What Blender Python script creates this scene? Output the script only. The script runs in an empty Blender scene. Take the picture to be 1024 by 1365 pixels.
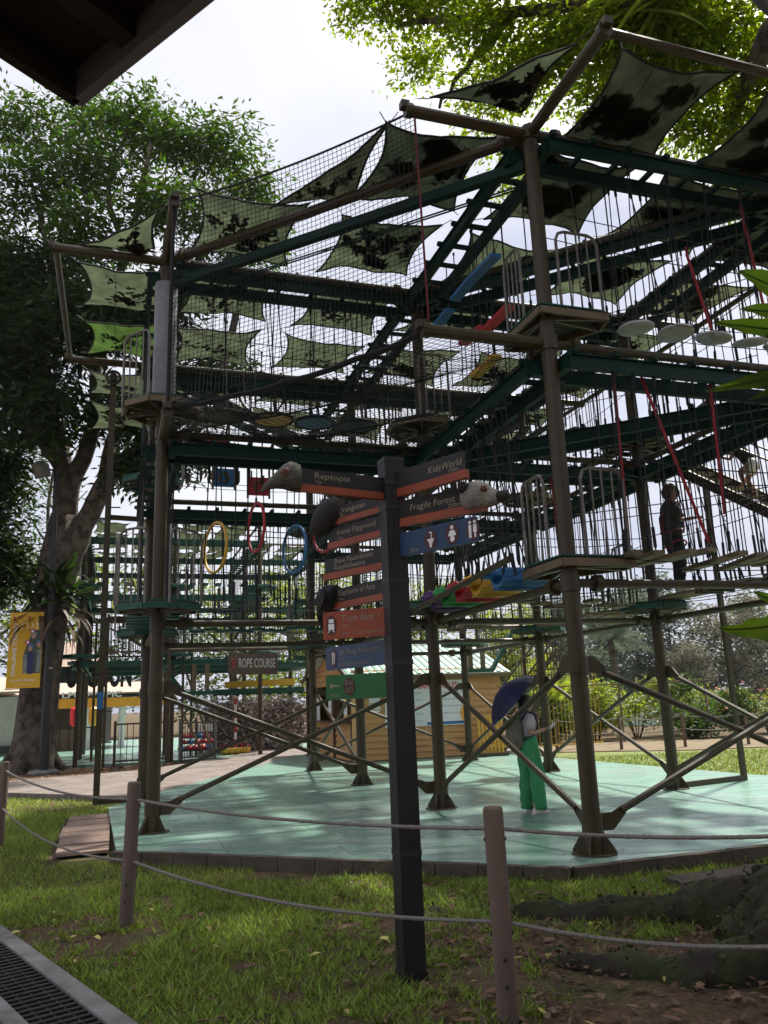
import bpy, math, random
import numpy as np
from mathutils import noise as mnoise
from mathutils import Vector, Matrix
rnd = random.Random(11); rng = np.random.default_rng(5)
C = bpy.context.scene.collection; SC = bpy.context.scene; PI = math.pi
# ---------------- camera
TH, RO = math.radians(13.2), math.radians(2.23)
F_ = Vector((0, math.cos(TH), math.sin(TH))); U0 = Vector((0, -math.sin(TH), math.cos(TH))); R0 = Vector((1, 0, 0))
R_ = R0*math.cos(RO)-U0*math.sin(RO); U_ = U0*math.cos(RO)+R0*math.sin(RO)
cd = bpy.data.cameras.new('camera'); cam = bpy.data.objects.new('camera', cd); C.objects.link(cam)
cd.sensor_fit = 'VERTICAL'; cd.sensor_height = 36.0; cd.lens = 1073.35/1365*36; cd.clip_end = 2000; cd.clip_start = 0.05
m4 = Matrix.Identity(4)
for i in range(3): m4[i][0] = R_[i]; m4[i][1] = U_[i]; m4[i][2] = -F_[i]
m4.translation = Vector((0, 0, 1.7)); cam.matrix_world = m4
SC.camera = cam
SC.view_settings.view_transform = 'Standard'; SC.view_settings.look = 'None'
SC.view_settings.exposure = 0.95; SC.view_settings.gamma = 1
SC.render.engine = 'CYCLES'
SC.cycles.max_bounces = 8; SC.cycles.diffuse_bounces = 3; SC.cycles.transmission_bounces = 5
SC.cycles.transparent_max_bounces = 12
# ---------------- world: hazy bright sky with thin cloud
SUN_EL, SUN_AZ = math.radians(58), math.radians(38)      # azimuth measured from +Y towards +X
w = bpy.data.worlds.new('World'); SC.world = w; w.use_nodes = True
nt = w.node_tree; nt.nodes.clear()
out = nt.nodes.new('ShaderNodeOutputWorld'); bg = nt.nodes.new('ShaderNodeBackground')
sky = nt.nodes.new('ShaderNodeTexSky'); sky.sky_type = 'NISHITA'; sky.sun_disc = False
sky.sun_elevation = SUN_EL; sky.sun_rotation = SUN_AZ; sky.air_density = 1.2; sky.dust_density = 3.0
tc = nt.nodes.new('ShaderNodeTexCoord'); nz = nt.nodes.new('ShaderNodeTexNoise')
nz.inputs['Scale'].default_value = 2.6; nz.inputs['Detail'].default_value = 6; nz.inputs['Roughness'].default_value = .55
mp = nt.nodes.new('ShaderNodeMapping'); mp.inputs['Scale'].default_value = (1, 1, 2.2); mp.inputs['Location'].default_value = (2.3, .7, .2)
rp = nt.nodes.new('ShaderNodeValToRGB'); rp.color_ramp.elements[0].position = .30; rp.color_ramp.elements[1].position = .72
rp.color_ramp.elements[0].color = (.8, .8, .8, 1); rp.color_ramp.elements[1].color = (1, 1, 1, 1)
mx = nt.nodes.new('ShaderNodeMix'); mx.data_type = 'RGBA'; mx.inputs[7].default_value = (9.3, 9.3, 9.6, 1)
bg.inputs['Strength'].default_value = 0.1
nt.links.new(tc.outputs['Generated'], mp.inputs['Vector']); nt.links.new(mp.outputs['Vector'], nz.inputs['Vector'])
nt.links.new(nz.outputs['Fac'], rp.inputs['Fac']); nt.links.new(rp.outputs['Color'], mx.inputs[0])
n2 = nt.nodes.new('ShaderNodeTexNoise'); n2.inputs['Scale'].default_value = 1.7; n2.inputs['Detail'].default_value = 7; n2.inputs['Roughness'].default_value = .5
nt.links.new(mp.outputs['Vector'], n2.inputs['Vector']); r2 = nt.nodes.new('ShaderNodeValToRGB'); r2.color_ramp.elements[0].position = .40; r2.color_ramp.elements[1].position = .62
m0 = nt.nodes.new('ShaderNodeMix'); m0.data_type = 'RGBA'; m0.inputs[6].default_value = (3.3, 3.5, 4.35, 1); m0.inputs[7].default_value = (5.1, 5.1, 5.4, 1)
nt.links.new(n2.outputs['Fac'], r2.inputs['Fac']); nt.links.new(r2.outputs['Color'], m0.inputs[0]); sv = nt.nodes.new('ShaderNodeVectorMath'); sv.operation = 'DOT_PRODUCT'; sv.inputs[1].default_value = (math.sin(SUN_AZ)*math.cos(SUN_EL), math.cos(SUN_AZ)*math.cos(SUN_EL), math.sin(SUN_EL)); nt.links.new(tc.outputs['Generated'], sv.inputs[0])
gl = nt.nodes.new('ShaderNodeMapRange'); gl.interpolation_type = 'SMOOTHSTEP'; gl.inputs[1].default_value = .87; gl.inputs[2].default_value = .99; nt.links.new(sv.outputs['Value'], gl.inputs[0])
m1 = nt.nodes.new('ShaderNodeMix'); m1.data_type = 'RGBA'; m1.inputs[7].default_value = (24, 23.5, 22.5, 1); nt.links.new(gl.outputs[0], m1.inputs[0]); nt.links.new(m0.outputs[2], m1.inputs[6]); nt.links.new(m1.outputs[2], mx.inputs[7])
nt.links.new(sky.outputs['Color'], mx.inputs[6]); nt.links.new(mx.outputs[2], bg.inputs['Color'])
nt.links.new(bg.outputs['Background'], out.inputs['Surface'])
sl = bpy.data.lights.new('sun', 'SUN'); sl.energy = 4.6; sl.angle = math.radians(3); sl.color = (1, .95, .86)
sun = bpy.data.objects.new('sun', sl); C.objects.link(sun)
sd = Vector((math.sin(SUN_AZ)*math.cos(SUN_EL), math.cos(SUN_AZ)*math.cos(SUN_EL), math.sin(SUN_EL)))
sun.rotation_euler = sd.to_track_quat('Z', 'Y').to_euler(); sun.location = (20, 20, 40)

# ---------------- grid of the ropes course
S = 4.13; AN = math.radians(18.5); O = Vector((.683, 12.637, 0))
EA = Vector((-math.sin(AN), math.cos(AN), 0)); EB = Vector((math.cos(AN), math.sin(AN), 0)); ZZ = Vector((0, 0, 1))
def G(i, j, z=0.0): return O+EA*(i*S)+EB*(j*S)+ZZ*z

# ---------------- helpers
class MB:
    def __init__(s): s.v = []; s.f = []; s.mi = []; s.cur = 0
    def add(s, vs, fs):
        o = len(s.v); s.v += [tuple(v) for v in vs]; s.f += [tuple(k+o for k in f) for f in fs]; s.mi += [s.cur]*len(fs); return s
    def bar(s, p, q, w, h, up=None):
        p, q = Vector(p), Vector(q); d = (q-p).normalized(); u = Vector(up) if up else ZZ
        if abs(d.dot(u)) > .99: u = Vector((0, 1, 0))
        x = d.cross(u).normalized()*(w/2); y = x.cross(d).normalized()*(h/2)
        vs = [e+a for e in (p, q) for a in (-x-y, x-y, x+y, -x+y)]
        return s.add(vs, [(3, 2, 1, 0), (4, 5, 6, 7), (0, 1, 5, 4), (1, 2, 6, 5), (2, 3, 7, 6), (3, 0, 4, 7)])
    def box(s, c, sx, sy, sz, rz=0.0):
        c = Vector(c); a = Vector((math.cos(rz), math.sin(rz), 0))*(sx/2)
        return s.bar(c-a, c+a, sy, sz)
    def gbox(s, i, j, z0, z1, la, lb):              # box on the grid axes: la along EA, lb along EB
        c = G(i, j, (z0+z1)/2); return s.bar(c-EB*lb/2, c+EB*lb/2, la, z1-z0)
    def path(s, pts, r, n=6, closed=False, caps=True):
        pts = [Vector(p) for p in pts]; k = len(pts); rs = r if hasattr(r, '__len__') else [r]*k
        vs = []; fs = []; px = None
        for a in range(k):
            if closed: d = pts[(a+1) % k]-pts[a-1]
            else: d = pts[min(a+1, k-1)]-pts[max(a-1, 0)]
            d.normalize()
            if px is None:
                u = ZZ if abs(d.z) < .9 else Vector((0, 1, 0)); px = d.cross(u).normalized()
            else:
                px = px-d*px.dot(d); px.normalize()
            py = d.cross(px)
            vs += [pts[a]+(px*math.cos(2*PI*t/n)+py*math.sin(2*PI*t/n))*rs[a] for t in range(n)]
        for a in range(k if closed else k-1):
            b = (a+1) % k
            fs += [(a*n+t, a*n+(t+1) % n, b*n+(t+1) % n, b*n+t) for t in range(n)]
        if caps and not closed and n > 3: fs += [tuple(range(n))[::-1], tuple(range((k-1)*n, k*n))]
        return s.add(vs, fs)
    def tube(s, p, q, r, n=8, r2=None): return s.path([p, q], [r, r if r2 is None else r2], n)
    def ring(s, c, ax, R, r, n=24, m=6, sx=1.0):
        ax = Vector(ax).normalized(); u = ax.orthogonal().normalized() if abs(ax.z) > .9 else ax.cross(ZZ).normalized(); v = ax.cross(u)
        return s.path([Vector(c)+u*(R*sx*math.cos(2*PI*t/n))+v*(R*math.sin(2*PI*t/n)) for t in range(n)], r, m, closed=True)
    def lathe(s, c, prof, n=16, ax=None, sx=1, sy=1):
        c = Vector(c); Q = Vector(ax).normalized().to_track_quat('Z', 'Y') if ax else None; vs = []
        for r, z in prof:
            for t in range(n):
                p = Vector((r*sx*math.cos(2*PI*t/n), r*sy*math.sin(2*PI*t/n), z)); vs.append(c+(Q @ p if Q else p))
        k = len(prof); fs = [(a*n+t, a*n+(t+1) % n, (a+1)*n+(t+1) % n, (a+1)*n+t) for a in range(k-1) for t in range(n)]
        fs += [tuple(range(n))[::-1], tuple(range((k-1)*n, k*n))]
        return s.add(vs, fs)
    def prism(s, poly, z0, z1):
        n = len(poly); vs = [(p[0], p[1], z0) for p in poly]+[(p[0], p[1], z1) for p in poly]
        return s.add(vs, [tuple(range(n))[::-1], tuple(range(n, 2*n))]+[(k, (k+1) % n, n+(k+1) % n, n+k) for k in range(n)])
    def slab(s, poly, nrm):                          # any planar polygon given a thickness vector
        n = len(poly); nrm = Vector(nrm); vs = [Vector(p) for p in poly]; vs += [p+nrm for p in vs]
        return s.add(vs, [tuple(range(n))[::-1], tuple(range(n, 2*n))]+[(k, (k+1) % n, n+(k+1) % n, n+k) for k in range(n)])
    def build(s, name, mats, parent=None, org=None, smooth=False):
        mats = mats if isinstance(mats, (list, tuple)) else [mats]
        a = np.array(s.v, dtype=float).reshape(-1, 3)
        if parent is not None: o_ = ORG[parent.name]
        elif org is not None: o_ = Vector(org)
        else: o_ = Vector(((a[:, 0].min()+a[:, 0].max())/2, (a[:, 1].min()+a[:, 1].max())/2, a[:, 2].min()))
        me = bpy.data.meshes.new(name); me.from_pydata((a-np.array(o_)).tolist(), [], s.f)
        for m in mats: me.materials.append(m)
        if len(mats) > 1: me.polygons.foreach_set('material_index', s.mi)
        if smooth: me.polygons.foreach_set('use_smooth', [True]*len(me.polygons))
        me.update(); ob = bpy.data.objects.new(name, me); C.objects.link(ob); ORG[ob.name] = o_
        if parent is not None: ob.parent = parent
        else: ob.location = o_
        return ob
ORG = {}
def quads(name, V, mat, parent=None, org=(0, 0, 0), k=4):   # V: (n,k,3) numpy polygons
    n = len(V); me = bpy.data.meshes.new(name); o_ = ORG[parent.name] if parent is not None else Vector(org)
    P = (V-np.array(o_)).reshape(-1, 3).astype(np.float32)
    me.vertices.add(n*k); me.vertices.foreach_set('co', P.ravel()); me.loops.add(n*k); me.polygons.add(n)
    me.loops.foreach_set('vertex_index', np.arange(n*k, dtype=np.int32)); me.polygons.foreach_set('loop_start', np.arange(0, n*k, k, dtype=np.int32))
    me.update(calc_edges=True); me.materials.append(mat)
    ob = bpy.data.objects.new(name, me); C.objects.link(ob); ORG[ob.name] = o_
    if parent is not None: ob.parent = parent
    else: ob.location = o_
    return ob
def tag(o, label=None, cat=None, group=None, kind=None):
    if label: o['label'] = label
    if cat: o['category'] = cat
    if group: o['group'] = group
    if kind: o['kind'] = kind
    return o
def thing(name, loc, label, cat, group=None):
    o = bpy.data.objects.new(name, None); C.objects.link(o); o.location = loc; o.empty_display_size = .1; ORG[o.name] = Vector(loc)
    return tag(o, label, cat, group)
def dup(root, delta, label=None, rz=0.0):
    r = root.copy(); C.objects.link(r); r.location = Vector(root.location)+Vector(delta); r.rotation_euler.z += rz; ORG[r.name] = Vector(r.location)
    if label: r['label'] = label
    for ch in root.children:
        c = ch.copy(); C.objects.link(c); c.parent = r
        for g in ch.children:
            d = g.copy(); C.objects.link(d); d.parent = c
    return r
def sag(p, q, d, n=10):
    p, q = Vector(p), Vector(q); return [p.lerp(q, t/n)-ZZ*(d*4*(t/n)*(1-t/n)) for t in range(n+1)]

# ---------------- materials
def mat(name, c1, c2=None, scale=6, rough=.6, bump=0, bscale=None, metal=0, lo=.35, hi=.65, spec=.4, coords='Object', stretch=None, trans=0, rnd_isl=0):
    m = bpy.data.materials.new(name); m.use_nodes = True; t = m.node_tree; b = t.nodes['Principled BSDF']; L = t.links.new
    b.inputs['Roughness'].default_value = rough; b.inputs['Metallic'].default_value = metal; b.inputs['Specular IOR Level'].default_value = spec
    b.inputs['Base Color'].default_value = (*c1, 1)
    tc = t.nodes.new('ShaderNodeTexCoord'); vec = tc.outputs[coords]
    if stretch:
        mp = t.nodes.new('ShaderNodeMapping'); mp.inputs['Scale'].default_value = stretch; L(vec, mp.inputs['Vector']); vec = mp.outputs['Vector']
    col = None
    if c2:
        nz = t.nodes.new('ShaderNodeTexNoise'); nz.inputs['Scale'].default_value = scale; nz.inputs['Detail'].default_value = 5; nz.inputs['Roughness'].default_value = .6
        L(vec, nz.inputs['Vector']); r = t.nodes.new('ShaderNodeValToRGB')
        r.color_ramp.elements[0].position = lo; r.color_ramp.elements[1].position = hi
        r.color_ramp.elements[0].color = (*c1, 1); r.color_ramp.elements[1].color = (*c2, 1)
        L(nz.outputs['Fac'], r.inputs['Fac']); col = r.outputs['Color']
        rr = t.nodes.new('ShaderNodeMapRange'); rr.inputs[3].default_value = max(.05, rough-.12); rr.inputs[4].default_value = min(1, rough+.12)
        L(nz.outputs['Fac'], rr.inputs[0]); L(rr.outputs[0], b.inputs['Roughness'])
    if rnd_isl:
        ge = t.nodes.new('ShaderNodeNewGeometry'); hs = t.nodes.new('ShaderNodeHueSaturation')
        mr = t.nodes.new('ShaderNodeMapRange'); mr.inputs[3].default_value = 1-rnd_isl; mr.inputs[4].default_value = 1+rnd_isl
        L(ge.outputs['Random Per Island'], mr.inputs[0]); L(mr.outputs[0], hs.inputs['Value'])
        m2 = t.nodes.new('ShaderNodeMath'); m2.operation = 'MULTIPLY_ADD'; m2.inputs[1].default_value = .05; m2.inputs[2].default_value = .475
        L(ge.outputs['Random Per Island'], m2.inputs[0]); L(m2.outputs[0], hs.inputs['Hue'])
        if col is not None: L(col, hs.inputs['Color'])
        else: hs.inputs['Color'].default_value = (*c1, 1)
        col = hs.outputs['Color']
    if col is not None: L(col, b.inputs['Base Color'])
    if bump:
        n2 = t.nodes.new('ShaderNodeTexNoise'); n2.inputs['Scale'].default_value = bscale or scale*4; n2.inputs['Detail'].default_value = 4
        bp = t.nodes.new('ShaderNodeBump'); bp.inputs['Strength'].default_value = bump; bp.inputs['Distance'].default_value = .03
        L(vec, n2.inputs['Vector']); L(n2.outputs['Fac'], bp.inputs['Height']); L(bp.outputs['Normal'], b.inputs['Normal'])
    if trans:
        tr = t.nodes.new('ShaderNodeBsdfTranslucent'); ms = t.nodes.new('ShaderNodeMixShader'); ms.inputs[0].default_value = trans
        gm = t.nodes.new('ShaderNodeHueSaturation'); gm.inputs['Saturation'].default_value = 1.1; gm.inputs['Value'].default_value = 1.7; gm.inputs['Hue'].default_value = .49
        if col is not None: L(col, gm.inputs['Color'])
        else: gm.inputs['Color'].default_value = (*c1, 1)
        L(gm.outputs['Color'], tr.inputs['Color']); o = t.nodes['Material Output']
        L(b.outputs['BSDF'], ms.inputs[1]); L(tr.outputs['BSDF'], ms.inputs[2]); L(ms.outputs['Shader'], o.inputs['Surface'])
    return m
M = dict(
 steel=mat('olive_brown_steel_paint', (.036, .025, .009), (.054, .038, .015), 9, .5, .05, 60),
 green=mat('dark_green_beam_paint', (.002, .021, .015), (.003, .028, .02), 7, .6, .04, 50, spec=.2),
 gmid=mat('green_platform_paint', (.005, .05, .034), (.009, .07, .048), 7, .5),
 black=mat('black_rope', (.012, .012, .014), (.022, .022, .024), 40, .85),
 dark=mat('dark_platform_boards', (.035, .03, .022), (.06, .05, .036), 12, .8, .1),
 tan=mat('sandy_board_paint', (.15, .11, .058), (.11, .08, .043), 8, .6),
 hem=mat('black_webbing', (.008, .009, .008), rough=.8),
 pad=mat('grey_vinyl_pad', (.20, .20, .21), (.16, .16, .17), 9, .45, .1, 20),
 galv=mat('galvanised_tube', (.17, .16, .135), (.11, .10, .085), 10, .45, metal=.3),
 red=mat('red_strap', (.28, .018, .025), (.2, .012, .02), 30, .7),
 red2=mat('red_plastic', (.42, .02, .03), (.36, .02, .03), 8, .4),
 blue=mat('blue_plastic', (.02, .12, .30), (.03, .16, .36), 8, .4),
 yellow=mat('yellow_plastic', (.62, .36, .03), (.55, .3, .03), 8, .4),
 gplast=mat('green_plastic', (.03, .30, .07), (.03, .25, .06), 8, .4),
 purple=mat('purple_plastic', (.11, .04, .16), (.09, .04, .13), 8, .4),
 disc=mat('white_disc_plastic', (.55, .57, .6), (.4, .42, .44), 6, .45),
 white=mat('white_paint', (.75, .75, .73), (.66, .66, .64), 6, .55),
 wood=mat('weathered_planks', (.20, .135, .10), (.30, .21, .165), 3, .75, .25, 30, stretch=(1, 1, 1)),
 conc=mat('concrete', (.105, .08, .062), (.06, .05, .034), 3.5, .95, .5, 30),
 kerb=mat('grey_concrete', (.22, .215, .21), (.12, .115, .105), 4, .9, .3, 40),
 darkmetal=mat('dark_metal', (.02, .02, .02), (.035, .033, .03), 9, .5, metal=.3),
 bark=mat('grey_bark', (.12, .095, .072), (.04, .03, .022), 3.2, .95, 1.0, 9, lo=.40, hi=.60),
 netred=mat('dark_red_net_border', (.10, .012, .018), rough=.8),
 net=mat('black_net_cord', (.01, .01, .011), rough=.9),
)
def leafmat(name, c, trans=.35, var=.35, rough=.45): return mat(name, c, rough=rough, spec=.3, trans=trans, rnd_isl=var)
# ---------------- ground
def groundmat():
    m = bpy.data.materials.new('lawn_soil'); m.use_nodes = True; t = m.node_tree; b = t.nodes['Principled BSDF']; L = t.links.new
    b.inputs['Roughness'].default_value = .95; b.inputs['Specular IOR Level'].default_value = .15
    tc = t.nodes.new('ShaderNodeTexCoord'); n1 = t.nodes.new('ShaderNodeTexNoise'); n1.inputs['Scale'].default_value = .9; n1.inputs['Detail'].default_value = 8; n1.inputs['Roughness'].default_value = .65
    L(tc.outputs['Object'], n1.inputs['Vector']); r = t.nodes.new('ShaderNodeValToRGB')
    e = r.color_ramp.elements; e[0].position = .42; e[0].color = (.085, .075, .035, 1); e[1].position = .56; e[1].color = (.12, .076, .05, 1)
    L(n1.outputs['Fac'], r.inputs['Fac'])
    n2 = t.nodes.new('ShaderNodeTexNoise'); n2.inputs['Scale'].default_value = 30; n2.inputs['Detail'].default_value = 6; L(tc.outputs['Object'], n2.inputs['Vector'])
    mx = t.nodes.new('ShaderNodeMix'); mx.data_type = 'RGBA'; mx.blend_type = 'MULTIPLY'; mx.inputs[0].default_value = .8
    r2 = t.nodes.new('ShaderNodeValToRGB'); r2.color_ramp.elements[0].position = .3; r2.color_ramp.elements[0].color = (.35, .35, .35, 1); r2.color_ramp.elements[1].position = .7; r2.color_ramp.elements[1].color = (1.3, 1.3, 1.3, 1)
    L(n2.outputs['Fac'], r2.inputs['Fac']); L(r.outputs['Color'], mx.inputs[6]); L(r2.outputs['Color'], mx.inputs[7]); L(mx.outputs[2], b.inputs['Base Color'])
    bp = t.nodes.new('ShaderNodeBump'); bp.inputs['Strength'].default_value = .8; bp.inputs['Distance'].default_value = .04; L(n2.outputs['Fac'], bp.inputs['Height']); L(bp.outputs['Normal'], b.inputs['Normal'])
    return m
g = MB(); g.add([(-400, -60, 0), (400, -60, 0), (400, 700, 0), (-400, 700, 0)], [(0, 1, 2, 3)])
tag(g.build('ground', groundmat(), org=(0, 0, 0)), kind='structure')
def sheet(name, poly, z, m, th=.004):
    o = MB().prism([(p.x, p.y) for p in poly], z-th, z).build(name, m); return tag(o, kind='structure')
# painted deck slab
def deckmat():
    m = mat('green_deck_paint', (.115, .235, .175), (.18, .32, .255), 1.3, .3, .12, 22, lo=.32, hi=.62, spec=.5)
    t = m.node_tree; L = t.links.new; b = t.nodes['Principled BSDF']; src = b.inputs['Base Color'].links[0].from_socket
    tc = t.nodes.new('ShaderNodeTexCoord'); mp = t.nodes.new('ShaderNodeMapping'); mp.inputs['Rotation'].default_value = (0, 0, -.32); mp.inputs['Scale'].default_value = (.5, 2.6, 1); L(tc.outputs['Object'], mp.inputs['Vector'])
    n = t.nodes.new('ShaderNodeTexNoise'); n.inputs['Scale'].default_value = 1.7; n.inputs['Detail'].default_value = 7; L(mp.outputs['Vector'], n.inputs['Vector'])
    r = t.nodes.new('ShaderNodeValToRGB'); r.color_ramp.elements[0].position = .47; r.color_ramp.elements[1].position = .68; L(n.outputs['Fac'], r.inputs['Fac'])
    mx = t.nodes.new('ShaderNodeMix'); mx.data_type = 'RGBA'; mx.inputs[7].default_value = (.32, .42, .375, 1); L(r.outputs['Color'], mx.inputs[0]); L(src, mx.inputs[6])
    w = t.nodes.new('ShaderNodeTexNoise'); w.inputs['Scale'].default_value = 9; w.inputs['Detail'].default_value = 6; L(tc.outputs['Object'], w.inputs['Vector'])
    r2 = t.nodes.new('ShaderNodeValToRGB'); r2.color_ramp.elements[0].position = .64; r2.color_ramp.elements[1].position = .74; L(w.outputs['Fac'], r2.inputs['Fac'])
    m2 = t.nodes.new('ShaderNodeMix'); m2.data_type = 'RGBA'; m2.inputs[7].default_value = (.12, .15, .12, 1); L(r2.outputs['Color'], m2.inputs[0]); L(mx.outputs[2], m2.inputs[6]); bk = t.nodes.new('ShaderNodeTexBrick'); bk.inputs['Scale'].default_value = 1; bk.inputs['Mortar Size'].default_value = .007; bk.inputs['Brick Width'].default_value = 2.44; bk.inputs['Row Height'].default_value = 1.22; bk.inputs['Color1'].default_value = (1, 1, 1, 1); bk.inputs['Color2'].default_value = (.9, .92, .91, 1); bk.inputs['Mortar'].default_value = (.45, .45, .45, 1)
    mq = t.nodes.new('ShaderNodeMapping'); mq.inputs['Rotation'].default_value = (0, 0, -AN); L(tc.outputs['Object'], mq.inputs['Vector']); L(mq.outputs['Vector'], bk.inputs['Vector'])
    m3 = t.nodes.new('ShaderNodeMix'); m3.data_type = 'RGBA'; m3.blend_type = 'MULTIPLY'; m3.inputs[0].default_value = 1; L(m2.outputs[2], m3.inputs[6]); L(bk.outputs['Color'], m3.inputs[7]); L(m3.outputs[2], b.inputs['Base Color'])
    mr = t.nodes.new('ShaderNodeMapRange'); mr.inputs[1].default_value = .35; mr.inputs[2].default_value = .7; mr.inputs[3].default_value = .36; mr.inputs[4].default_value = .15; L(n.outputs['Fac'], mr.inputs[0]); L(mr.outputs[0], b.inputs['Roughness'])
    return m
DECK = deckmat()
dp = [(-.31, -1.11), (-1.115, -.135), (-1.13, 2.3), (-.6, 2.1), (0.2, 1.6), (1.9, 1.47), (2.60, 1.55), (2.42, .34), (3.62, .26), (3.3, .1), (1.15, -1.0), (.84, -1.14)]
def slabmat_obj():
    b = MB(); b.cur = 1; b.prism([tuple(G(i, j).xy) for i, j in dp], -.2, .12)
    b.mi[1] = 0                                        # only the top face is painted
    return tag(b.build('deck_slab', [DECK, M['conc']]), kind='structure')
slabmat_obj()
# concrete edging blocks along the two front edges
def edging(a, b, name, lab):
    p, q = G(*a), G(*b); n = max(2, int((q-p).length/.42)); d = (q-p)/n; nr = d.normalized().cross(ZZ)*.055; mb = MB()
    for k in range(n):
        h = .132+rnd.uniform(-.006, .006); s = p+d*k+d*.012+nr; e = p+d*(k+1)-d*.012+nr
        mb.bar(s-ZZ*.02+ZZ*(h-.12)/2, e-ZZ*.02+ZZ*(h-.12)/2, .10, .30)
    return tag(mb.build(name, M['conc']), lab, 'kerb')
edging((-.31, -1.11), (-1.115, -.135), 'kerb', 'mossy brown concrete kerb along the left front edge of the green deck')
edging((-1.115, -.135), (-1.13, 2.3), 'kerb', 'mossy brown concrete kerb along the right front edge of the green deck')
# boardwalk
def plankmat(name, c1, c2, ang, width):
    m = mat(name, c1, c2, 2.4, .7, .2, 40); t = m.node_tree; L = t.links.new; b = t.nodes['Principled BSDF']; src = b.inputs['Base Color'].links[0].from_socket
    tc = t.nodes.new('ShaderNodeTexCoord'); mp = t.nodes.new('ShaderNodeMapping'); mp.inputs['Rotation'].default_value = (0, 0, ang); L(tc.outputs['Object'], mp.inputs['Vector'])
    wv = t.nodes.new('ShaderNodeTexWave'); wv.wave_type = 'BANDS'; wv.bands_direction = 'X'; wv.wave_profile = 'SAW'; wv.inputs['Scale'].default_value = .314/width; L(mp.outputs['Vector'], wv.inputs['Vector'])
    r = t.nodes.new('ShaderNodeValToRGB'); r.color_ramp.elements[0].position = .03; r.color_ramp.elements[1].position = .10; r.color_ramp.elements[0].color = (.12, .12, .12, 1); L(wv.outputs['Fac'], r.inputs['Fac'])
    mx = t.nodes.new('ShaderNodeMix'); mx.data_type = 'RGBA'; mx.blend_type = 'MULTIPLY'; mx.inputs[0].default_value = 1; L(src, mx.inputs[6]); L(r.outputs['Color'], mx.inputs[7]); L(mx.outputs[2], b.inputs['Base Color'])
    return m
BW = plankmat('boardwalk_planks', (.125, .10, .086), (.20, .165, .145), AN+.5, .19)  # plank tones, with sun dapples put into the colour as broad mottling
sheet('boardwalk', [G(*q) for q in [(2.43, -2.4), (1.95, -2.3), (1.9, -1.67), (1.20, -1.02), (1.15, -1.0), (3.3, .1), (3.62, .26), (2.42, .34), (2.42, 1.7), (4.9, 1.7), (4.6, .1), (3.8, -.3), (2.95, -.94)]], .122, BW, .13)
sheet('back_deck', [G(*q) for q in [(3.92, .42), (3.95, -1.25), (4.25, -1.75), (4.6, -2.7), (5.2, -4.6), (10, -5), (9, 1), (4.9, 1.6)]], .09, DECK, .1)
leafsoil = mat('leafy_bare_soil', (.13, .075, .042), (.07, .055, .028), 6, .95, .6, 30)
sheet('soil', [G(*q) for q in [(2.45, -2.6), (3.0, -.94), (3.75, -.35), (3.9, -1.25), (4.2, -1.8), (4.5, -2.9)]], .012, leafsoil, .01)
lawnmat = mat('sunny_lawn', (.10, .15, .025), (.16, .17, .05), 1.2, .95, .5, 60)
sheet('lawn', [Vector(p) for p in [(4.2, 22.6, 0), (6.6, 16.2, 0), (14, 12, 0), (40, 14, 0), (40, 24.3, 0), (8.4, 23.6, 0), (4.3, 25, 0)]], .014, lawnmat, .012)
pathmat = mat('brown_dirt_path', (.17, .12, .07), (.12, .095, .05), 2.5, .95, .4, 60)
sheet('dirt_path', [Vector(p) for p in [(4.4, 25.3, 0), (8.5, 24.0, 0), (40, 24.6, 0), (40, 30, 0), (8.5, 28.6, 0), (4.4, 30, 0)]], .018, pathmat, .014)
watermat = mat('lake_water', (.10, .13, .10), (.13, .16, .13), .2, .12, .12, 1.5, spec=.6)
sheet('lake', [Vector(p) for p in [(6, 42, 0), (30, 38, 0), (120, 40, 0), (160, 100, 0), (60, 120, 0), (20, 105, 0), (10, 70, 0)]], .03, watermat, .026)
# plank step beside the deck
t = thing('wooden_step', G(.25, -1.21, 0), 'low weathered wooden plank step lying on the grass beside the deck corner', 'step')
for k in range(6):
    i0 = -.18+k*.155; b = MB(); z = .055+rnd.uniform(-.006, .006); w_ = .58
    b.bar(G(i0+.07, -1.285, z)+EB*rnd.uniform(-.03, .03), G(i0+.07, -1.13, z), w_, .035); b.build('plank', M['wood'], t)
b = MB(); b.bar(G(-.16, -1.26, .02), G(.72, -1.26, .02), .08, .036).bar(G(-.16, -1.16, .02), G(.72, -1.16, .02), .08, .036); b.build('bearer', M['dark'], t)
# drain with kerb
d0 = Vector((-3.21, 7.03, 0)); d1 = Vector((-1.59, 5.02, 0)); dd = (d1-d0).normalized(); dn = dd.cross(ZZ)   # dn towards the lawn? sign fixed below
if dn.x > 0: dn = -dn
a0 = d0-dd*6; a1 = d1+dd*6
tk = thing('drain_channel', d1, 'grey concrete drain channel with dark ribbed grating in the bottom left corner', 'drain')
MB().bar(a0+dn*.06+ZZ*.02, a1+dn*.06+ZZ*.02, .12, .10).build('kerb_edge', M['kerb'], tk)
MB().bar(a0+dn*.49+ZZ*.02, a1+dn*.49+ZZ*.02, .10, .10).build('kerb_edge', M['kerb'], tk)
MB().bar(a0+dn*.28-ZZ*.02, a1+dn*.28-ZZ*.02, .34, .06).build('channel_floor', M['hem'], tk)
gb = MB()
for k in range(150):
    c = a0+dd*(.08*k)+dn*.28+ZZ*.048
    if (c-d1).length < 6.5: gb.bar(c-dn*.155, c+dn*.155, .034, .022)
for s_ in (-.16, -.08, 0, .08, .16): gb.bar(a0+dn*(.28+s_)+ZZ*.034, a1+dn*(.28+s_)+ZZ*.034, .012, .04)
gb.build('grating', M['darkmetal'], tk)
pav = MB(); pq = [a0+dn*.55, a1+dn*.55, a1+dn*6, a0+dn*6]; pav.prism([(p.x, p.y) for p in (pq if True else pq)], 0, .05)
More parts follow.
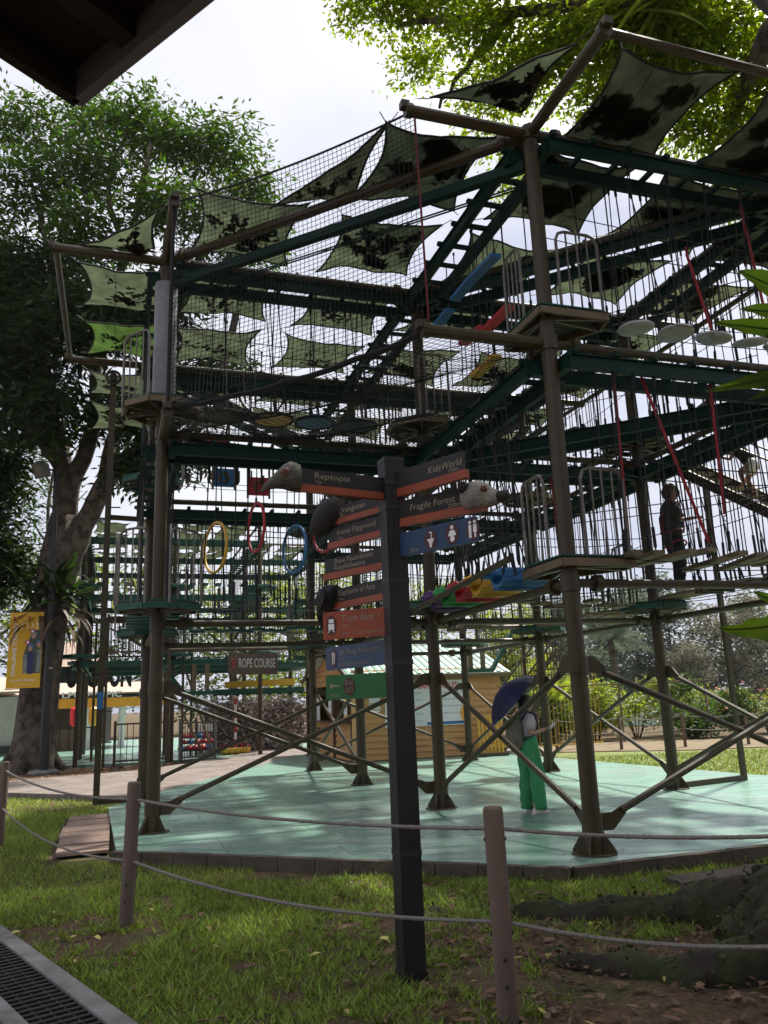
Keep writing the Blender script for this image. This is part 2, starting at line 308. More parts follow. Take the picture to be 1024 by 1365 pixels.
tag(pav.build('pavement', mat('brown_paving', (.16, .105, .075), (.11, .075, .055), 4, .85, .3, 40)), kind='structure')
# ---------------- the ropes course tower: one welded frame
T1, T2, T3 = 2.87, 5.68, 8.50           # tubes
B2, B3 = 5.38, 8.22                     # twin channel beams
L1, L2 = 3.10, 6.05                     # platforms
NODES = [(-1, 0), (-1, 1), (0, -1), (0, 0), (0, 1), (1, -1), (1, 0), (1, 1), (2, 0), (2, 1)]
SP = [((0, -1), (0, 0)), ((-1, 0), (0, 0)), ((-1, 0), (-1, 1)), ((0, 0), (0, 1)), ((-1, 1), (0, 1)), ((1, -1), (1, 0)), ((0, 0), (1, 0)),
      ((1, 0), (1, 1)), ((0, 1), (1, 1)), ((1, 0), (2, 0)), ((2, 0), (2, 1)), ((1, 1), (2, 1)), ((0, -1), (1, -1))]
DG = ((0, 0), (-1, 1)); DF = ((-1, 0), (0, -1)); DB = ((1, -1), (2, 0))
tw = thing('ropes_course', G(0, 0, .12), 'tall brown and dark green steel ropes course frame standing on the green painted deck', 'ropes course')
for (i, j) in NODES:
    b = MB(); p = G(i, j); b.tube(p+ZZ*.12, p+ZZ*8.56, .092, 14)
    for z in (T1, T2, T3, 2.0, .42): b.tube(p+ZZ*(z-.09), p+ZZ*(z+.09), .110, 14)
    b.build('pole', M['steel'], tw, smooth=False)
    b = MB(); b.tube(p+ZZ*.12, p+ZZ*.137, .235, 10)
    for k in range(4):
        a = PI/4+k*PI/2+AN; d = Vector((math.cos(a), math.sin(a), 0)); nrm = d.cross(ZZ)*.014
        b.slab([p+d*.09+ZZ*.137-nrm/2, p+d*.22+ZZ*.137-nrm/2, p+d*.22+ZZ*.16-nrm/2, p+d*.09+ZZ*.36-nrm/2], nrm)
    b.build('base_plate', M['steel'], tw)
def twin_beam(A, Bn, z, sep=.22, kick=0):
    p, q = G(*A, z), G(*Bn, z); d = (q-p).normalized(); s = d.cross(ZZ); L = (q-p).length; b = MB()
    for sg in (-1, 1):
        a, c = p+d*.13+s*sg*sep, q-d*.13+s*sg*sep
        b.bar(a, c, .05, .15); b.bar(a-ZZ*.082+s*sg*.014, c-ZZ*.082+s*sg*.014, .078, .014); b.bar(a+ZZ*.082+s*sg*.014, c+ZZ*.082+s*sg*.014, .078, .014)
    n = int(L/.53)
    for k in range(n+1):
        c = p+d*(.16+(L-.32)*k/n); b.bar(c-s*(sep+.09)+ZZ*.118, c+s*(sep+.09)+ZZ*.118, .06, .055)
    for c in (p+d*.14, q-d*.14): b.bar(c-s*(sep-.026), c+s*(sep-.026), .10, .12)
    return b.build('twin_beam', M['green'], tw)
for a, c in SP+[DG]: twin_beam(a, c, B2)
for a, c in SP+[DG, DB]: twin_beam(a, c, B3)
b = MB(); p, q = G(*DF[0], 8.10), G(*DF[1], 8.10); d = (q-p).normalized(); b.bar(p+d*.1, q-d*.1, .07, .13); b.bar(p+d*.1-ZZ*.072, q-d*.1-ZZ*.072, .11, .014)
for o in (.09, .14): b.tube(p+d*.1+d.cross(ZZ)*o-ZZ*.2, q-d*.1+d.cross(ZZ)*o-ZZ*.2, .012, 5)
b.build('twin_beam', M['green'], tw)
def level_tube(A, Bn, z, r, trim=.10):
    p, q = G(*A, z), G(*Bn, z); d = (q-p).normalized(); b = MB(); b.tube(p+d*trim, q-d*trim, r, 10)
    for c in (p+d*.34, q-d*.34): b.tube(c-d*.045, c+d*.045, r+.045, 10)
    if z > 8:
        for k in range(1, 8):
            c = p.lerp(q, k/8)
            b.bar(c-ZZ*.02, c+ZZ*.10, .05, .05)
    return b.build('tube_rail', M['steel'], tw)
for a, c in SP: level_tube(a, c, T1, .05)
for a, c in SP: level_tube(a, c, T2, .052)
for a, c in SP+[DF, DG, DB]: level_tube(a, c, T3, .075)
for (A, Bn, z) in [((-1, 0), (-1.4, 0), T3), ((-1, 0), (-1, -.385), T3), ((0, -1), (-.39, -1), T3), ((0, -1), (0, -1.39), T3), ((1, -1), (1, -1.39), T3), ((-1, 0), (-1, -.37), T2), ((-1, 1), (-1.4, 1), T3),
                   ((-1, 1), (-1, 1.4), T3), ((0, 1), (0, 1.4), T3), ((1, 1), (1, 1.4), T3), ((2, 1), (2, 1.4), T3), ((0, -1), (-.30, -1), T2-.1), ((2, 0), (2, -.4), T3)]:
    p, q = G(*A, z), G(*Bn, z); d = (q-p).normalized(); b = MB(); b.tube(p+d*.1, q, .072, 10); b.tube(q-d*.03, q+d*.05, .088, 10); b.box(q+d*.06+ZZ*.06, .10, .10, .09, AN)
    b.build('outrigger', M['steel'], tw)
for (A, Bn) in [((-1.4, 0), (-1.4, 1)), ((-1.4, 1), (-1.4, 1.7)), ((0, -1.39), (1, -1.39)), ((-1, 1.4), (0, 1.4)), ((0, 1.4), (1, 1.4)), ((1, 1.4), (2, 1.4))]:
    p, q = G(*A, T3+.005), G(*Bn, T3+.005); d = (q-p).normalized(); MB().tube(p+d*.09, q-d*.09, .05, 8).build('edge_tube', M['steel'], tw)
# diagonal struts under the near left upper platform
p = G(0, -1, 5.45); MB().tube(p+EB*.1, p+EB*.62+ZZ*.5-EA*.2, .04, 8).build('knee_strut', M['steel'], tw)
MB().tube(p-EA*.1+ZZ*.05, p-EA*.62+ZZ*.5, .045, 8).build('knee_strut', M['steel'], tw)
# cross braces with gusset plates
BR = [((-1, 0), (0, 0)), ((-1, 0), (-1, 1)), ((0, -1), (0, 0)), ((1, -1), (1, 0)), ((1, 0), (2, 0)), ((2, 0), (2, 1)), ((2, 1), (1, 1)), ((1, 1), (0, 1)), ((0, 1), (-1, 1))]
for (a, c) in BR:
    for k, (za, zc) in enumerate(((2.0, .42), (.42, 2.0))):
        p, q = G(*a, za), G(*c, zc); h = (G(*c)-G(*a)).normalized(); s = h.cross(ZZ)*(.036 if k else -.036); b = MB()
        def plate(P, hd, Q):
            d = (Q-P).normalized(); n = hd.cross(ZZ).normalized()*.02; e = P+hd*.22+ZZ*(.05 if Q.z > P.z else -.05); u = d.cross(n).normalized()*.042
            b.slab([P+hd*.1+ZZ*.085-n/2, P+hd*.22+ZZ*.085-n/2, e+d*.16+u*(1 if u.z > 0 else -1)-n/2, e+d*.16-u*(1 if u.z > 0 else -1)-n/2, P+hd*.22-ZZ*.085-n/2, P+hd*.1-ZZ*.085-n/2], n)
            return e
        e1 = plate(p+s, h, q+s); e2 = plate(q+s, -h, p+s); b.tube(e1+(e2-e1)*.03, e2-(e2-e1)*.03, .036, 9)
        b.build('cross_brace', M['steel'], tw)
# floor kick bars to the square posts
for (A, Bn) in [((0, 1), (.08, 1.41)), ((1, -1), (.97, -1.19))]:
    p, q = G(*A, .165), G(*Bn, .165); d = (q-p).normalized(); MB().bar(p+d*.11, q-d*.03, .06, .085).build('floor_bar', M['steel'], tw)
p = G(2.2, 1.15, .165); MB().bar(p, p+EB*.9, .06, .085).build('floor_bar', M['steel'], tw)
q = G(.08, 1.41); MB().bar(q+ZZ*.12, q+ZZ*5.9, .08, .08, up=EA).build('square_post', M['steel'], tw)
# climbing post with pegs at the left
b = MB(); q = G(.97, -1.19); b.bar(q+ZZ*.12, q+ZZ*8.2, .11, .09, up=EA)
for k in range(27):
    z = .9+k*.27; sgn = 1 if k % 2 else -1; b.bar(q+ZZ*z, q+ZZ*z+EB*sgn*.22-EA*.03, .022, .022)
for z in (3.35, 5.3): b.bar(q+ZZ*z, G(1.0, -1.03, z), .06, .09)
b.build('peg_post', M['steel'], tw)
b = MB(); b.ring(q+ZZ*8.1-EA*.1, EA, .13, .03, 14, 6); b.tube(q+ZZ*8.1-EA*.16, q+ZZ*8.1+EA*.04, .08, 10); b.build('pulley', M['dark'], tw)
MB().bar(q+ZZ*1.75-EA*.06, q+ZZ*2.05-EA*.06, .10, .012, up=EA).build('height_plate', M['blue'], tw)
# grey pad round the near left pole
b = MB(); p = G(0, -1); b.lathe(p, [(.10, 6.16), (.165, 6.17), (.172, 6.3), (.168, 7.2), (.172, 8.05), (.165, 8.1), (.10, 8.11)], 18); b.build('pole_pad', M['pad'], tw, smooth=True)
# platforms
def platform(i, j, z, shape='oct', rails=(), col='tan'):
    c = G(i, j, z); b = MB()
    if shape == 'oct': poly = [Vector((math.cos(PI/8+k*PI/4), math.sin(PI/8+k*PI/4)))*.58 for k in range(8)]      # (along EB, along EA)
    else: poly = [Vector(v) for v in [(-.16, -.16), (.74, -.16), (.80, .12), (.28, .86), (-.06, .92), (-.16, .7)]]
    P = [c+EB*v.x+EA*v.y for v in poly]; n = len(P)
    for k in range(n): b.bar(P[k]-ZZ*.02, P[(k+1) % n]-ZZ*.02, .035, .085)
    fr = b.build('platform_rim', M[col], tw)
    b = MB(); ys = [v.y for v in poly]; y = min(ys)+.06
    while y < max(ys)-.03:                                # boards clipped to the outline
        xs = []
        for k in range(n):
            a, d = poly[k], poly[(k+1) % n]
            if (a.y-y)*(d.y-y) < 0: xs.append(a.x+(d.x-a.x)*(y-a.y)/(d.y-a.y))
        if len(xs) == 2: b.bar(c+EB*(min(xs)+.03)+EA*y+ZZ*.03, c+EB*(max(xs)-.03)+EA*y+ZZ*.03, .098, .026)
        y += .112
    b.build('platform_boards', M['dark'], tw)
    b = MB()
    for k in range(n):
        a = c+(P[k]-c)*.12; b.bar(a-ZZ*.045, P[k]-(P[k]-c)*.05-ZZ*.045, .03, .045)
    b.build('platform_joists', M['galv'], tw)
    b = MB()
    for k in range(n): b.bar(P[k]*1.0+(c-P[k])*.06+ZZ*.052, P[(k+1) % n]+(c-P[(k+1) % n])*.06+ZZ*.052, .05, .02)
    b.build('platform_top_edge', M['gmid'], tw)
    for (u0, v0, u1, v1) in rails:
        p, q = c+EB*u0+EA*v0, c+EB*u1+EA*v1; d = (q-p).normalized(); L = (q-p).length; b = MB(); h = 1.05
        pts = [p+ZZ*.0, p+ZZ*(h-.12), p+d*.04+ZZ*(h-.03), p+d*.12+ZZ*h, q-d*.12+ZZ*h, q-d*.04+ZZ*(h-.03), q+ZZ*(h-.12), q]
        b.path(pts, .019, 6)
        for k in range(1, 4): b.tube(p+d*(L*k/4), p+d*(L*k/4)+ZZ*h, .012, 5)
        b.build('railing', M['galv'], tw)
platform(-1, 0, L1, 'q', [(-.14, .16, -.14, .68), (.16, -.14, .70, -.14)])
platform(-1, 0, L2, 'q', [(-.14, .26, -.14, .68), (.14, -.14, .70, -.14)])
platform(0, -1, L1, 'oct', [(-.55, -.2, -.2, -.55), (.12, -.58, .58, -.12), (-.58, .2, -.58, -.12)], 'gmid')
platform(0, -1, L2, 'oct', [(-.58, -.1, -.24, -.54), (-.58, .4, -.58, -.06)])
for (i, j) in [(0, 0), (0, 1), (1, -1), (1, 0), (1, 1), (2, 0), (2, 1), (-1, 1)]:
    o = rnd.random() < .5
    platform(i, j, L1, 'oct', [(.58, -.2, .58, .3)] if o else [(-.58, -.25, -.58, .25)], 'gmid')
    platform(i, j, L2, 'oct', [(-.25, -.6, .25, -.6)] if o else [(.6, -.25, .6, .25)], 'tan' if o else 'gmid')
# ---------------- things hung between the poles
def along(A, Bn, t, z, off=0.0):
    p, q = G(*A, z), G(*Bn, z); d = (q-p).normalized(); return p.lerp(q, t)+d.cross(ZZ)*off
def rope(t, p, q, r=.0085, m='black', name='rope', knot=True):
    b = MB(); p, q = Vector(p), Vector(q); b.tube(p, q, r, 4)
    if knot:
        d = (q-p); b.tube(q-d*.13, q-d*.02, r*2.1, 5); b.tube(p+d*.01, p+d*.06, r*2.0, 5)
    return b.build(name, M[m], t)
def gname(A, Bn, z): return along(A, Bn, .5, z)
def bridge(A, Bn, lev, kind, label, n=9, m='tan', cat='rope bridge'):
    n += 3
    zt, zf = (B2-.08, L1+.05) if lev == 1 else (B3-.08, L2+.05)
    p, q = G(*A), G(*Bn); d = (q-p).normalized(); s = d.cross(ZZ); L = (q-p).length; t0, t1 = .17, .83
    t = thing('rope_bridge', gname(A, Bn, zf), label, cat)
    for k in range(n):
        u = t0+(t1-t0)*k/(n-1); z = zf+rnd.uniform(-.05, .06); tw_ = rnd.uniform(-.25, .25)
        c = along(A, Bn, u, z)
        if kind == 'cross':                                   # boards across the way
            a = c+(s*math.cos(tw_)+d*math.sin(tw_))*.40; e = c-(s*math.cos(tw_)+d*math.sin(tw_))*.40
            MB().bar(a+ZZ*rnd.uniform(-.05, .05), e, .13, .05).build('step_board', M[m], t)
        elif kind == 'log':
            a = c+d*.21+s*rnd.uniform(-.06, .06); e = c-d*.21+s*rnd.uniform(-.06, .06); MB().tube(a, e, .055, 7).build('log_step', M[m], t)
        elif kind == 'block': MB().box(c, .26, .26, .05, AN+tw_).build('foot_block', M[m], t)
        elif kind == 'stirrup': MB().path([c+s*.12+ZZ*.22, c+s*.12, c-s*.12, c-s*.12+ZZ*.22], .018, 5).build('stirrup', M[m], t)
        for sg in (-1, 1):
            if kind == 'none' and sg == 1: continue
            a = along(A, Bn, u+rnd.uniform(-.012, .012), zt, .22*sg); e = c+s*(.22 if kind != 'none' else rnd.uniform(-.3, .3))*sg+d*rnd.uniform(-.1, .1)
            rope(t, a, e+ZZ*.02, rnd.choice((.008, .0095)))
    for sg in (-.2, .2):
        b = MB(); b.path(sag(along(A, Bn, .13, zf-.03, sg), along(A, Bn, .87, zf-.03, sg), .05, 8), .006, 4); b.build('side_cable', M['black'], t)
    for sg in (-.24, .24): MB().path(sag(along(A, Bn, .06, zf+1.15, sg), along(A, Bn, .94, zf+1.1, sg), rnd.uniform(.03, .12), 8), .0075, 4).build('hand_line', M['black'], t)
    return t
MID = 'middle pole behind the signpost'
# near right pole to far right pole, lower level: crooked boards
bridge((-1, 0), (-1, 1), 1, 'cross', 'lower bridge of crooked sandy boards hung right of the near right pole', 8)
bridge((-1, 1), (0, 1), 1, 'none', 'curtain of black ropes round the climbing man above the long boards', 10)
bridge((0, 0), (0, 1), 1, 'block', 'lower bridge of small square blocks behind the near right pole', 9, 'tan')
bridge((0, 1), (1, 1), 1, 'cross', 'lower board bridge running back along the right rear side of the frame', 8)
bridge((1, 0), (1, 1), 1, 'log', 'lower bridge of short logs across the rear bay above the siding hut', 9)
bridge((0, 0), (1, 0), 1, 'stirrup', 'lower row of green stirrups hung behind the middle pole', 9, 'gmid')
bridge((1, -1), (1, 0), 1, 'block', 'lower row of green foot blocks behind the yellow hoop', 10, 'gmid')
bridge((1, 0), (2, 0), 1, 'cross', 'lower dark board bridge at the back of the frame left of the signpost', 8, 'dark')
bridge((2, 0), (2, 1), 1, 'block', 'lower green block bridge along the very back of the frame', 9, 'gmid')
bridge((0, -1), (1, -1), 1, 'cross', 'lower board bridge along the left side beside the peg post', 8, 'gmid')
bridge((0, 0), (-1, 1), 1, 'none', 'black ropes hung under the slanting green beam right of the near right pole', 12)
bridge((-1, 1), (0, 1), 2, 'log', 'upper log bridge at the far right edge of the frame', 8)
bridge((0, 0), (0, 1), 2, 'cross', 'upper board bridge behind the near right upper platform', 8, 'dark')
bridge((0, 0), (-1, 1), 2, 'none', 'upper black ropes under the slanting top beam at the right', 12)
bridge((0, 1), (1, 1), 2, 'block', 'upper block bridge running back on the right side', 8, 'dark')
bridge((1, 0), (1, 1), 2, 'cross', 'upper board bridge across the rear bay under the dark sails', 8, 'dark')
bridge((0, 0), (1, 0), 2, 'log', 'upper log bridge going back from the middle pole', 8, 'dark')
bridge((1, -1), (1, 0), 2, 'stirrup', 'upper stirrup row seen through the black net', 9, 'dark')
bridge((0, -1), (1, -1), 2, 'block', 'upper block bridge going back from the grey padded pole', 8, 'dark')
bridge((1, 0), (2, 0), 2, 'cross', 'upper board bridge at the back left of the frame', 8, 'dark')
# white discs on the upper right way
tt = []
for k, u in enumerate((.30, .44, .58, .72, .84)):
    c = along((-1, 0), (-1, 1), u, 6.02); t = thing('disc_step', c, ['white disc step nearest the upper platform railing', 'second white disc step from the upper platform railing', 'third white disc step from the railing, in front of the slanting tube', 'fourth white disc step, close left of the big green leaf', 'fifth white disc step, behind the big green leaves'][k], 'disc step', 'white disc steps on the upper right bridge')
    b = MB(); b.lathe(c, [(.10, -.02), (.215, -.012), (.225, .005), (.21, .02), (.12, .03)], 20, ax=(rnd.uniform(-.2, .2), rnd.uniform(-.25, .1), 1)); b.build('disc', M['disc'], t, smooth=True)
    for a in (.3, 2.4, 4.5):
        q = c+Vector((math.cos(a), math.sin(a), 0))*.19; rope(t, along((-1, 0), (-1, 1), u, B3-.08, .22 if a < 2 else (-.22 if a < 4 else .2)), q, .0075)
for k in range(9):
    u = .12+.092*k
    for sg in (-1, 1):
        pass
bridge((-1, 0), (-1, 1), 2, 'none', 'black hand ropes hung from the top beam over the white discs', 11)
# round dark discs on the upper left way and hoops beyond
for k, (u, m, lab) in enumerate(((.22, 'dark', 'dark round disc step beside the near left upper platform'), (.40, 'yellow', 'yellow rimmed disc step seen from below through the net'), (.56, 'blue', 'blue disc step seen from below through the net'), (.73, 'gmid', 'dark green disc step nearest the middle pole'))):
    c = along((0, -1), (0, 0), u, 6.02); t = thing('disc_step', c, lab, 'disc step', 'round disc steps above the dark green beam at left')
    MB().lathe(c, [(.24, -.02), (.30, 0), (.29, .035)], 20).build('disc', M[m], t); MB().ring(c, ZZ, .31, .022, 20, 6).build('rim', M['black'], t)
    for sg in (-1, 1): rope(t, along((0, -1), (0, 0), u, B3-.08, .22*sg), c+EA*.27*sg)
bridge((0, -1), (0, 0), 2, 'none', 'black ropes hung over the round discs at the upper left', 10)
for c, ax, lab in ((G(.55, -.55, 7.35), EA, 'black hoop hung high behind the net beside the green sails'), (G(.42, -.62, 6.35), EA, 'black hoop hung low behind the net above the discs')):
    t = thing('hanging_hoop', c, lab, 'hoop'); MB().ring(c, ax, .42, .02, 26, 6).build('hoop', M['black'], t); rope(t, c+ZZ*.42, Vector((c.x, c.y, 8.2)))
# coloured hoops on the lower left way (lines checked against the photograph)
for (u, zc, R, m, lab) in ((.19, 3.98, .37, 'yellow', 'large yellow hoop hanging left of the signs'), (.335, 4.30, .37, 'red2', 'red hoop hanging right of the yellow hoop'), (.475, 3.98, .36, 'blue', 'blue hoop hanging under the bird head sign'), (.59, 4.3, .35, 'red2', 'red hoop half hidden by the dark primate head sign')):
    c = along((0, -1), (0, 0), u, zc); t = thing('hanging_hoop', c, lab, 'hoop', 'coloured hoops on the lower left bridge')
    MB().ring(c, EB+EA*{.19: .35, .335: .17, .475: .3, .59: .3}[u], R, .022, 30, 8).build('hoop', M[m], t, smooth=True)
    rope(t, along((0, -1), (0, 0), u, B2-.08, .1), c+ZZ*R); rope(t, c-ZZ*R, Vector((c.x, c.y, L1-.1)))
bridge((0, -1), (0, 0), 1, 'none', 'black ropes hung between the coloured hoops at lower left', 12)
# coloured scoops between the near right pole and the middle pole
for (u, m, lab) in ((.28, 'blue', 'blue plastic scoop seat hung beside the near right lower platform'), (.43, 'yellow', 'yellow plastic scoop seat next to the blue one'), (.56, 'red2', 'red plastic scoop seat between the yellow and the green'), (.68, 'gplast', 'bright green plastic scoop seat next to the red one'), (.79, 'purple', 'purple plastic scoop seat nearest the middle pole')):
    c = along((-1, 0), (0, 0), u, 3.02); t = thing('scoop_seat', c, lab, 'scoop seat', 'coloured scoop seats on the lower bridge'); b = MB(); w_ = .62
    prof = [(-.30, .30), (-.27, .33), (-.22, .28), (-.2, .1), (-.12, .02), (.05, 0), (.20, .03), (.27, .08), (.29, .05), (.19, -.03), (.05, -.06), (-.14, -.04), (-.25, .06)]
    n = len(prof); vs = []
    for sg in (-1, 1): vs += [c+EA*a+EB*(sg*w_/2)+ZZ*z for a, z in prof]
    # seat opens along EA, stretched across the way
    vs = [c+EB*(sg*w_/2)-EA*a*.62+ZZ*(z*.75) for sg in (-1, 1) for a, z in prof]
    b.add(vs, [tuple(range(n))[::-1], tuple(range(n, 2*n))]+[(k, (k+1) % n, n+(k+1) % n, n+k) for k in range(n)])
    for rr in (.02, .09, .16): b.bar(c+EB*(-w_/2)+EA*(rr-.06)-ZZ*.045, c+EB*(w_/2)+EA*(rr-.06)-ZZ*.045, .03, .03)
    b.build('seat_shell', M[m], t)
    b = MB(); b.lathe(c-EB*(w_/2+.0)+ZZ*.14+EA*.10, [(.05, -.06), (.12, -.05), (.13, 0), (.10, .06), (.03, .08)], 12); b.build('end_knob', M[m], t, smooth=True)
    for sg in (-1, 1):
        for e in (-.1, .12): rope(t, along((-1, 0), (0, 0), u+e*.1, B2-.08, .22*sg), c-EB*(w_/2-.04)*sg*1.0+EA*e+ZZ*.1, .008)
bridge((-1, 0), (0, 0), 1, 'none', 'black ropes hung above the coloured scoop seats', 9)
b = MB(); b.tube(along((-1, 0), (0, 0), .12, 3.22, -.45), along((-1, 0), (0, 0), .9, 3.0, -.45), .04, 8)
tag(b.build('guard_tube', M['steel']), 'brown guard tube slanting below the coloured scoop seats', 'tube')
# coloured planks on the upper way between the same poles
pk = [('blue', .30, 7.36, 'upper blue plank hung under the ladder like beam'), ('blue', .46, 7.40, 'middle blue plank hung under the ladder like beam'), ('blue', .68, 7.33, 'lowest blue plank near the top of the middle pole'), ('red2', .345, 6.72, 'upper red plank left of the near right upper railing'),
      ('red2', .545, 6.85, 'lower red plank beside the lowest blue one'), ('yellow', .20, 6.28, 'yellow plank beside the near right upper railing'), ('yellow', .46, 6.22, 'yellow plank hanging just under the net tube')]
for m, u, z, lab in pk:
    o = -.12 if m == 'blue' else .12; c = along((-1, 0), (0, 0), u, z, o); t = thing('hung_plank', c, lab, 'plank', 'coloured planks on the upper bridge'); v = (EA+ZZ*rnd.uniform(-.1, .1)).normalized()*.36
    b = MB(); b.bar(c-v, c+v, .15, .05); b.build('plank', M[m], t)
    for sg in (-1, 1): rope(t, Vector((c+v*sg*.85).xy.to_3d())+ZZ*(B3-.08), c+v*sg*.85)
for j, z, m, lab in ((-.69, 7.0, 'red2', 'upper red square play panel behind the near left pole'), (-.47, 6.82, 'yellow', 'yellow play panel seen under the floor net'), (-.66, 6.3, 'blue', 'blue play panel with a pale round window below the red one'), (-.49, 6.15, 'red2', 'lower red play panel above the bird like sign head')):
    c = G(1.0, j, z-.08); t = thing('play_panel', c, lab, 'play panel', 'square play panels on the rear upper bridge'); MB().bar(c-EB*.2, c+EB*.2, .03, .38).build('panel', M[m], t)
    b = MB(); b.ring(c-EA*.03, EA, .1, .022, 16, 5); b.build('round_window', M['tan'], t)
    for sg in (-1, 1): MB().bar(c+EB*.22*sg-ZZ*.25, c+EB*.22*sg+ZZ*.42, .04, .04, up=EA).build('frame_upright', M['tan'], t)
# red lanyards and rope bundles on the right
def lanyard(px, u, A, Bn, z0, z1, dx, lab, w_=.035):
    p = along(A, Bn, u, z0, .1); q = Vector((p.x+dx, p.y+.02, z1)); b = MB(); b.bar(p, q, w_, .012, up=(0, 1, 0)); b.path([p, p+ZZ*.10], .012, 5)
    o = b.build('red_strap', M['red']); tag(o, lab, 'strap', 'red safety straps hanging from the beams')
    k = MB(); k.ring(q-ZZ*.05, (0, 1, 0), .035, .007, 10, 5, .6); c_ = k.build('carabiner', M['galv'], o); return o
lanyard(0, .185, (-1, 0), (-1, 1), B2, 3.32, -.02, 'straight red strap hanging right of the near right lower railing')
lanyard(0, .28, (-1, 0), (-1, 1), B2-.05, 3.32, .55, 'slanting red strap crossing in front of the climbing man')
lanyard(0, .52, (-1, 0), (-1, 1), B2, 3.7, -.03, 'straight red strap hanging right of the climbing man')
lanyard(0, .50, (-1, 0), (-1, 1), 7.1, 6.0, .2, 'short red strap hanging beside the white discs')
lanyard(0, .74, (-1, 0), (-1, 1), 7.9, 6.3, .12, 'high red strap hanging above the big green leaves')
lanyard(0, .1, (1, 0), (1, 1), B2-.4, 3.6, 0, 'thin red strap behind the blue toilet sign', .03)
lanyard(0, .25, (1, 0), (1, 1), B2-.4, 3.5, .02, 'thin red strap right of the signpost in the rear bay', .03)
lanyard(0, .55, (0, 0), (0, 1), B2-.1, 3.6, .05, 'thin red strap behind the near right lower railing', .03)
# long boards under the climbing man
for k, (u0, u1, lab) in enumerate(((.08, .34, 'long slatted board the climbing man stands on'), (.40, .62, 'long slatted board right of the climbing man'), (.68, .9, 'third long slatted board toward the right edge'))):
    a, c = along((0, 1), (-1, 1), u0, 3.2), along((0, 1), (-1, 1), u1, 3.2); t = thing('slatted_board', a.lerp(c, .5), lab, 'board'); s = (c-a).normalized().cross(ZZ)
    for o in (-.2, -.07, .07, .2): MB().bar(a+s*o, c+s*o, .1, .045).build('slat', M['tan'], t)
    for e in (a, c): MB().bar(e-s*.26-ZZ*.04, e+s*.26-ZZ*.04, .05, .035).build('cross_bar', M['dark'], t)
    for e in (a, c):
        for sg in (-1, 1): rope(t, Vector((e.x, e.y, B2-.08))+s*.22*sg, e+s*.24*sg)
# stair between the levels at the right
ts = thing('wooden_stair', G(-.2, 1.2, 3.2), 'open brown stair with pale treads climbing between levels at the right edge', 'stair')
stA, stB = G(.02, 1.22, 5.75), G(-.95, 1.28, 3.1)
for o in (-.33, .33):
    MB().bar(stA+EB*o, stB+EB*o, .05, .16).build('stringer', M['steel'], ts)
for k in range(12): c = stA.lerp(stB, (k+.5)/12); MB().bar(c-EB*.30, c+EB*.30, .2, .035).build('tread', M['tan'], ts)
for o in (-.33, .33): MB().path([stA+EB*o, stA+EB*o+ZZ*.9, stB+EB*o+ZZ*.9, stB+EB*o], .018, 6).build('handrail', M['galv'], ts)
# ---------------- nets
def net(P00, P10, P11, P01, nu, nv, sg, r=.0042, skew=0):
    b = MB(); P = [Vector(p) for p in (P00, P10, P11, P01)]
    def pt(u, v): return (P[0]*(1-u)+P[1]*u)*(1-v)+(P[3]*(1-u)+P[2]*u)*v+sg(u, v)
    for i in range(nu+1): b.path([pt(i/nu, k/nv*1.0) for k in range(0, nv+1, 2)], r, 3, caps=False)
    for k in range(nv+1): b.path([pt(i/nu, k/nv) for i in range(0, nu+1, 2)], r, 3, caps=False)
    return b, pt
oL, o1 = G(-1, -.37, 8.52), G(-.38, -1, 8.52); bL, b1 = G(-1, -.36, T2), G(-.30, -1, T2-.05)
nt_ = thing('climbing_net', b1, 'big black rope net hanging across the chamfered front corner up to the roof tubes', 'net')
nb, pt = net(b1, bL, oL, o1, 58, 44, lambda u, v: ZZ*(-.28*4*u*(1-u)*max(0, v-.2)*.5)+(EA+EB)*(.10*4*u*(1-u)*math.sin(v*PI)))
nb.build('mesh_cord', M['net'], nt_)
b = MB(); b.path([pt(0, k/12) for k in range(13)], .028, 6); b.path([pt(u/14, 1) for u in range(15)], .014, 6); b.build('border_rope', M['black'], nt_)
b = MB(); b.path([pt(1, k/12) for k in range(13)], .013, 6); b.build('border_rope', M['netred'], nt_)
fl = thing('floor_net', G(-.4, -.3, 5.6), 'black floor net sagging under the upper left bridge between the three near poles', 'net')
nb, p2 = net(b1, bL, G(-.98, 0, T2), G(0, -.98, T2), 50, 22, lambda u, v: ZZ*(-.10*4*u*(1-u)-.18*math.sin(v*PI)*math.sin(u*PI)))
nb.build('mesh_cord', M['net'], fl)
nb, p3 = net(G(0, -.98, T2), G(-.98, 0, T2), G(-.5, 0, T2), G(0, -.5, T2), 44, 22, lambda u, v: ZZ*(-.16*math.sin(v*PI)*math.sin(u*PI)-.07*4*u*(1-u)*(1-v)))
nb.build('mesh_cord', M['net'], fl)
nb, p4 = net(G(0, -.5, T2), G(-.5, 0, T2), G(-.02, 0, T2), G(0, -.02, T2), 26, 24, lambda u, v: ZZ*(-.12*math.sin(v*PI)*math.sin(u*PI)))
nb.build('mesh_cord', M['net'], fl)
for pts in ([G(-1, 0, T2-.02), G(-.5, 0, T2-.16), G(-.02, 0, T2-.04)], [G(0, -1, T2-.02), G(0, -.5, T2-.14), G(0, -.02, T2-.04)], [b1, b1.lerp(bL, .5)-ZZ*.12, bL]):
    b = MB(); b.path([Vector(pts[0]).lerp(Vector(pts[2]), k/12)-ZZ*(.13*4*(k/12)*(1-k/12))+Vector((0, 0, .015*math.sin(k*2.3))) for k in range(13)], .035, 6); b.build('hem_rope', M['net'], fl)
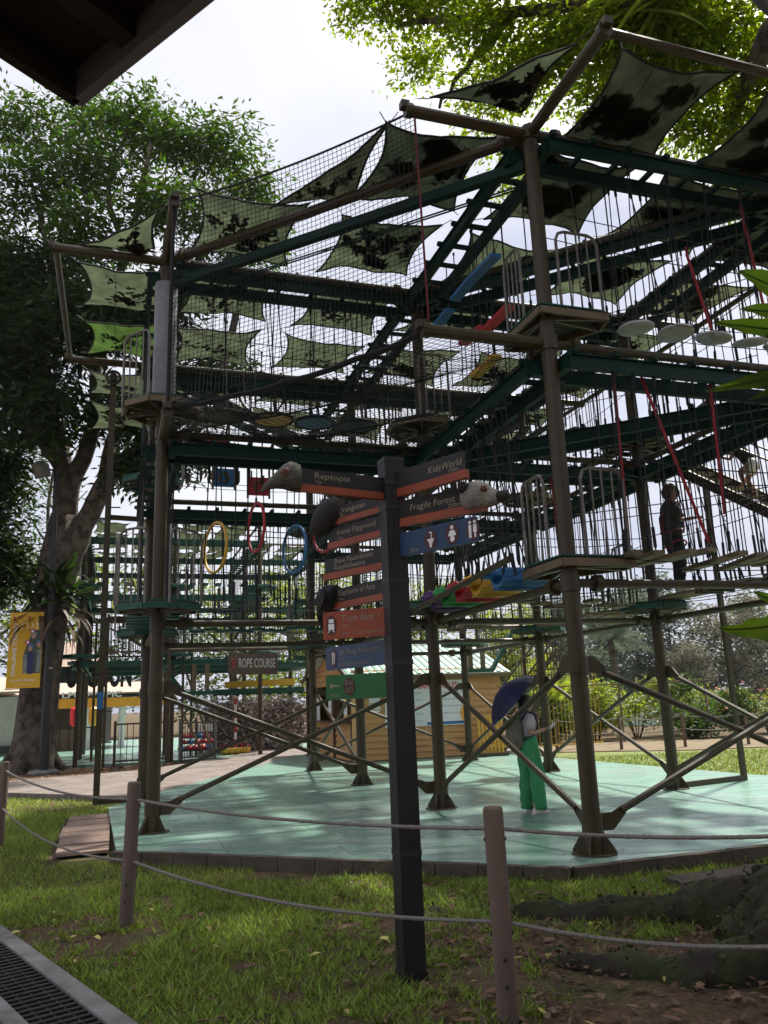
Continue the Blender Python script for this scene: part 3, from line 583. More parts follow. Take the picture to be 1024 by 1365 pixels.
# ---------------- shade sails
def sailmat(name, c):
    m = bpy.data.materials.new(name); m.use_nodes = True; t = m.node_tree; L = t.links.new; b = t.nodes['Principled BSDF']; b.inputs['Roughness'].default_value = .9; b.inputs['Specular IOR Level'].default_value = .1
    tc = t.nodes.new('ShaderNodeTexCoord'); n = t.nodes.new('ShaderNodeTexNoise'); n.inputs['Scale'].default_value = 3.2; n.inputs['Detail'].default_value = 7; L(tc.outputs['Object'], n.inputs['Vector'])
    r = t.nodes.new('ShaderNodeValToRGB'); r.color_ramp.elements[0].position = .35; r.color_ramp.elements[1].position = .7
    r.color_ramp.elements[0].color = (*[k*.5 for k in c], 1); r.color_ramp.elements[1].color = (*c, 1); L(n.outputs['Fac'], r.inputs['Fac'])
    dk = t.nodes.new('ShaderNodeMix'); dk.data_type = 'RGBA'; dk.blend_type = 'MULTIPLY'; dk.inputs[0].default_value = 1; dk.inputs[7].default_value = (.5, .5, .5, 1); L(r.outputs['Color'], dk.inputs[6]); L(dk.outputs[2], b.inputs['Base Color'])
    wv = t.nodes.new('ShaderNodeTexWave'); wv.inputs['Scale'].default_value = 18; wv.inputs['Distortion'].default_value = 1.5; L(tc.outputs['Object'], wv.inputs['Vector']); bp = t.nodes.new('ShaderNodeBump'); bp.inputs['Strength'].default_value = .25; bp.inputs['Distance'].default_value = .02; L(wv.outputs['Fac'], bp.inputs['Height']); L(bp.outputs['Normal'], b.inputs['Normal'])
    tr = t.nodes.new('ShaderNodeBsdfTranslucent'); g = t.nodes.new('ShaderNodeMix'); g.data_type = 'RGBA'; g.blend_type = 'MULTIPLY'; g.inputs[0].default_value = 1; g.inputs[7].default_value = (1.5, 1.5, 1.5, 1); L(r.outputs['Color'], g.inputs[6]); L(g.outputs[2], tr.inputs['Color'])
    ms = t.nodes.new('ShaderNodeMixShader'); ms.inputs[0].default_value = .74; L(b.outputs['BSDF'], ms.inputs[1]); L(tr.outputs['BSDF'], ms.inputs[2]); L(ms.outputs['Shader'], t.nodes['Material Output'].inputs['Surface']); return m
SM = [sailmat('dark_green_sail_cloth', (.042, .052, .030)), sailmat('grey_green_sail_cloth', (.055, .060, .034)), sailmat('olive_green_sail_cloth', (.03, .056, .013))]
LIT = []
def sail(cor, label, m=0, litter=1.0, pull=.105, dip=.10):
    P = [Vector(c) for c in cor]; N = 12; vs = []; tri = len(P) == 3; cen = sum(P, Vector())/len(P)
    Q = P if not tri else [P[0], P[1], P[2], P[2]]
    ph = rnd.uniform(0, 6)
    def f(u, v):
        uu = u+pull*(.5-u)*2*(4*v*(1-v))*(1 if abs(u-.5) > 0 else 0)*abs(2*u-1); vv = v+pull*(.5-v)*2*(4*u*(1-u))*abs(2*v-1)
        p = (Q[0]*(1-uu)+Q[1]*uu)*(1-vv)+(Q[3]*(1-uu)+Q[2]*uu)*vv
        return p-ZZ*(dip*16*u*(1-u)*v*(1-v))+ZZ*(.018*math.sin(9*u+ph)*math.sin(7*v+ph*2)+.05*mnoise.noise(Vector((u*3.2+ph*3, v*3.2, ph)))+.022*mnoise.noise(Vector((u*9+ph*5, v*3+ph, 1))))
    for a in range(N+1): vs += [f(b/N, a/N) for b in range(N+1)]
    fs = [(a*(N+1)+b, a*(N+1)+b+1, (a+1)*(N+1)+b+1, (a+1)*(N+1)+b) for a in range(N) for b in range(N)]
    t = thing('shade_sail', cen, label, 'shade sail', 'shade sails over the ropes course'); mb = MB(); mb.add(vs, fs); mb.build('cloth', SM[m], t, smooth=True)
    hb = MB(); ed = [f(b/N, 0) for b in range(N+1)]+[f(1, a/N) for a in range(1, N+1)]+[f(1-b/N, 1) for b in range(1, N+1)]+[f(0, 1-a/N) for a in range(1, N)]
    e2 = [ed[0]]
    for p in ed[1:]:
        if (p-e2[-1]).length > .01: e2.append(p)
    hb.path(e2, .016, 5, closed=True); hb.build('hem', M['hem'], t)
    if not tri:
        for sv in (.34, .67): MB().path([f(sv, a/N)-ZZ*.003 for a in range(N+1)], .0045, 4).build('seam', M['hem'], t)
    for c in P: MB().tube(c, c+(c-cen).normalized()*.16+ZZ*.03, .007, 4).build('corner_link', M['galv'], t)
    # leaf litter lying on top
    n = int(620*litter); cu, cv = rnd.uniform(.4, .6), rnd.uniform(.4, .62); cl = [(rnd.gauss(cu, .17), rnd.gauss(cv, .15)) for _ in range(11)]
    for _ in range(n):
        a, c = rnd.choice(cl); u, v = rnd.gauss(a, .06), rnd.gauss(c, .05)
        if .06 < u < .94 and .06 < v < .94: LIT.append(f(u, v)+ZZ*(.012+rnd.random()*.010))
zs = 8.62
def cellsail(i0, j0, label, m=0, lit=1.0):
    c = [G(i0+.08, j0+.07, zs+rnd.uniform(-.05, .12)), G(i0+.08, j0+.455, zs+rnd.uniform(-.05, .12)), G(i0+.47, j0+.455, zs+rnd.uniform(-.05, .12)), G(i0+.47, j0+.07, zs+rnd.uniform(-.05, .12))]
    sail(c, label, m, lit)
ROWN = {-1: 'front', -.5: 'second', 0: 'third', .5: 'fourth', 1: 'fifth', 1.5: 'rearmost'}; COLN = {-1: 'far left', -.5: 'left', 0: 'right', .5: 'far right'}
for i0 in (0, .5, 1, 1.5):
    for j0 in (-1, -.5, 0, .5):
        cellsail(i0, j0, f'green shade sail, {ROWN[i0]} row from the front, {COLN[j0]} column', 0, .14 if j0 < 0 else 1)
for i0 in (-1, -.5):
    for j0 in (0, .5): cellsail(i0, j0, f'leaf heaped shade sail, {ROWN[i0]} row, {COLN[j0]} column behind the top beam', 1 if i0 == -1 else 0, 2.2)
cellsail(-1, -.5, 'dark leaf strewn shade sail under the top diagonal tube left of the near right pole', 0, 1.5)
cellsail(-.5, -1, 'dark green shade sail behind the net and the diagonal tube', 0, .4); cellsail(-.5, -.5, 'dark green shade sail with leaf heap left of the ladder like beam', 0, .8)
sail([G(-.40, -.68, zs), G(-.88, -.40, zs+.1), G(-.50, -.42, zs)], 'grey pointed shade sail seen through the top of the net', 1, .1)
cellsail(-1.42, .03, 'large ragged shade sail heaped with black leaves just right of the high outrigger tube', 1, 3.2)
cellsail(-1.42, .53, 'shade sail heaped with leaves at the upper right edge', 1, 2.6)
sail([G(-1.03, -.33, zs), G(-1.33, -.03, zs), G(-1.05, -.05, zs)], 'narrow pointed dark shade sail stretched left of the high outrigger tube', 0, .5)
sail([G(.03, -1.33, zs), G(-.28, -1.04, zs), G(-.02, -1.05, zs)], 'small triangular green shade sail above the left outrigger tube', 0, .2)
cellsail(.06, -1.39, 'upper square green shade sail left of the grey padded pole', 0, .12)
cellsail(.55, -1.39, 'lower bright green shade sail left of the grey padded pole', 2, .15)
for i0 in (1.1, 1.6): cellsail(i0, -1.39, 'green shade sail on the left rim behind the bright one' if i0 < 1.5 else 'green shade sail at the left rear rim', 0, .3)
for k, i0 in enumerate((-.95, -.45, .05, .55, 1.05, 1.55)): cellsail(i0, .97, f'shade sail on the right rim in the {["front", "second", "third", "fourth", "fifth", "rearmost"][k]} place', 1 if k % 2 else 0, 1.2)
L_ = np.array([tuple(p) for p in LIT]); n = len(L_); ang = rng.uniform(0, 2*PI, n); sz = rng.uniform(.04, .085, n); d1 = np.stack([np.cos(ang), np.sin(ang), rng.uniform(-.08, .08, n)], 1)*sz[:, None]; d2 = np.stack([-np.sin(ang), np.cos(ang), rng.uniform(-.1, .1, n)], 1)*(sz*.5)[:, None]
tag(quads('leaf_litter', np.stack([L_-d1, L_+d2, L_+d1, L_-d2], 1), mat('dry_leaf_litter', (.035, .024, .014), rough=.9, rnd_isl=.4)), 'dead leaves heaped in dark patches on the shade sails', 'leaf litter', kind='stuff')
# ---------------- lettering helper
TXT = {}
def text(name, s, m, org, xa, ya, h, width=None, parent=None, depth=.003, align='LEFT', shear=0, bold=.0, spacing=1.0):
    cu = bpy.data.curves.new('t', 'FONT'); cu.body = s; cu.size = 1; cu.extrude = 0; cu.align_x = align; cu.shear = shear; cu.offset = bold; cu.space_character = spacing; cu.resolution_u = 3
    ob = bpy.data.objects.new('t', cu); C.objects.link(ob); dg = bpy.context.evaluated_depsgraph_get(); me = bpy.data.meshes.new_from_object(ob.evaluated_get(dg)); bpy.data.objects.remove(ob)
    xa, ya = Vector(xa).normalized(), Vector(ya).normalized(); na = xa.cross(ya); org = Vector(org)
    vs = [v.co.copy() for v in me.vertices]; fs = [tuple(p.vertices) for p in me.polygons]; bpy.data.meshes.remove(me)
    sc = h/.72; w_ = max(v.x for v in vs)-min(v.x for v in vs); sx = sc if width is None else width/w_
    b = MB(); n = len(vs); P = [org+xa*(v.x*sx)+ya*(v.y*sc)+na*depth for v in vs]
    b.add(P, fs); return b.build(name, m, parent)
# ---------------- signpost
blk = mat('black_brown_timber', (.006, .005, .005), (.012, .009, .009), 14, .55, .3, 50, stretch=(1, 1, .15))
sgn_dark = mat('dark_sign_board', (.009, .007, .0065), (.016, .013, .012), 4, .6, .25, 30, stretch=(1, 1, 6)); sgn_or = mat('orange_sign_paint', (.27, .05, .012), (.21, .038, .01), 5, .5)
sgn_bl = mat('blue_sign_paint', (.005, .03, .085), (.007, .036, .10), 5, .45); sgn_gr = mat('green_sign_paint', (.006, .10, .02), (.008, .115, .024), 5, .45)
ltr = mat('cream_lettering', (.25, .22, .155), rough=.6); dro = mat('dark_red_disc_paint', (.06, .012, .012), rough=.5)
PP = Vector((.06, 5.55, 0)); sp = thing('signpost', PP, 'tall dark timber signpost carrying eleven coloured direction boards and four animal heads', 'signpost')
b = MB(); b.box(PP+ZZ*1.68, .145, .145, 3.36, .35); b.box(PP+ZZ*.03, .16, .16, .06, .35); b.build('post', blk, sp)
MB().box(PP+ZZ*3.372, .15, .15, .03, .35).build('post_cap', M['darkmetal'], sp)
for z in (.75, 1.95, 2.5, 3.02, 3.2): MB().box(PP+ZZ*z, .152, .152, .035, .35).build('bracket_band', M['darkmetal'], sp)
BO = dict(rept=(3.239, 3.079, .78, -.86, -.51), orang=(3.15, 3.018, .72, -.70, .72), animal=(2.997, 2.839, .68, -.69, .72), show=(2.759, 2.604, .72, -.71, .70), eleph=(2.541, 2.39, .82, -.62, .79), tram=(2.333, 2.138, .58, -.90, .44), ahmeng=(2.117, 1.946, .97, -.56, .83), exit=(1.891, 1.723, .60, -.85, .52), kidz=(3.278, 3.09, .68, .70, -.71), frag=(3.062, 2.877, .74, .80, -.60), toilet=(2.829, 2.663, .74, .71, -.70))
def oval(b, c, X, rx, rz, n=20): # oval in the plane of a board
    b.add([c+X*(rx*math.cos(2*PI*k/n))+ZZ*(rz*math.sin(2*PI*k/n)) for k in range(n)], [tuple(range(n))]); return b
def boardsign(key, name, m, lines, strip=True, lab=None):
    zt, zb, L, dx, dy = BO[key]; d = Vector((dx, dy, 0)).normalized(); h = zt-zb; nrm = d.cross(ZZ)
    if nrm.y > 0: nrm = -nrm
    X = d if d.x > 0 else -d; st = .32*h if strip else 0
    b = MB(); p, q = PP+d*.06, PP+d*L; b.bar(p+ZZ*(zb+st+(h-st)/2), q+ZZ*(zb+st+(h-st)/2), .03, h-st)
    o = b.build(name, m, sp)
    if lab: o['label'] = lab
    if strip: b = MB(); b.bar(p+ZZ*(zb+st/2), q+d*.02+ZZ*(zb+st/2), .04, st-.002); b.build('orange_strip', sgn_or, o)
    left = (q if d.x < 0 else p+d*.05)
    for (s, u, v, hh, wd) in lines:                      # u along X from the left end, v height fraction above zb
        text('lettering', s, ltr, left+X*u+ZZ*(zb+h*v)+nrm*.0155, X, ZZ, hh, wd, o, .002, shear=.12)
    return o, left, X, nrm, zb, h, q, d
r_ = boardsign('rept', 'direction_board', sgn_dark, [('Reptopia', .16, .62, .042, .27), ('75m', .17, .40, .022, .05)], lab='grey brown board lettered Reptopia with a bird like head at its end')
rq, rd = r_[6], r_[7]
o_ = boardsign('orang', 'direction_board', sgn_dark, [('Orangutan', .15, .55, .045, .30), ('150m', .15, .36, .02, .07)], lab='dark board lettered Orangutan with a dark primate head')
a_ = boardsign('animal', 'direction_board', sgn_dark, [('Animal Playground', .08, .58, .043, .44), ('110m', .08, .36, .02, .07)])
s_ = boardsign('show', 'direction_board', sgn_dark, [('Shaw Foundation', .10, .70, .04, .42), ('Amphitheatre', .10, .40, .04, .34)])
e_ = boardsign('eleph', 'direction_board', sgn_dark, [('Elephants of Asia', .14, .62, .045, .46), ('230m', .14, .38, .02, .08)], lab='dark board lettered Elephants of Asia with a black elephant head')
t_ = boardsign('tram', 'direction_board', sgn_or, [('Tram Stop 1', .15, .62, .045, .30), ('150m', .15, .40, .022, .06), ('EXIT TO ENTRANCE', .15, .14, .018, .32)], False, 'orange board lettered Tram Stop 1')
m_ = boardsign('ahmeng', 'direction_board', sgn_bl, [('Ah Meng Restaurant', .20, .60, .044, .57), ('75m', .22, .36, .024, .07), ('KIDS MEALS AVAILABLE', .20, .12, .022, .44)], False, 'blue board lettered Ah Meng Restaurant')
x_ = boardsign('exit', 'direction_board', sgn_gr, [('350m', .03, .10, .022, .08)], False, 'plain green exit board, lowest on the post')
k_ = boardsign('kidz', 'direction_board', sgn_dark, [('KidzWorld', .26, .52, .05, .30), ('750m', .44, .36, .024, .09)])
f_ = boardsign('frag', 'direction_board', sgn_dark, [('Fragile Forest', .05, .54, .048, .37), ('250m', .36, .36, .026, .10)], lab='dark board lettered Fragile Forest with a white lemur head')
w_ = boardsign('toilet', 'direction_board', sgn_bl, [('75m', .05, .10, .03, .08)], False, 'blue board with three white toilet and baby room symbols')
def pict(S_, u, rx, rz, shapes, v=.5):
    o, left, X, nrm, zb, h = S_[:6]; c = left+X*u+ZZ*(zb+h*v); b = MB(); oval(b, c+nrm*.0175, X, rx, rz); b.build('symbol_disc', dro, o)
    b = MB()
    for sh in shapes:
        b.add([c+nrm*.0192+X*x+ZZ*z for x, z in sh], [tuple(range(len(sh)))])
    b.build('symbol', M['white'], o)
def circ(x, z, r, n=10): return [(x+r*math.cos(2*PI*k/n), z+r*math.sin(2*PI*k/n)) for k in range(n)]
pict(t_, .07, .042, .072, [[(-.024, -.03), (.024, -.03), (.024, .012), (-.024, .012)], [(-.02, .018), (.02, .018), (.02, .045), (-.02, .045)], [(-.03, -.048), (-.012, -.03), (-.004, -.03), (-.02, -.048)], [(.03, -.048), (.012, -.03), (.004, -.03), (.02, -.048)]])
pict(m_, .12, .05, .068, [[(-.016, -.045), (-.006, -.045), (-.004, .045), (-.018, .045)], [(.006, -.045), (.016, -.045), (.022, .03), (.012, .048), (.005, .03)]])
pict(x_, .20, .05, .062, [])
text('lettering', 'Exit', ltr, x_[1]+x_[2]*.165+ZZ*(x_[4]+x_[5]*.56)+x_[3]*.02, x_[2], ZZ, .036, .07, x_[0], .002, shear=.2)
text('lettering', '出口', ltr, x_[1]+x_[2]*.168+ZZ*(x_[4]+x_[5]*.28)+x_[3]*.02, x_[2], ZZ, .03, .062, x_[0], .002)
c = x_[1]+x_[2]*.08+ZZ*(x_[4]+x_[5]*.56)+x_[3]*.018; b = MB(); X = x_[2]
b.add([c+X*x+ZZ*z for x, z in [(-.05, 0), (-.02, .025), (-.02, .006), (.035, .006), (.035, -.006), (-.02, -.006), (-.02, -.025)]], [tuple(range(7))]); b.build('arrow', ltr, x_[0])
pict(w_, .25, .055, .072, [[(-.03, .005), (.03, .005), (.022, -.02), (.012, -.028), (.008, -.055), (-.008, -.055), (-.012, -.028)], [(.004, .005), (.010, .005), (.016, .048), (.010, .05)], [(.012, .05), (.012, .04), (-.012, .044), (-.010, .052)]], .46)
pict(w_, .44, .055, .072, [circ(0, .042, .014), [(-.034, -.012), (-.02, .022), (.02, .022), (.034, -.012), (.02, -.016), (-.02, -.016)], circ(0, -.034, .02)], .5)
pict(w_, .61, .055, .072, [circ(-.02, .046, .011), circ(.02, .046, .011), [(-.032, .03), (-.008, .03), (-.010, -.055), (-.03, -.055)], [(.008, .03), (.032, .03), (.036, -.02), (.027, -.02), (.027, -.055), (.013, -.055), (.013, -.02), (.004, -.02)]], .5)
# animal heads on board ends
def head(o, q, d, prof, m, name='animal_head', up=0):   # prof: (along, z centre, half width, half height)
    q = Vector(q); s = d.cross(ZZ); vs = []; n = 12
    for a, z, rw, rh in prof:
        for k in range(n): vs.append(q+d*a+ZZ*(z+rh*math.sin(2*PI*k/n))+s*(rw*math.cos(2*PI*k/n)))
    k = len(prof); fs = [(a*n+t, a*n+(t+1) % n, (a+1)*n+(t+1) % n, (a+1)*n+t) for a in range(k-1) for t in range(n)]+[tuple(range(n))[::-1], tuple(range((k-1)*n, k*n))]
    b = MB(); b.add(vs, fs); return b
skin_g = mat('grey_green_head_paint', (.09, .082, .06), (.045, .042, .032), 20, .7, .6, 60); brow = mat('rusty_eye_patch', (.13, .035, .02), (.09, .025, .016), 20, .6); fur_d = mat('dark_fur_paint', (.016, .014, .013), (.028, .024, .022), 25, .8, .7, 60); fur_w = mat('white_fur_paint', (.27, .25, .22), (.16, .15, .13), 16, .8, .6, 60); eye = mat('glossy_dark_eye', (.01, .008, .006), rough=.15)
zc = (BO['rept'][0]+BO['rept'][1])/2
b = head(0, rq+ZZ*zc, rd, [(-.06, .012, .055, .098), (.0, .018, .068, .105), (.05, .008, .062, .085), (.10, -.018, .045, .06), (.15, -.05, .028, .038), (.19, -.082, .016, .026), (.205, -.095, .008, .013)], skin_g); oo = b.build('animal_head', skin_g, r_[0], smooth=True)
b = MB(); nr = r_[3]; b.lathe(rq+rd*.055+ZZ*(zc+.028)+nr*.048, [(.036, -.012), (.03, .01), (.015, .018)], 12, ax=nr); b.build('eye_patch', brow, r_[0], smooth=True)
zc = (BO['orang'][0]+BO['orang'][1])/2; q, d = o_[6], o_[7]; b = head(0, q+ZZ*zc, d, [(-.16, .05, .06, .08), (-.1, .04, .10, .12), (-.02, .02, .11, .135), (.06, -.01, .10, .12), (.12, -.045, .075, .08), (.155, -.06, .045, .045)], fur_d); b.build('animal_head', fur_d, o_[0], smooth=True)
zc = (BO['eleph'][0]+BO['eleph'][1])/2; q, d = e_[6], e_[7]; b = head(0, q+ZZ*zc, d, [(-.1, .02, .07, .09), (0, .01, .10, .12), (.07, -.02, .08, .10), (.12, -.06, .045, .06), (.13, -.12, .03, .05), (.11, -.17, .022, .03)], fur_d)
s = d.cross(ZZ)
for sg in (-1, 1): b.slab([q+ZZ*(zc+z)+d*(a)+s*sg*(.09+.012*k) for k, (a, z) in enumerate([(-.0, .08), (-.09, .09), (-.11, .0), (-.07, -.08), (.0, -.03)])], s*sg*.012)
b.build('animal_head', fur_d, e_[0], smooth=False)
zc = (BO['frag'][0]+BO['frag'][1])/2+.01; q, d = f_[6], f_[7]; b = head(0, q-d*.05+ZZ*zc, d, [(-.10, .0, .05, .06), (-.04, .012, .088, .098), (.03, .012, .092, .10), (.09, -.005, .07, .08), (.13, -.022, .045, .055), (.17, -.03, .034, .04), (.20, -.03, .022, .026)], fur_w); b.build('animal_head', fur_w, f_[0], smooth=True)
b = MB(); nr = f_[3]; b.lathe(q+d*.125+ZZ*(zc-.028), [(.04, -.01), (.036, .04), (.022, .062)], 12, ax=d); b.build('muzzle', fur_d, f_[0], smooth=True)
for sg in (-1, 1): b = MB(); b.lathe(q-d*.1+nr*sg*.06+ZZ*(zc+.06), [(.012, -.03), (.042, .0), (.036, .03), (.01, .055)], 10, ax=nr*sg*.8+ZZ*.5-d*.4); b.build('ear', fur_d, f_[0], smooth=True)
for sg in (-1, 1): b = MB(); b.lathe(q+d*.045+nr*sg*.07+ZZ*(zc+.03), [(.024, -.01), (.02, .010), (.008, .015)], 10, ax=nr*sg+d*.4); b.build('eye', brow, f_[0], smooth=True)
# ---------------- rope fence in front of the deck
timber = mat('brown_fence_timber', (.155, .11, .085), (.10, .068, .052), 5, .75, .35, 40, stretch=(1, 1, .12)); ropem = mat('grey_fence_rope', (.26, .23, .20), (.17, .15, .13), 60, .95, .6, 150)
FP = [(-5.25, 11.3, 1.1, .02, 0), (-2.21, 7.06, 1.12, .03, .02), (.555, 4.78, 1.10, -.01, .01), (2.75, 4.35, 1.10, .01, 0)]
posts = []
for k, (x, y, h, tx, ty) in enumerate(FP):
    lab = ['brown timber fence post at the left edge of the photo', 'brown timber fence post at the near left corner of the deck', 'thick brown timber fence post right of the signpost', 'brown timber fence post beside the mossy roots'][k]
    t = thing('fence_post', (x, y, 0), lab, 'fence post', 'rope fence posts'); p, q = Vector((x, y, -.05)), Vector((x+tx, y+ty, h)); d = (q-p).normalized()
    MB().path([p, q-d*.012, q], [.058, .056, .049], 14).build('post', timber, t)
    for z in (.50, .98): MB().tube(p+d*(z)-Vector((.062, .0, 0)), p+d*(z)+Vector((.062, 0, 0)), .011, 6).build('bolt', M['darkmetal'], t)
    for z in (.25, .38): MB().tube(p+d*z+Vector((0, -.06, 0)), p+d*z+Vector((0, -.052, 0)), .012, 6).build('bolt', M['darkmetal'], t)
    posts.append((p, d))
nm = ['left edge', 'near left', 'signpost side', 'mossy roots']
for k in range(3):
    for z, lv, sg in ((.98, 'upper', .05), (.50, 'lower', .10)):
        (p, d), (q, e) = posts[k], posts[k+1]; a, c = p+d*(z+.05), q+e*(z+.05); h = (c-a).normalized()*.06; b = MB(); pts = sag(a+h, c-h, sg+(.04 if k == 0 else 0), 26); b.path(pts, .0115, 6)
        for m in range(2): # the lay of the strands
            b.path([pt+Vector((0, .006*math.cos(i*2.2+m*PI), .006*math.sin(i*2.2+m*PI))) for i, pt in enumerate(pts)], .0075, 5)
        o = b.build('fence_rope', ropem); tag(o, f'{lv} fence rope from the {nm[k]} post to the {nm[k+1]} post', 'rope', 'fence ropes')
# a further span going out of frame left
# ---------------- flat paving slabs right of the kerb
for k, (i, j, a, l, lab) in enumerate(((-1.27, .20, .1, 1.5, 'flat grey paving slab lying in the dirt right of the kerb corner'), (-1.30, .62, .0, 1.5, 'second grey paving slab lying further right along the kerb'))):
    c = G(i, j, .035); tag(MB().bar(c-EB*l/2, c+EB*l/2, .30, .07).build('paving_slab', M['conc']), lab, 'paving slab', 'slabs beside the kerb')
# ---------------- siding hut
sid = mat('orange_brown_siding', (.60, .34, .145), (.50, .27, .105), 3, .6, .1, 40, stretch=(.4, .4, 3)); sidd = mat('dark_door_timber', (.13, .07, .045), (.09, .05, .035), 4, .7)
roofw = mat('white_roof_sheet', (.62, .66, .62), (.52, .56, .53), 5, .45); roofg = mat('green_roof_rib', (.09, .22, .17), (.07, .18, .14), 5, .5)
I0, I1, J0, J1 = 2.42, 3.64, .38, 1.44; ze = 2.55; zr = 3.42; im = (I0+I1)/2
hut = thing('siding_hut', G(im, .9, .12), 'small orange brown timber hut with a green and white striped metal roof', 'hut')
def siding(p, q, z0, z1, name='wall', top=None):
    p, q = Vector(p), Vector(q); d = (q-p).normalized(); n = d.cross(ZZ); z = z0; b = MB(); hgt = .165
    while z < z1-.01:
        h = min(hgt, z1-z); a, c = p, q
        if top: # gable: clip to roof line
            m = p.lerp(q, .5); f = max(0.02, 1-(z+h-top[0])/(top[1]-top[0])) if z+h > top[0] else 1; a, c = m+(p-m)*f, m+(q-m)*f
        b.slab([a+ZZ*z-n*.0, a+ZZ*(z+h)-n*.0, a+ZZ*(z+h)-n*.06, a+ZZ*z-n*.06], (c-a))
        b.slab([a+ZZ*z+n*.055, a+ZZ*(z+h)+n*.002, a+ZZ*(z+h)-n*.001, a+ZZ*z-n*.001], (c-a)); z += hgt
    return b.build(name, sid, hut)
c00, c01, c10, c11 = G(I0, J0), G(I0, J1), G(I1, J0), G(I1, J1)
siding(c00, c01, .14, ze)                                   # front towards the deck
siding(c10, c00+(c10-c00)*.0, .14, 1.15)                    # left side below the counter
siding(c10, c00, 2.2, zr-.02, 'gable', (ze, zr)); siding(c01, c11, .14, ze); siding(c11, c10, .14, ze)
for (a) in (c00+EA*.12, c10-EA*.12, c00+EA*2.05): MB().bar(Vector(a)+ZZ*.14, Vector(a)+ZZ*2.2, .10, .2, up=EB).build('pillar', sidd, hut)
MB().bar(c00-EA*.03-EB*.03+ZZ*.14, c00-EA*.03-EB*.03+ZZ*ze, .13, .13, up=EB).build('corner_trim', mat('pale_corner_trim', (.62, .36, .17), rough=.6), hut)
MB().bar(c10-EB*.1+ZZ*1.15, c00-EB*.1+ZZ*1.15, .35, .05).build('counter', sidd, hut)
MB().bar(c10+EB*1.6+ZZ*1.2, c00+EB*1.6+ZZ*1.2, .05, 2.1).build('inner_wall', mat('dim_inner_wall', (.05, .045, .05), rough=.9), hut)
MB().bar(c10+EA*-.55+ZZ*.15, c10+EA*-.55+ZZ*2.2, .9, .05, up=EB).build('door', sidd, hut)
rt = MB(); rgm = MB(); ov = .28
for sg, (ia, za) in ((1, (I0-ov/S, ze-.18)), (-1, (I1+ov/S, ze-.18))):
    a, bq = G(ia, J0-.07, za), G(im, J0-.07, zr); L = G(ia, J1+.06)-G(ia, J0-.07); up = (bq-a).cross(L).normalized(); up = up if up.z > 0 else -up
    rt.slab([a, bq, bq+L, a+L], up*.03); n = 22
    for k in range(n):
        o = L*((k+.15)/n); rgm.slab([a+o+up*.031, bq+o+up*.031, bq+o+L*.5/n+up*.031, a+o+L*.5/n+up*.031], up*.022)
rt.build('roof', roofw, hut); rgm.build('roof_ribs', roofg, hut)
b = MB(); b.bar(G(im, J0-.08, zr+.03), G(im, J1+.07, zr+.03), .2, .05); b.build('ridge_cap', roofg, hut)
b = MB()
for ia in (I0-ov/S, I1+ov/S): b.bar(G(ia, J0-.075, ze-.2), G(im, J0-.075, zr-.03), .03, .14)
b.build('barge_board', sidd, hut)
MB().bar(G(I0-ov/S+.003, J0-.07, ze-.22), G(I0-ov/S+.003, J1+.06, ze-.22), .03, .13).build('fascia', mat('dull_brown_fascia', (.16, .10, .05), rough=.7), hut)
# notices on the hut
paper = mat('white_notice_sheet', (.72, .73, .75), rough=.5); pink = mat('pink_red_lettering', (.62, .03, .12), rough=.5); grey = mat('grey_fine_lettering', (.3, .31, .34), rough=.6)
fr = -EA
sb = thing('safety_board', G(I0, .80, .95)+fr*.05, 'white SAFETY RULES board with pink title on the hut front wall', 'notice board')
def fpt(j, z, o): return G(I0, j, z)+fr*o
MB().bar(fpt(.585, 1.60, .045), fpt(1.20, 1.60, .045), .02, 1.24).build('board', paper, sb)
text('lettering', 'SAFETY RULES', pink, fpt(.825, 2.0, .058), EB, ZZ, .16, 1.2, sb, .003, bold=.025)
for k in range(9):
    jj = .61 if k < 5 else .90; z = 1.86-.19*(k % 5); text('lettering', ['Always wear your helmet', 'No running on the deck', 'Follow the staff at all times', 'Clip on before you climb', 'One climber on a step', 'Keep long hair tied', 'No loose items allowed', 'Closed shoes are required', 'Do not lift the net'][k], pink if k == 2 else grey, fpt(jj, z, .058), EB, ZZ, .055, 1.0, sb, .003)
b = MB(); b.bar(fpt(.88, 1.04, .057), fpt(1.20, 1.04, .057), .004, .08); b.build('blue_band', M['blue'], sb)
b = MB(); b.add([fpt(1.16+.035*math.cos(t*PI/6), 1.28+.24*math.sin(t*PI/6), .058) for t in range(12)], [tuple(range(12))]); b.build('orange_patch', mat('orange_print', (.75, .36, .05), rough=.5), sb)
n2 = thing('notice', fpt(.51, 1.45, .04), 'small white notice pinned near the hut corner', 'notice'); MB().bar(fpt(.475, 1.66, .04), fpt(.55, 1.66, .04), .012, .52).build('sheet', paper, n2)
for k in range(7): text('lettering', 'notice to visitors', grey, fpt(.48, 1.83-.06*k, .05), EB, ZZ, .025, .26, n2, .002)
def spt(i, z, o): return G(i, J0, z)-EB*o
for (i, z, hh, wi, lab) in ((3.42, 1.55, 1.15, .42, 'tall yellow topped poster at the hut doorway'), (3.05, 1.62, .52, .36, 'white poster on the dark hut counter front'), (2.62, 1.58, .60, .34, 'pale leaflet sheet hung beside the hut counter opening')):
    t = thing('poster', spt(i, z-hh/2, .04), lab, 'poster'); MB().bar(spt(i+wi/2/S, z, .04), spt(i-wi/2/S, z, .04), .015, hh).build('sheet', paper, t)
    b = MB(); b.bar(spt(i+wi/2/S, z+hh*.38, .052), spt(i-wi/2/S, z+hh*.38, .052), .006, hh*.2); b.bar(spt(i+wi/2/S, z-hh*.44, .052), spt(i-wi/2/S, z-hh*.44, .052), .006, hh*.1); b.build('coloured_band', mat('yellow_print', (.7, .40, .04), rough=.5), t)
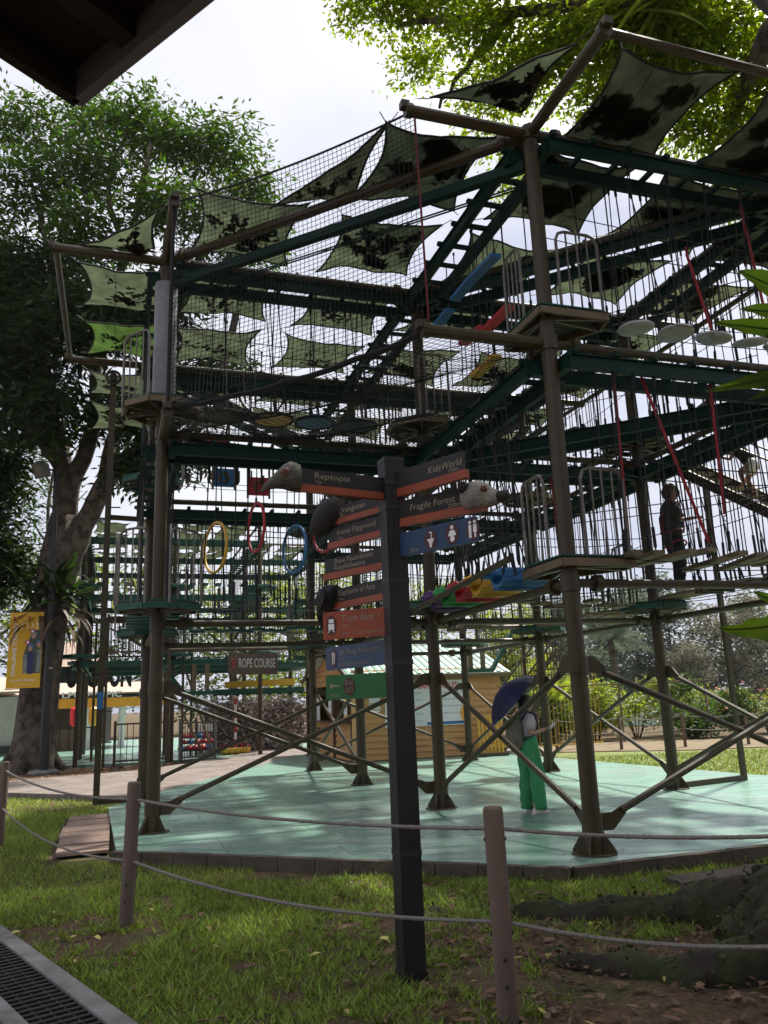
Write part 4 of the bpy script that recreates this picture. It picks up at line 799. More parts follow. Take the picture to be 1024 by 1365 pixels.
# ---------------- yellow gate, cage stair and platforms right of the hut
yf = mat('yellow_gate_paint', (.62, .36, .05), (.55, .30, .04), 4, .55)
t = thing('yellow_gate', G(2.3, 1.30, .12), 'yellow slatted gate standing at the right end of the hut', 'gate')
for k in range(7): p = G(2.28, 1.20+.028*k, .2); MB().bar(p, p+ZZ*1.0, .07, .03, up=EA).build('slat', yf, t)
for z in (.35, 1.1): MB().bar(G(2.285, 1.18, z), G(2.285, 1.40, z), .03, .06).build('rail', yf, t)
cg = thing('cage_stair', G(2.6, 1.75, .12), 'steep caged stair with brown vertical bars right of the hut roof', 'stair')
for (ja, jb, i) in ((1.38, 2.05, 2.32), (1.45, 2.12, 2.75)):
    b = MB(); p, q = G(i, ja, .2), G(i, jb, 3.1); b.bar(p, q, .05, .15); b.bar(p+ZZ*1.05, q+ZZ*1.05, .04, .05); b.build('stringer', M['steel'], cg); b = MB()
    for k in range(26): c = p.lerp(q, (k+.5)/26); b.tube(c, c+ZZ*1.05, .009, 4)
    b.build('bar_screen', M['steel'], cg)
for k in range(11): c = G(2.53, 1.38, .2).lerp(G(2.53, 2.05, 3.1), (k+.5)/11); MB().bar(c-EA*.85, c+EA*.85, .24, .03).build('tread', M['tan'], cg)
b = MB()
for k in range(30): p = G(2.75, 1.5+.025*k, 2.2); b.tube(p, p+ZZ*2.6, .009, 4)
for z in (2.3, 3.2, 4.1, 4.75): b.bar(G(2.75, 1.48, z), G(2.75, 2.25, z), .03, .03)
b.build('cage_mesh', M['steel'], cg)
for j in (1.46, 1.84, 2.25): MB().bar(G(2.78, j, .12), G(2.78, j, 4.85), .09, .09, up=EA).build('cage_post', M['steel'], cg)
b = MB()
for k in range(22): p = G(2.2, 1.46+.03*k, .3); b.tube(p, p+ZZ*(.5+.075*k), .008, 4)
b.bar(G(2.2, 1.46, .32), G(2.2, 2.1, .32), .04, .04); b.build('bar_screen', yf, cg)
st = thing('hanging_step', G(2.15, 1.18, 2.3), 'green step hung on two brown straps in front of the hut roof', 'step'); MB().bar(G(2.15, 1.08, 2.42), G(2.15, 1.26, 2.42), .22, .10).build('step_plate', M['gmid'], st)
for j in (1.11, 1.2): MB().bar(G(2.15, j, 2.47), G(2.15, j, 3.3), .14, .03, up=EA).build('strap_board', M['tan'], st)
MB().bar(G(2.15, 1.26, 2.40), G(2.15, 1.42, 3.4), .16, .09).build('side_arm', M['gmid'], st)
# ---------------- big dark ledge roof near the camera
def rray(x, y, z):
    d = F_+R_*((x-512)/1073.35)-U_*((y-682.5)/1073.35); t = (z-1.7)/d.z; return Vector((0, 0, 1.7))+d*t
ra, rb_ = rray(276, 0, 3.3), rray(108, 136, 3.3); dr = (rb_-ra).normalized(); q0, q1 = ra-dr*3.0, rb_+dr*.02
rc = rray(-2, 152, 3.3); dc = (rc-rb_).normalized()
eav = thing('pavilion_roof', q1, 'dark overhanging roof edge with a grey fascia in the upper left corner', 'roof')
side = Vector((dr.y, -dr.x, 0)); side = side if side.x < 0 else -side
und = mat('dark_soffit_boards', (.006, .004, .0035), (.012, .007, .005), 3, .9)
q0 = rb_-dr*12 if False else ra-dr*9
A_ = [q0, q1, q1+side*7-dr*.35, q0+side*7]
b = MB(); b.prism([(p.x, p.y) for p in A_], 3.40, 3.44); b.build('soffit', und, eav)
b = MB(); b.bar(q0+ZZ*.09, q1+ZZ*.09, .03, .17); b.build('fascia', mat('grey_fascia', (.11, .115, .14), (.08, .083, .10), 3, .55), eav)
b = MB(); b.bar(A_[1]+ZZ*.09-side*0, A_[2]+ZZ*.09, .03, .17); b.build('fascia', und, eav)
b = MB(); b.add([A_[0]+ZZ*.18, A_[1]+ZZ*.18, A_[2]+ZZ*3.6, A_[3]+ZZ*3.6], [(0, 1, 2, 3)]); b.build('roof_slope', mat('brown_roof_tiles', (.1, .06, .045), (.07, .045, .035), 9, .85, .5), eav)  # unseen slope carried high and far back to cut light from behind
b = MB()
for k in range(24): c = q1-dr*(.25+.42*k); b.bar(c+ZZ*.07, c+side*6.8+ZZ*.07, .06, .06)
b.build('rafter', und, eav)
MB().bar(A_[2]+ZZ*1.7, A_[3]+ZZ*1.7, .15, 3.4).build('rear_wall', und, eav); MB().bar(A_[3]-side*.2+ZZ*1.7, A_[0]+side*1.5+ZZ*1.7, .15, 3.4).build('blocker_side_wall', und, eav)  # unseen walls added behind the camera to keep front light off the frame
# ---------------- foliage
def leaves(cl, size, aspect=.38, droop=.35, clump=.36, per=40, fill=.5):
    out = []
    for (cx, cy, cz, rx, ry, rz, n) in cl:
        K = max(1, int(n/per)); u = rng.normal(size=(K, 3)); u /= np.linalg.norm(u, axis=1)[:, None]; r = rng.uniform(0, 1, K)**fill
        cc = np.array([cx, cy, cz])+u*r[:, None]*np.array([rx, ry, rz])
        idx = rng.integers(0, K, n); g_ = rng.normal(size=(n, 3))*clump*np.array([1, 1, .62]); p = cc[idx]+g_
        a = rng.uniform(0, 2*PI, n); d = np.stack([np.cos(a), np.sin(a), rng.normal(-droop, .35, n)], 1)
        # leaves fan outward from their twig
        d = d+g_*(.8/clump)*.6; d /= np.linalg.norm(d, axis=1)[:, None]
        t = rng.normal(size=(n, 3)); s = np.cross(d, t); s /= np.linalg.norm(s, axis=1)[:, None]; s[:, 2] *= .55
        L = size*rng.uniform(.6, 1.3, n)[:, None]; w_ = L*aspect
        out.append(np.stack([p, p+d*L*.45+s*w_*.5, p+d*L, p+d*L*.45-s*w_*.5], 1))
    return np.concatenate(out)
def limb(b, pts, r0, r1, wob=.0, n=9, sub=4):
    pts = [Vector(p) for p in pts]; P = []
    for a in range(len(pts)-1):
        p0 = pts[max(a-1, 0)]; p1 = pts[a]; p2 = pts[a+1]; p3 = pts[min(a+2, len(pts)-1)]
        for k in range(sub):
            t = k/sub; P.append(.5*((2*p1)+(p2-p0)*t+(2*p0-5*p1+4*p2-p3)*t*t+(3*p1-p0-3*p2+p3)*t**3)+Vector((rnd.uniform(-wob, wob), rnd.uniform(-wob, wob), 0)))
    P.append(pts[-1]); k = len(P); b.path(P, [r0+(r1-r0)*i/(k-1) for i in range(k)], n); return b
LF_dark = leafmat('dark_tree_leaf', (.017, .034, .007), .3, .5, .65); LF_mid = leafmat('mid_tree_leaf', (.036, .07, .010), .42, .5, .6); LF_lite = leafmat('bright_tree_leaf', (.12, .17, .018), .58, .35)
LF_yel = leafmat('yellow_green_leaf', (.15, .19, .03), .5, .35); LF_grey = leafmat('grey_green_leaf', (.075, .098, .062), .3, .35, .85); LF_red = leafmat('rusty_leaf', (.115, .108, .07), .35, .35, .85)  # grey and rusty far leaves: distance haze put into the pale colour
# big tree at the left
T1_ = Vector((-11.0, 25.4, 0)); bt = thing('broadleaf_tree', T1_, 'huge old grey barked tree with forked limbs and a fern collar at the left', 'tree')
b = MB()
fl_ = [(-11.0, 25.4, -.1), (-10.95, 25.4, .5), (-10.83, 25.4, 2.88), (-10.51, 25.3, 6.15)]
b.path([Vector((-11.0, 25.4, -.1)), Vector((-10.98, 25.4, .25)), Vector((-10.92, 25.4, 1.0)), Vector((-10.83, 25.4, 2.9)), Vector((-10.65, 25.35, 4.6)), Vector((-10.45, 25.3, 6.3)), Vector((-10.2, 25.2, 7.9))], [.80, .70, .62, .56, .54, .62, .50], 18)
for a in range(7):
    an = a*.9+.3; d = Vector((math.cos(an), math.sin(an), 0)); limb(b, [T1_+d*.55+ZZ*.5, T1_+d*.85+ZZ*.12, T1_+d*1.2-ZZ*.08], .2, .08)
b.build('trunk', M['bark'], bt, smooth=True)
LB = [([(-10.6, 25.2, 6.2), (-10.24, 25.2, 7.9), (-10.33, 25, 9.54), (-10.69, 24.8, 11.03), (-11.14, 24.5, 13.5), (-12.0, 24.5, 17)], .40, .14), ([(-10.35, 25.3, 5.6), (-9.8, 25.2, 7.08), (-9.08, 25, 8.73), (-7.98, 24.5, 9.55), (-6.55, 24, 10.57), (-5.04, 23.5, 11.82), (-4.3, 23.5, 14.4)], .40, .10),
      ([(-10.3, 25.2, 7.6), (-10.05, 25, 8.8), (-9.41, 25, 10.8), (-9.39, 25, 13.2), (-8.53, 25, 17.3), (-7.84, 25, 21.5)], .36, .07), ([(-9.35, 25, 8.2), (-8.96, 25, 8.98), (-8.73, 25.5, 11.2), (-6.67, 26, 15.8), (-5.64, 26, 20.6)], .32, .07),
      ([(-10.4, 25, 9.5), (-11.6, 24.6, 11), (-13.2, 24, 12.5)], .24, .07), ([(-9.39, 25, 12.8), (-11, 25.5, 16), (-12, 25, 20)], .2, .05), ([(-8.7, 25.4, 11.5), (-7.4, 25, 14), (-7, 24.2, 17.5)], .18, .05), ([(-6.67, 26, 15.6), (-5.2, 26.5, 18), (-4.6, 27, 21)], .15, .04), ([(-8.53, 25, 17.1), (-9.5, 25.5, 20), (-9, 26, 23)], .14, .04), ([(-7.5, 24.3, 9.9), (-6.6, 23.8, 9.3), (-5.9, 23.6, 8.6)], .14, .04)]
for pts, r0, r1 in LB: limb(MB(), pts, r0, r1, .05).build('branch', M['bark'], bt, smooth=True)
LC = [(-13.6, 24.2, 11, 1.3, 1.0, 1.2, 1400), (-13.8, 24, 14, 1.3, 1.0, 1.4, 1500), (-12.6, 23.6, 16, 1.2, 1, 1.2, 1200), (-15.2, 25, 15.6, 1.4, 1.2, 1.6, 1300), (-11.6, 23.2, 14, 1.2, 1, 1.1, 1300), (-12.8, 24.8, 7.6, 1.2, 1.0, 1.1, 1100), (-13.6, 25, 5.4, 1.2, 1.0, 1.0, 1000), (-12.3, 24.6, 9.8, 1.1, 1.0, .9, 900), (-14.8, 25, 8.6, 1.4, 1.2, 1.6, 1400), (-12.07, 25.0, 19.84, 2.0, 1.6, 1.5, 1500), (-10.01, 25.0, 20.8, 1.7, 1.6, 1.4, 1500), (-8.5, 26, 23.2, 1.4, 1.4, 1.3, 1300), (-6.79, 26, 22.0, 1.4, 1.4, 1.3, 1300), (-5.4, 27, 22.6, 1.2, 1.2, 1.2, 900), (-4.5, 27, 20.6, 1.1, 1.2, 1.1, 800), (-5.4, 26, 18.6, 1.5, 1.4, 1.3, 1200), (-6.98, 24, 18.2, 1.4, 1.4, 1.2, 1200), (-9.19, 24, 17.2, 1.6, 1.5, 1.3, 1500), (-11.36, 24, 15.46, 2.0, 1.6, 1.4, 2000), (-10.96, 23, 12.6, 1.9, 1.6, 1.3, 2300), (-8.9, 23, 13.6, 1.6, 1.5, 1.3, 1800), (-7.12, 24, 14.4, 1.4, 1.4, 1.2, 1200), (-10.3, 23, 10.6, 1.5, 1.2, 1.0, 1500), (-8.0, 24, 10.9, 1.2, 1.2, .8, 900), (-7.4, 24, 9.0, 1.0, 1.0, .7, 800), (-6.06, 24, 9.56, 1.0, 1.0, .7, 700), (-13.0, 25, 8.87, 1.6, 1.4, 1.2, 1300), (-12.6, 25.6, 6.5, 1.5, 1.2, 1.3, 1500), (-4.3, 27, 18.6, 1.0, 1.0, 1.0, 600), (-14.2, 25, 18.4, 2.0, 1.6, 1.8, 1500), (-14.4, 25, 12.85, 2.0, 1.6, 2.0, 2200), (-13.39, 26, 23.4, 1.8, 1.6, 1.3, 1200), (-11, 27, 24, 1.6, 1.5, 1.3, 1200), (-5.2, 24.5, 12.6, 1.0, 1.0, .9, 600)]
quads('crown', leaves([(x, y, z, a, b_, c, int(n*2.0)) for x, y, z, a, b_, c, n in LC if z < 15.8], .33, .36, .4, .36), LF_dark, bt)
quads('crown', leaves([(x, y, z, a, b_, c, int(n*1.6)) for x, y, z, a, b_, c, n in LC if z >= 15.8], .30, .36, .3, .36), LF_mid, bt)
fern = thing('nest_fern', (-10.4, 25.1, 5.2), 'large shaggy bird nest fern growing round the big tree trunk', 'fern')
fq = []
def frond(c, a, el, L, w_, out, seg=6, bend=1.2):
    p = Vector(c); d = Vector((math.cos(a)*math.cos(el), math.sin(a)*math.cos(el), math.sin(el))); s = d.cross(ZZ).normalized()
    prev = None
    for k in range(seg+1):
        t = k/seg; ww = w_*math.sin(PI*min(.98, .12+t*.86))**.8
        q = (p+s*ww*.5, p-s*ww*.5)
        if prev: out.append([prev[0], q[0], q[1], prev[1]])
        prev = q; p = p+d*(L/seg); d = (d-ZZ*(bend*(t+.25)/seg)).normalized()
for k in range(85): frond((-10.4+rnd.uniform(-.6, .6), 25.1+rnd.uniform(-.7, .3), 5.0+rnd.uniform(-.3, .6)), rnd.uniform(0, 2*PI), rnd.uniform(.0, 1.1), rnd.uniform(1.1, 2.0), rnd.uniform(.10, .2), fq, 6, 1.9)
quads('fronds', np.array([[tuple(v) for v in q] for q in fq]), LF_dark, fern)
fq = []
for k in range(45): frond((-10.4+rnd.uniform(-.6, .6), 25.0+rnd.uniform(-.8, .2), 4.7+rnd.uniform(-.3, .2)), rnd.uniform(0, 2*PI), rnd.uniform(-.5, .2), rnd.uniform(1.0, 1.7), rnd.uniform(.08, .15), fq, 5, 3)
quads('dead_fronds', np.array([[tuple(v) for v in q] for q in fq]), leafmat('dry_frond', (.10, .065, .04), .2, .4), fern)
# big tree overhead at the right: trunk stands just outside the frame
T2_ = Vector((4.3, 6.0, 0)); ot = thing('rain_tree', T2_, 'big spreading tree with bright leaves overhead and mossy buttress roots at the lower right', 'tree')
moss = mat('mossy_root_bark', (.022, .016, .011), (.030, .036, .010), 3.5, .98, 1.0, 10, lo=.42, hi=.58)
b = MB(); b.path([T2_-ZZ*.2, T2_+ZZ*.4, T2_+ZZ*1.2, T2_+ZZ*3, T2_+Vector((.2, 0, 5.5)), T2_+Vector((.2, .4, 8))], [.8, .7, .6, .54, .5, .42], 18); b.build('trunk', moss, ot, smooth=True)
RT = [([(4.0, 6.05, .60), (3.3, 6.1, .40), (2.75, 6.2, .17), (2.35, 6.55, .05), (1.9, 6.75, .0), (1.3, 6.9, -.03), (.6, 7.05, -.04), (.0, 7.1, -.07)], .36, .055), ([(3.9, 5.9, .60), (3.0, 5.7, .32), (2.45, 5.5, .10), (1.9, 5.42, -.02), (1.45, 5.6, -.03), (1.0, 5.75, -.05), (.65, 5.8, -.09)], .34, .06), ([(3.9, 5.95, .60), (3.1, 5.9, .34), (2.6, 5.85, .12), (2.3, 5.95, -.05)], .44, .2),
      ([(4.2, 5.7, .6), (3.4, 4.9, .3), (2.6, 4.4, .1), (2, 4.2, -.05)], .42, .09), ([(4.4, 6.4, .6), (3.8, 7.2, .25), (3.2, 7.8, .05)], .4, .08), ([(4.6, 6.2, .6), (5.6, 6.8, .2), (6.6, 7.2, 0)], .4, .1), ([(4.5, 5.8, .6), (5.3, 5, .2), (6, 4.4, 0)], .4, .1)]
tuft = []
for pts, r0, r1 in RT:
    b = limb(MB(), pts, r0, r1, .02, 22, 9); vs = []
    for v in b.v:
        v = Vector(v); k = mnoise.noise_vector(v*2.2)*.10+mnoise.noise_vector(v*7)*.045+mnoise.noise_vector(v*19)*.016; vs.append(tuple(v+k*min(1, r0/.35)))
    b.v = vs; b.build('buttress_root', moss, ot, smooth=True); a_ = np.array(vs); a_ = a_[a_[:, 2] > .0]; ii = rng.integers(0, len(a_), 900); tuft.append(a_[ii]+rng.normal(0, .035, (900, 3)))
tf = np.concatenate(tuft); n_ = len(tf); sg_ = rng.normal(size=(2, n_, 3)); sg_ /= np.linalg.norm(sg_, axis=2)[:, :, None]; sz_ = rng.uniform(.008, .028, n_)[:, None]
tag(quads('moss', np.stack([tf-sg_[0]*sz_, tf+sg_[1]*sz_*.7, tf+sg_[0]*sz_, tf-sg_[1]*sz_*.7], 1), leafmat('moss_tuft', (.035, .048, .010), .2, .5), ot), kind='stuff')
OB = [([(4.5, 6.4, 7.6), (4.3, 7.4, 9.6), (4.15, 9.2, 11.2), (3.9, 11, 12.2), (3.0, 12.5, 13.2)], .34, .08), ([(4.5, 6.4, 7.6), (5.2, 8, 9.6), (5.8, 10.5, 10.8), (6.8, 13.5, 11.6)], .28, .07), ([(4.1, 9.4, 11.3), (2.4, 11, 12.6), (.6, 12.2, 13.6)], .14, .04), ([(4.5, 6.3, 7.8), (2.6, 5.4, 9.6), (.2, 4.8, 10.8), (-2, 4.6, 11.4)], .26, .06), ([(4.5, 6.3, 7.8), (5.5, 4.4, 9.4), (6.2, 2, 10.4)], .26, .07), ([(4.2, 9.4, 11.3), (5.0, 11.2, 11.8), (5.8, 13, 11.6)], .12, .04), ([(4.3, 7.4, 9.6), (2.8, 8.4, 11.6), (1.6, 9, 12.4)], .14, .04), ([(2.4, 11, 12.6), (1.8, 12.6, 13), (1.4, 13.6, 13)], .07, .03)]
for pts, r0, r1 in OB: limb(MB(), pts, r0, r1, .06, 8).build('branch', M['bark'], ot, smooth=True)
OC = [(-.08, 12, 13.9, .45, .5, .35, 500), (.65, 12, 13.9, .6, .6, .4, 900), (1.46, 11.8, 13.5, .6, .7, .5, 900), (1.0, 13, 13.6, .45, .5, .35, 500), (2.11, 11, 12.7, .7, .8, .5, 1300), (2.75, 12, 12.4, .7, .8, .5, 1300), (2.12, 13, 12.85, .5, .6, .4, 600), (2.3, 13.5, 12.2, .3, .4, .3, 250), (2.86, 14, 11.5, .4, .4, .3, 300), (3.31, 11, 12.1, .8, .9, .5, 1500), (3.82, 10.2, 11.6, .8, .8, .5, 1600), (4.77, 10.5, 11.4, .8, .9, .6, 1800), (5.24, 10, 11.2, .8, .9, .6, 1600), (6.22, 11, 11.1, .8, .9, .6, 1500), (5.69, 12, 11.4, .8, .9, .5, 1400), (6.34, 12, 10.7, .6, .7, .5, 900), (6.74, 12.5, 10.1, .4, .5, .4, 500), (4.03, 12, 11.85, .8, .8, .5, 1300), (4.3, 9.5, 11.4, .7, .8, .5, 900), (6.6, 13, 10.3, .4, .5, .3, 300), (6.9, 10.2, 11, .8, 1, .6, 900), (7.6, 12.4, 10.4, .7, 1, .6, 700), (4.6, 11.6, 12.9, 1.6, 1.2, .5, 1500), (2.6, 10, 13.4, 1.5, 1.0, .5, 1300)]
quads('crown', leaves([(x, y, z, a, c, d, int(n*1.9)) for x, y, z, a, c, d, n in OC], .125, .5, .25, .22, 40), LF_lite, ot)
BLOCK_CL = [(x, y, z, 1.6, 1.6, .8 if z > 9.6 else 1.8, 1000 if z > 9.6 else 2200) for x, y, z in [(3.2, 5.6, 10), (4.4, 3.6, 10), (6, 2.2, 10.8), (6.6, 5, 10.4), (3, 7.0, 11.9), (4.2, 1.2, 10.6), (6.5, -1, 9.5), (8, -3, 8), (6, -4, 9), (4, -5, 8.5), (9, -1, 7), (7.5, -5, 6.5), (5, -6.5, 6.5), (10, -4, 5.5), (2.5, -7.5, 7.5), (8.5, -6, 4.5), (6, -8, 4.5), (11, 0, 5), (10.5, 2, 7.5), (9, -2.5, 4), (4, -8.5, 5), (7.6, 7.6, 11.4), (8.2, 10, 11.6)]]  # unseen leaf clusters added above and behind the camera to block light
quads('crown', leaves(BLOCK_CL, .16, .5, .25, .42, 40), LF_mid, ot)
of = thing('nest_fern', (4.2, 9.3, 11.1), 'yellowing fern clump perched on the overhead branch at the upper right', 'fern'); fq = []
for k in range(46): frond((4.1+rnd.uniform(-.25, .25), 9.2+rnd.uniform(-.2, .3), 11.05), rnd.uniform(0, 2*PI), rnd.uniform(-.5, 1.0), rnd.uniform(.6, 1.25), rnd.uniform(.05, .09), fq, 6, 1.8)
quads('fronds', np.array([[tuple(v) for v in q] for q in fq]), LF_yel, of)
# young shrub with broad leaves close to the camera at the right
sh = thing('broadleaf_shrub', (1.35, 1.75, 0), 'tall potted height shrub with broad green leaves poking in at the right edge', 'shrub')
sh['label'] = 'close shrub with long wavy green leaves poking in at the right edge'
b = MB(); limb(b, [(1.35, 1.75, 0), (1.3, 1.75, .9), (1.22, 1.72, 1.7), (1.12, 1.7, 2.3), (1.02, 1.7, 2.62)], .022, .007, 0, 6); b.build('stem', M['bark'], sh); b = MB(); limb(b, [(1.24, 1.73, 1.5), (1.05, 1.66, 1.72), (.92, 1.6, 1.82)], .010, .004, 0, 5); b.build('stem', M['bark'], sh)
LFB = leafmat('broad_leaf_blade', (.036, .064, .009), .38, .15, .4)
LFV = leafmat('leaf_vein', (.13, .19, .05), .3, .1)
def bigleaf(base, tip, w_, fold=.25, curl=.06, up=None):
    base, tip = Vector(base), Vector(tip); d = tip-base; L = d.length; d.normalize(); s = (Vector(up) if up else d.cross(ZZ)).normalized(); n = s.cross(d); b = MB(); N = 16; vs = []
    for k in range(N+1):
        t = k/N; ww = w_*.5*(math.sin(PI*t**.85)**.75 if 0 < t < 1 else .02)*(1+.07*math.sin(k*2.1)); c = base+d*(L*t)+n*(curl*math.sin(PI*t))
        for e in (-1, -.55, 0, .55, 1): vs.append(c+s*ww*e+n*(abs(e)*ww*fold+(.006*math.sin(k*1.7+e*3) if abs(e) > .9 else 0)))
    b.add(vs, [(k*5+e, k*5+e+1, (k+1)*5+e+1, (k+1)*5+e) for k in range(N) for e in range(4)]); o = b.build('leaf', LFB, sh, smooth=True); r = MB(); r.path([base-d*.03]+[base+d*(L*k/8)+n*(curl*math.sin(PI*k/8)-.0012) for k in range(9)], [.0028]*2+[.0022-.0002*k for k in range(8)], 5); r.build('midrib', LFV, o); return o
for a, c, w_ in [((1.06, 1.7, 2.50), (.835, 1.68, 2.63), .075), ((1.05, 1.7, 2.46), (.76, 1.68, 2.505), .048), ((1.04, 1.72, 2.51), (.86, 1.75, 2.57), .045), ((1.08, 1.66, 2.40), (.69, 1.6, 2.31), .045), ((.93, 1.55, 2.37), (.73, 1.5, 2.25), .04), ((.80, 1.52, 1.84), (.61, 1.5, 1.805), .055), ((.86, 1.6, 1.83), (.72, 1.58, 1.88), .05),
                 ((1.06, 1.7, 2.6), (1.2, 1.9, 2.85), .07), ((1.08, 1.7, 2.5), (1.35, 1.8, 2.55), .07), ((1.15, 1.72, 2.1), (1.42, 1.6, 2.05), .07), ((1.2, 1.72, 1.8), (1.45, 1.85, 1.75), .07)]: bigleaf(a, c, w_, .3, .03, up=(.1, -.42, .9) if w_ > .045 else (.05, -.25, .95))
# ---------------- background woods
def tree_proto(name, label, x, y, h, cw, m, n, size, clump, trunk=True, low=.25, group=None):
    t = thing(name, (x, y, 0), label, 'tree', group); b = MB(); tr_h = h*.75
    limb(b, [(x, y, -.1), (x+.1, y, h*.25), (x-.15, y+.1, h*.5), (x+.05, y, tr_h)], .02*h+.04, .05, .04, 8)
    for k in range(5):
        a = k*1.3+.4; z = h*(low+.12+.1*k); limb(b, [(x, y, z), (x+math.cos(a)*cw*.35, y+math.sin(a)*cw*.35, z+h*.1), (x+math.cos(a)*cw*.6, y+math.sin(a)*cw*.6, z+h*.16)], .012*h, .03, 0, 6)
    b.build('trunk', M['bark'], t, smooth=True); cl = []
    for k in range(11):
        a = k*2.4; f = rnd.uniform(.15, .62); z = h*(low+(.92-low)*((k+.5)/11)); taper = 1-.55*abs((z/h-low)/(1-low)-.45)
        cl.append((x+math.cos(a)*cw*f*taper, y+math.sin(a)*cw*f*taper, z, cw*.36*taper, cw*.36*taper, h*.085, n//11))
    quads('crown', leaves(cl, size, .5, .2, clump, 30), m, t); return t
def scatter(proto, pts, labs):
    for (x, y, s, rz), lab in zip(pts, labs):
        o = dup(proto, (x-proto.location.x, y-proto.location.y, 0), lab, rz); o.scale = (s, s, s*rnd.uniform(.92, 1.1))
WB = 'trees beyond the ropes course'
pa = tree_proto('forest_tree', 'sunlit yellow green tree behind the coloured hoops', -4.5, 52, 10.5, 5.5, LF_yel, 5000, .34, .55, low=.15, group=WB)
pb = tree_proto('forest_tree', 'bushy mid green tree behind the left pavilion lettering', -16, 55, 12.5, 6, LF_mid, 5200, .36, .6, low=.12, group=WB)
scatter(pa, [(-11, 58, 1.0, 1), (2.5, 60, 1.0, 2), (-21, 50, 1.1, 3.2), (7.5, 54, .92, 4)], ['yellow green tree behind the brown ROPE COURSE board', 'yellow green tree behind the hut roof ridge', 'yellow green tree behind the big trunk at left', 'yellow green tree behind the caged stair'])
scatter(pb, [(-27, 46, 1.1, 2), (-8, 66, 1.0, 4), (-1, 68, 1.0, 5.2), (-33, 55, 1.4, 1.2)], ['mid green tree at the left edge behind the banner', 'mid green tree far behind the hanging lattice of ropes', 'mid green tree far behind the signpost', 'tall mid green tree at the far left edge'])
# thin sparse trees at the left edge against the sky
for k, (x, y, h, lab) in enumerate(((-22.5, 44, 19, 'thin sparse tree against the sky at the left edge'), (-20, 47, 20, 'slender sparse tree between the left edge and the lamp post'), (-25, 40, 18, 'leftmost slender tree with a bare pale trunk'))):
    t = thing('slender_tree', (x, y, 0), lab, 'tree', WB); b = MB(); limb(b, [(x, y, 0), (x+.3, y, h*.4), (x-.2, y, h*.7), (x+.4, y, h)], .2, .05, .1, 7)
    for m in range(9): a = m*2.1; z = h*(.45+.06*m); limb(b, [(x, y, z), (x+math.cos(a)*1.2, y+math.sin(a), z+1.2), (x+math.cos(a)*2.1, y+math.sin(a)*2, z+2.2)], .08, .02, .05, 5)
    b.build('trunk', M['bark'], t, smooth=True); quads('crown', leaves([(x+rnd.uniform(-2, 2), y+rnd.uniform(-2, 2), h*(.35+.08*m), 1.6, 1.6, 1.1, 420) for m in range(9)], .26, .45, .4, .5, 24), LF_mid, t)
# far shore
fa = tree_proto('shore_tree', 'tall pale grey green tree on the far shore right of the palm', 34, 112, 18, 9, LF_grey, 6500, .75, 1.0, low=.06, group='trees across the lake')
fb = tree_proto('shore_tree', 'rusty tinted round tree on the far shore at the right', 46, 110, 14.5, 8.5, LF_red, 5200, .7, 1.0, low=.1, group='trees across the lake')
scatter(fa, [(27, 104, .82, 1), (20.5, 98, .72, 2.5), (40.5, 118, .95, 4), (55, 122, .8, 5), (13.5, 96, .66, .6), (66, 120, .8, 2)], ['grey green tree on the far shore behind the palm', 'grey green tree across the lake left of the palm', 'grey green tree on the far shore between the tall tree and the rusty tree', 'distant grey green tree at the right edge across the lake', 'grey green tree across the lake behind the near right pole', 'farthest grey green tree beyond the right edge'])
scatter(fb, [(37.5, 105, .55, 2), (56, 112, .7, 4)], ['small rusty shrub like tree at the water line under the tall tree', 'rusty tree at the right edge behind the green leaf'])
tag(MB().prism([(8, 118), (80, 116), (170, 135), (170, 200), (-20, 200), (0, 130)], -.1, 1.2).build('far_bank', lawnmat), kind='structure')
hb_ = leaves([(10+8.5*k, 128+3*math.sin(k*2), 4.5+1.5*math.sin(k*1.3), 6, 3, 4, 1500) for k in range(13)], .9, .5, .2, 1.2, 40)
tag(quads('far_woods', hb_, LF_grey), 'band of pale woods closing the view behind the far shore trees', 'woods', kind='stuff')
# palm
pl = thing('palm_tree', (12.2, 45, 0), 'arching palm with drooping grey green fronds behind the right rear poles', 'palm'); b = MB(); limb(b, [(12.2, 45, 0), (12.3, 45, 1.6), (12.3, 45, 3.4), (12.2, 45, 4.6)], .24, .16, .02, 8); b.build('trunk', M['bark'], pl)
def pinnate(c, a, el, L, out, bend, nl=22, ll=.55):
    p = Vector(c); d = Vector((math.cos(a)*math.cos(el), math.sin(a)*math.cos(el), math.sin(el)))
    for k in range(nl):
        t = k/nl; s = d.cross(ZZ).normalized(); q = p+d*(L/nl)
        for sg in (-1, 1):
            tip = p+(s*sg*.8+d*.55-ZZ*.35).normalized()*ll*(.4+.9*math.sin(PI*min(1, t*.9+.1))); out.append([p, p+(tip-p)*.5+d*.05, tip, p+(tip-p)*.5-d*.03])
        p = q; d = (d-ZZ*(bend*(t+.2)/nl)).normalized()
fq = []
for k in range(24): pinnate((12.2, 45, 4.6), k*2.4, rnd.uniform(.1, 1.2), rnd.uniform(2.4, 3.2), fq, rnd.uniform(1.6, 2.4), 24, .8)
quads('fronds', np.array([[tuple(v) for v in q] for q in fq]), LF_grey, pl)
ap = None
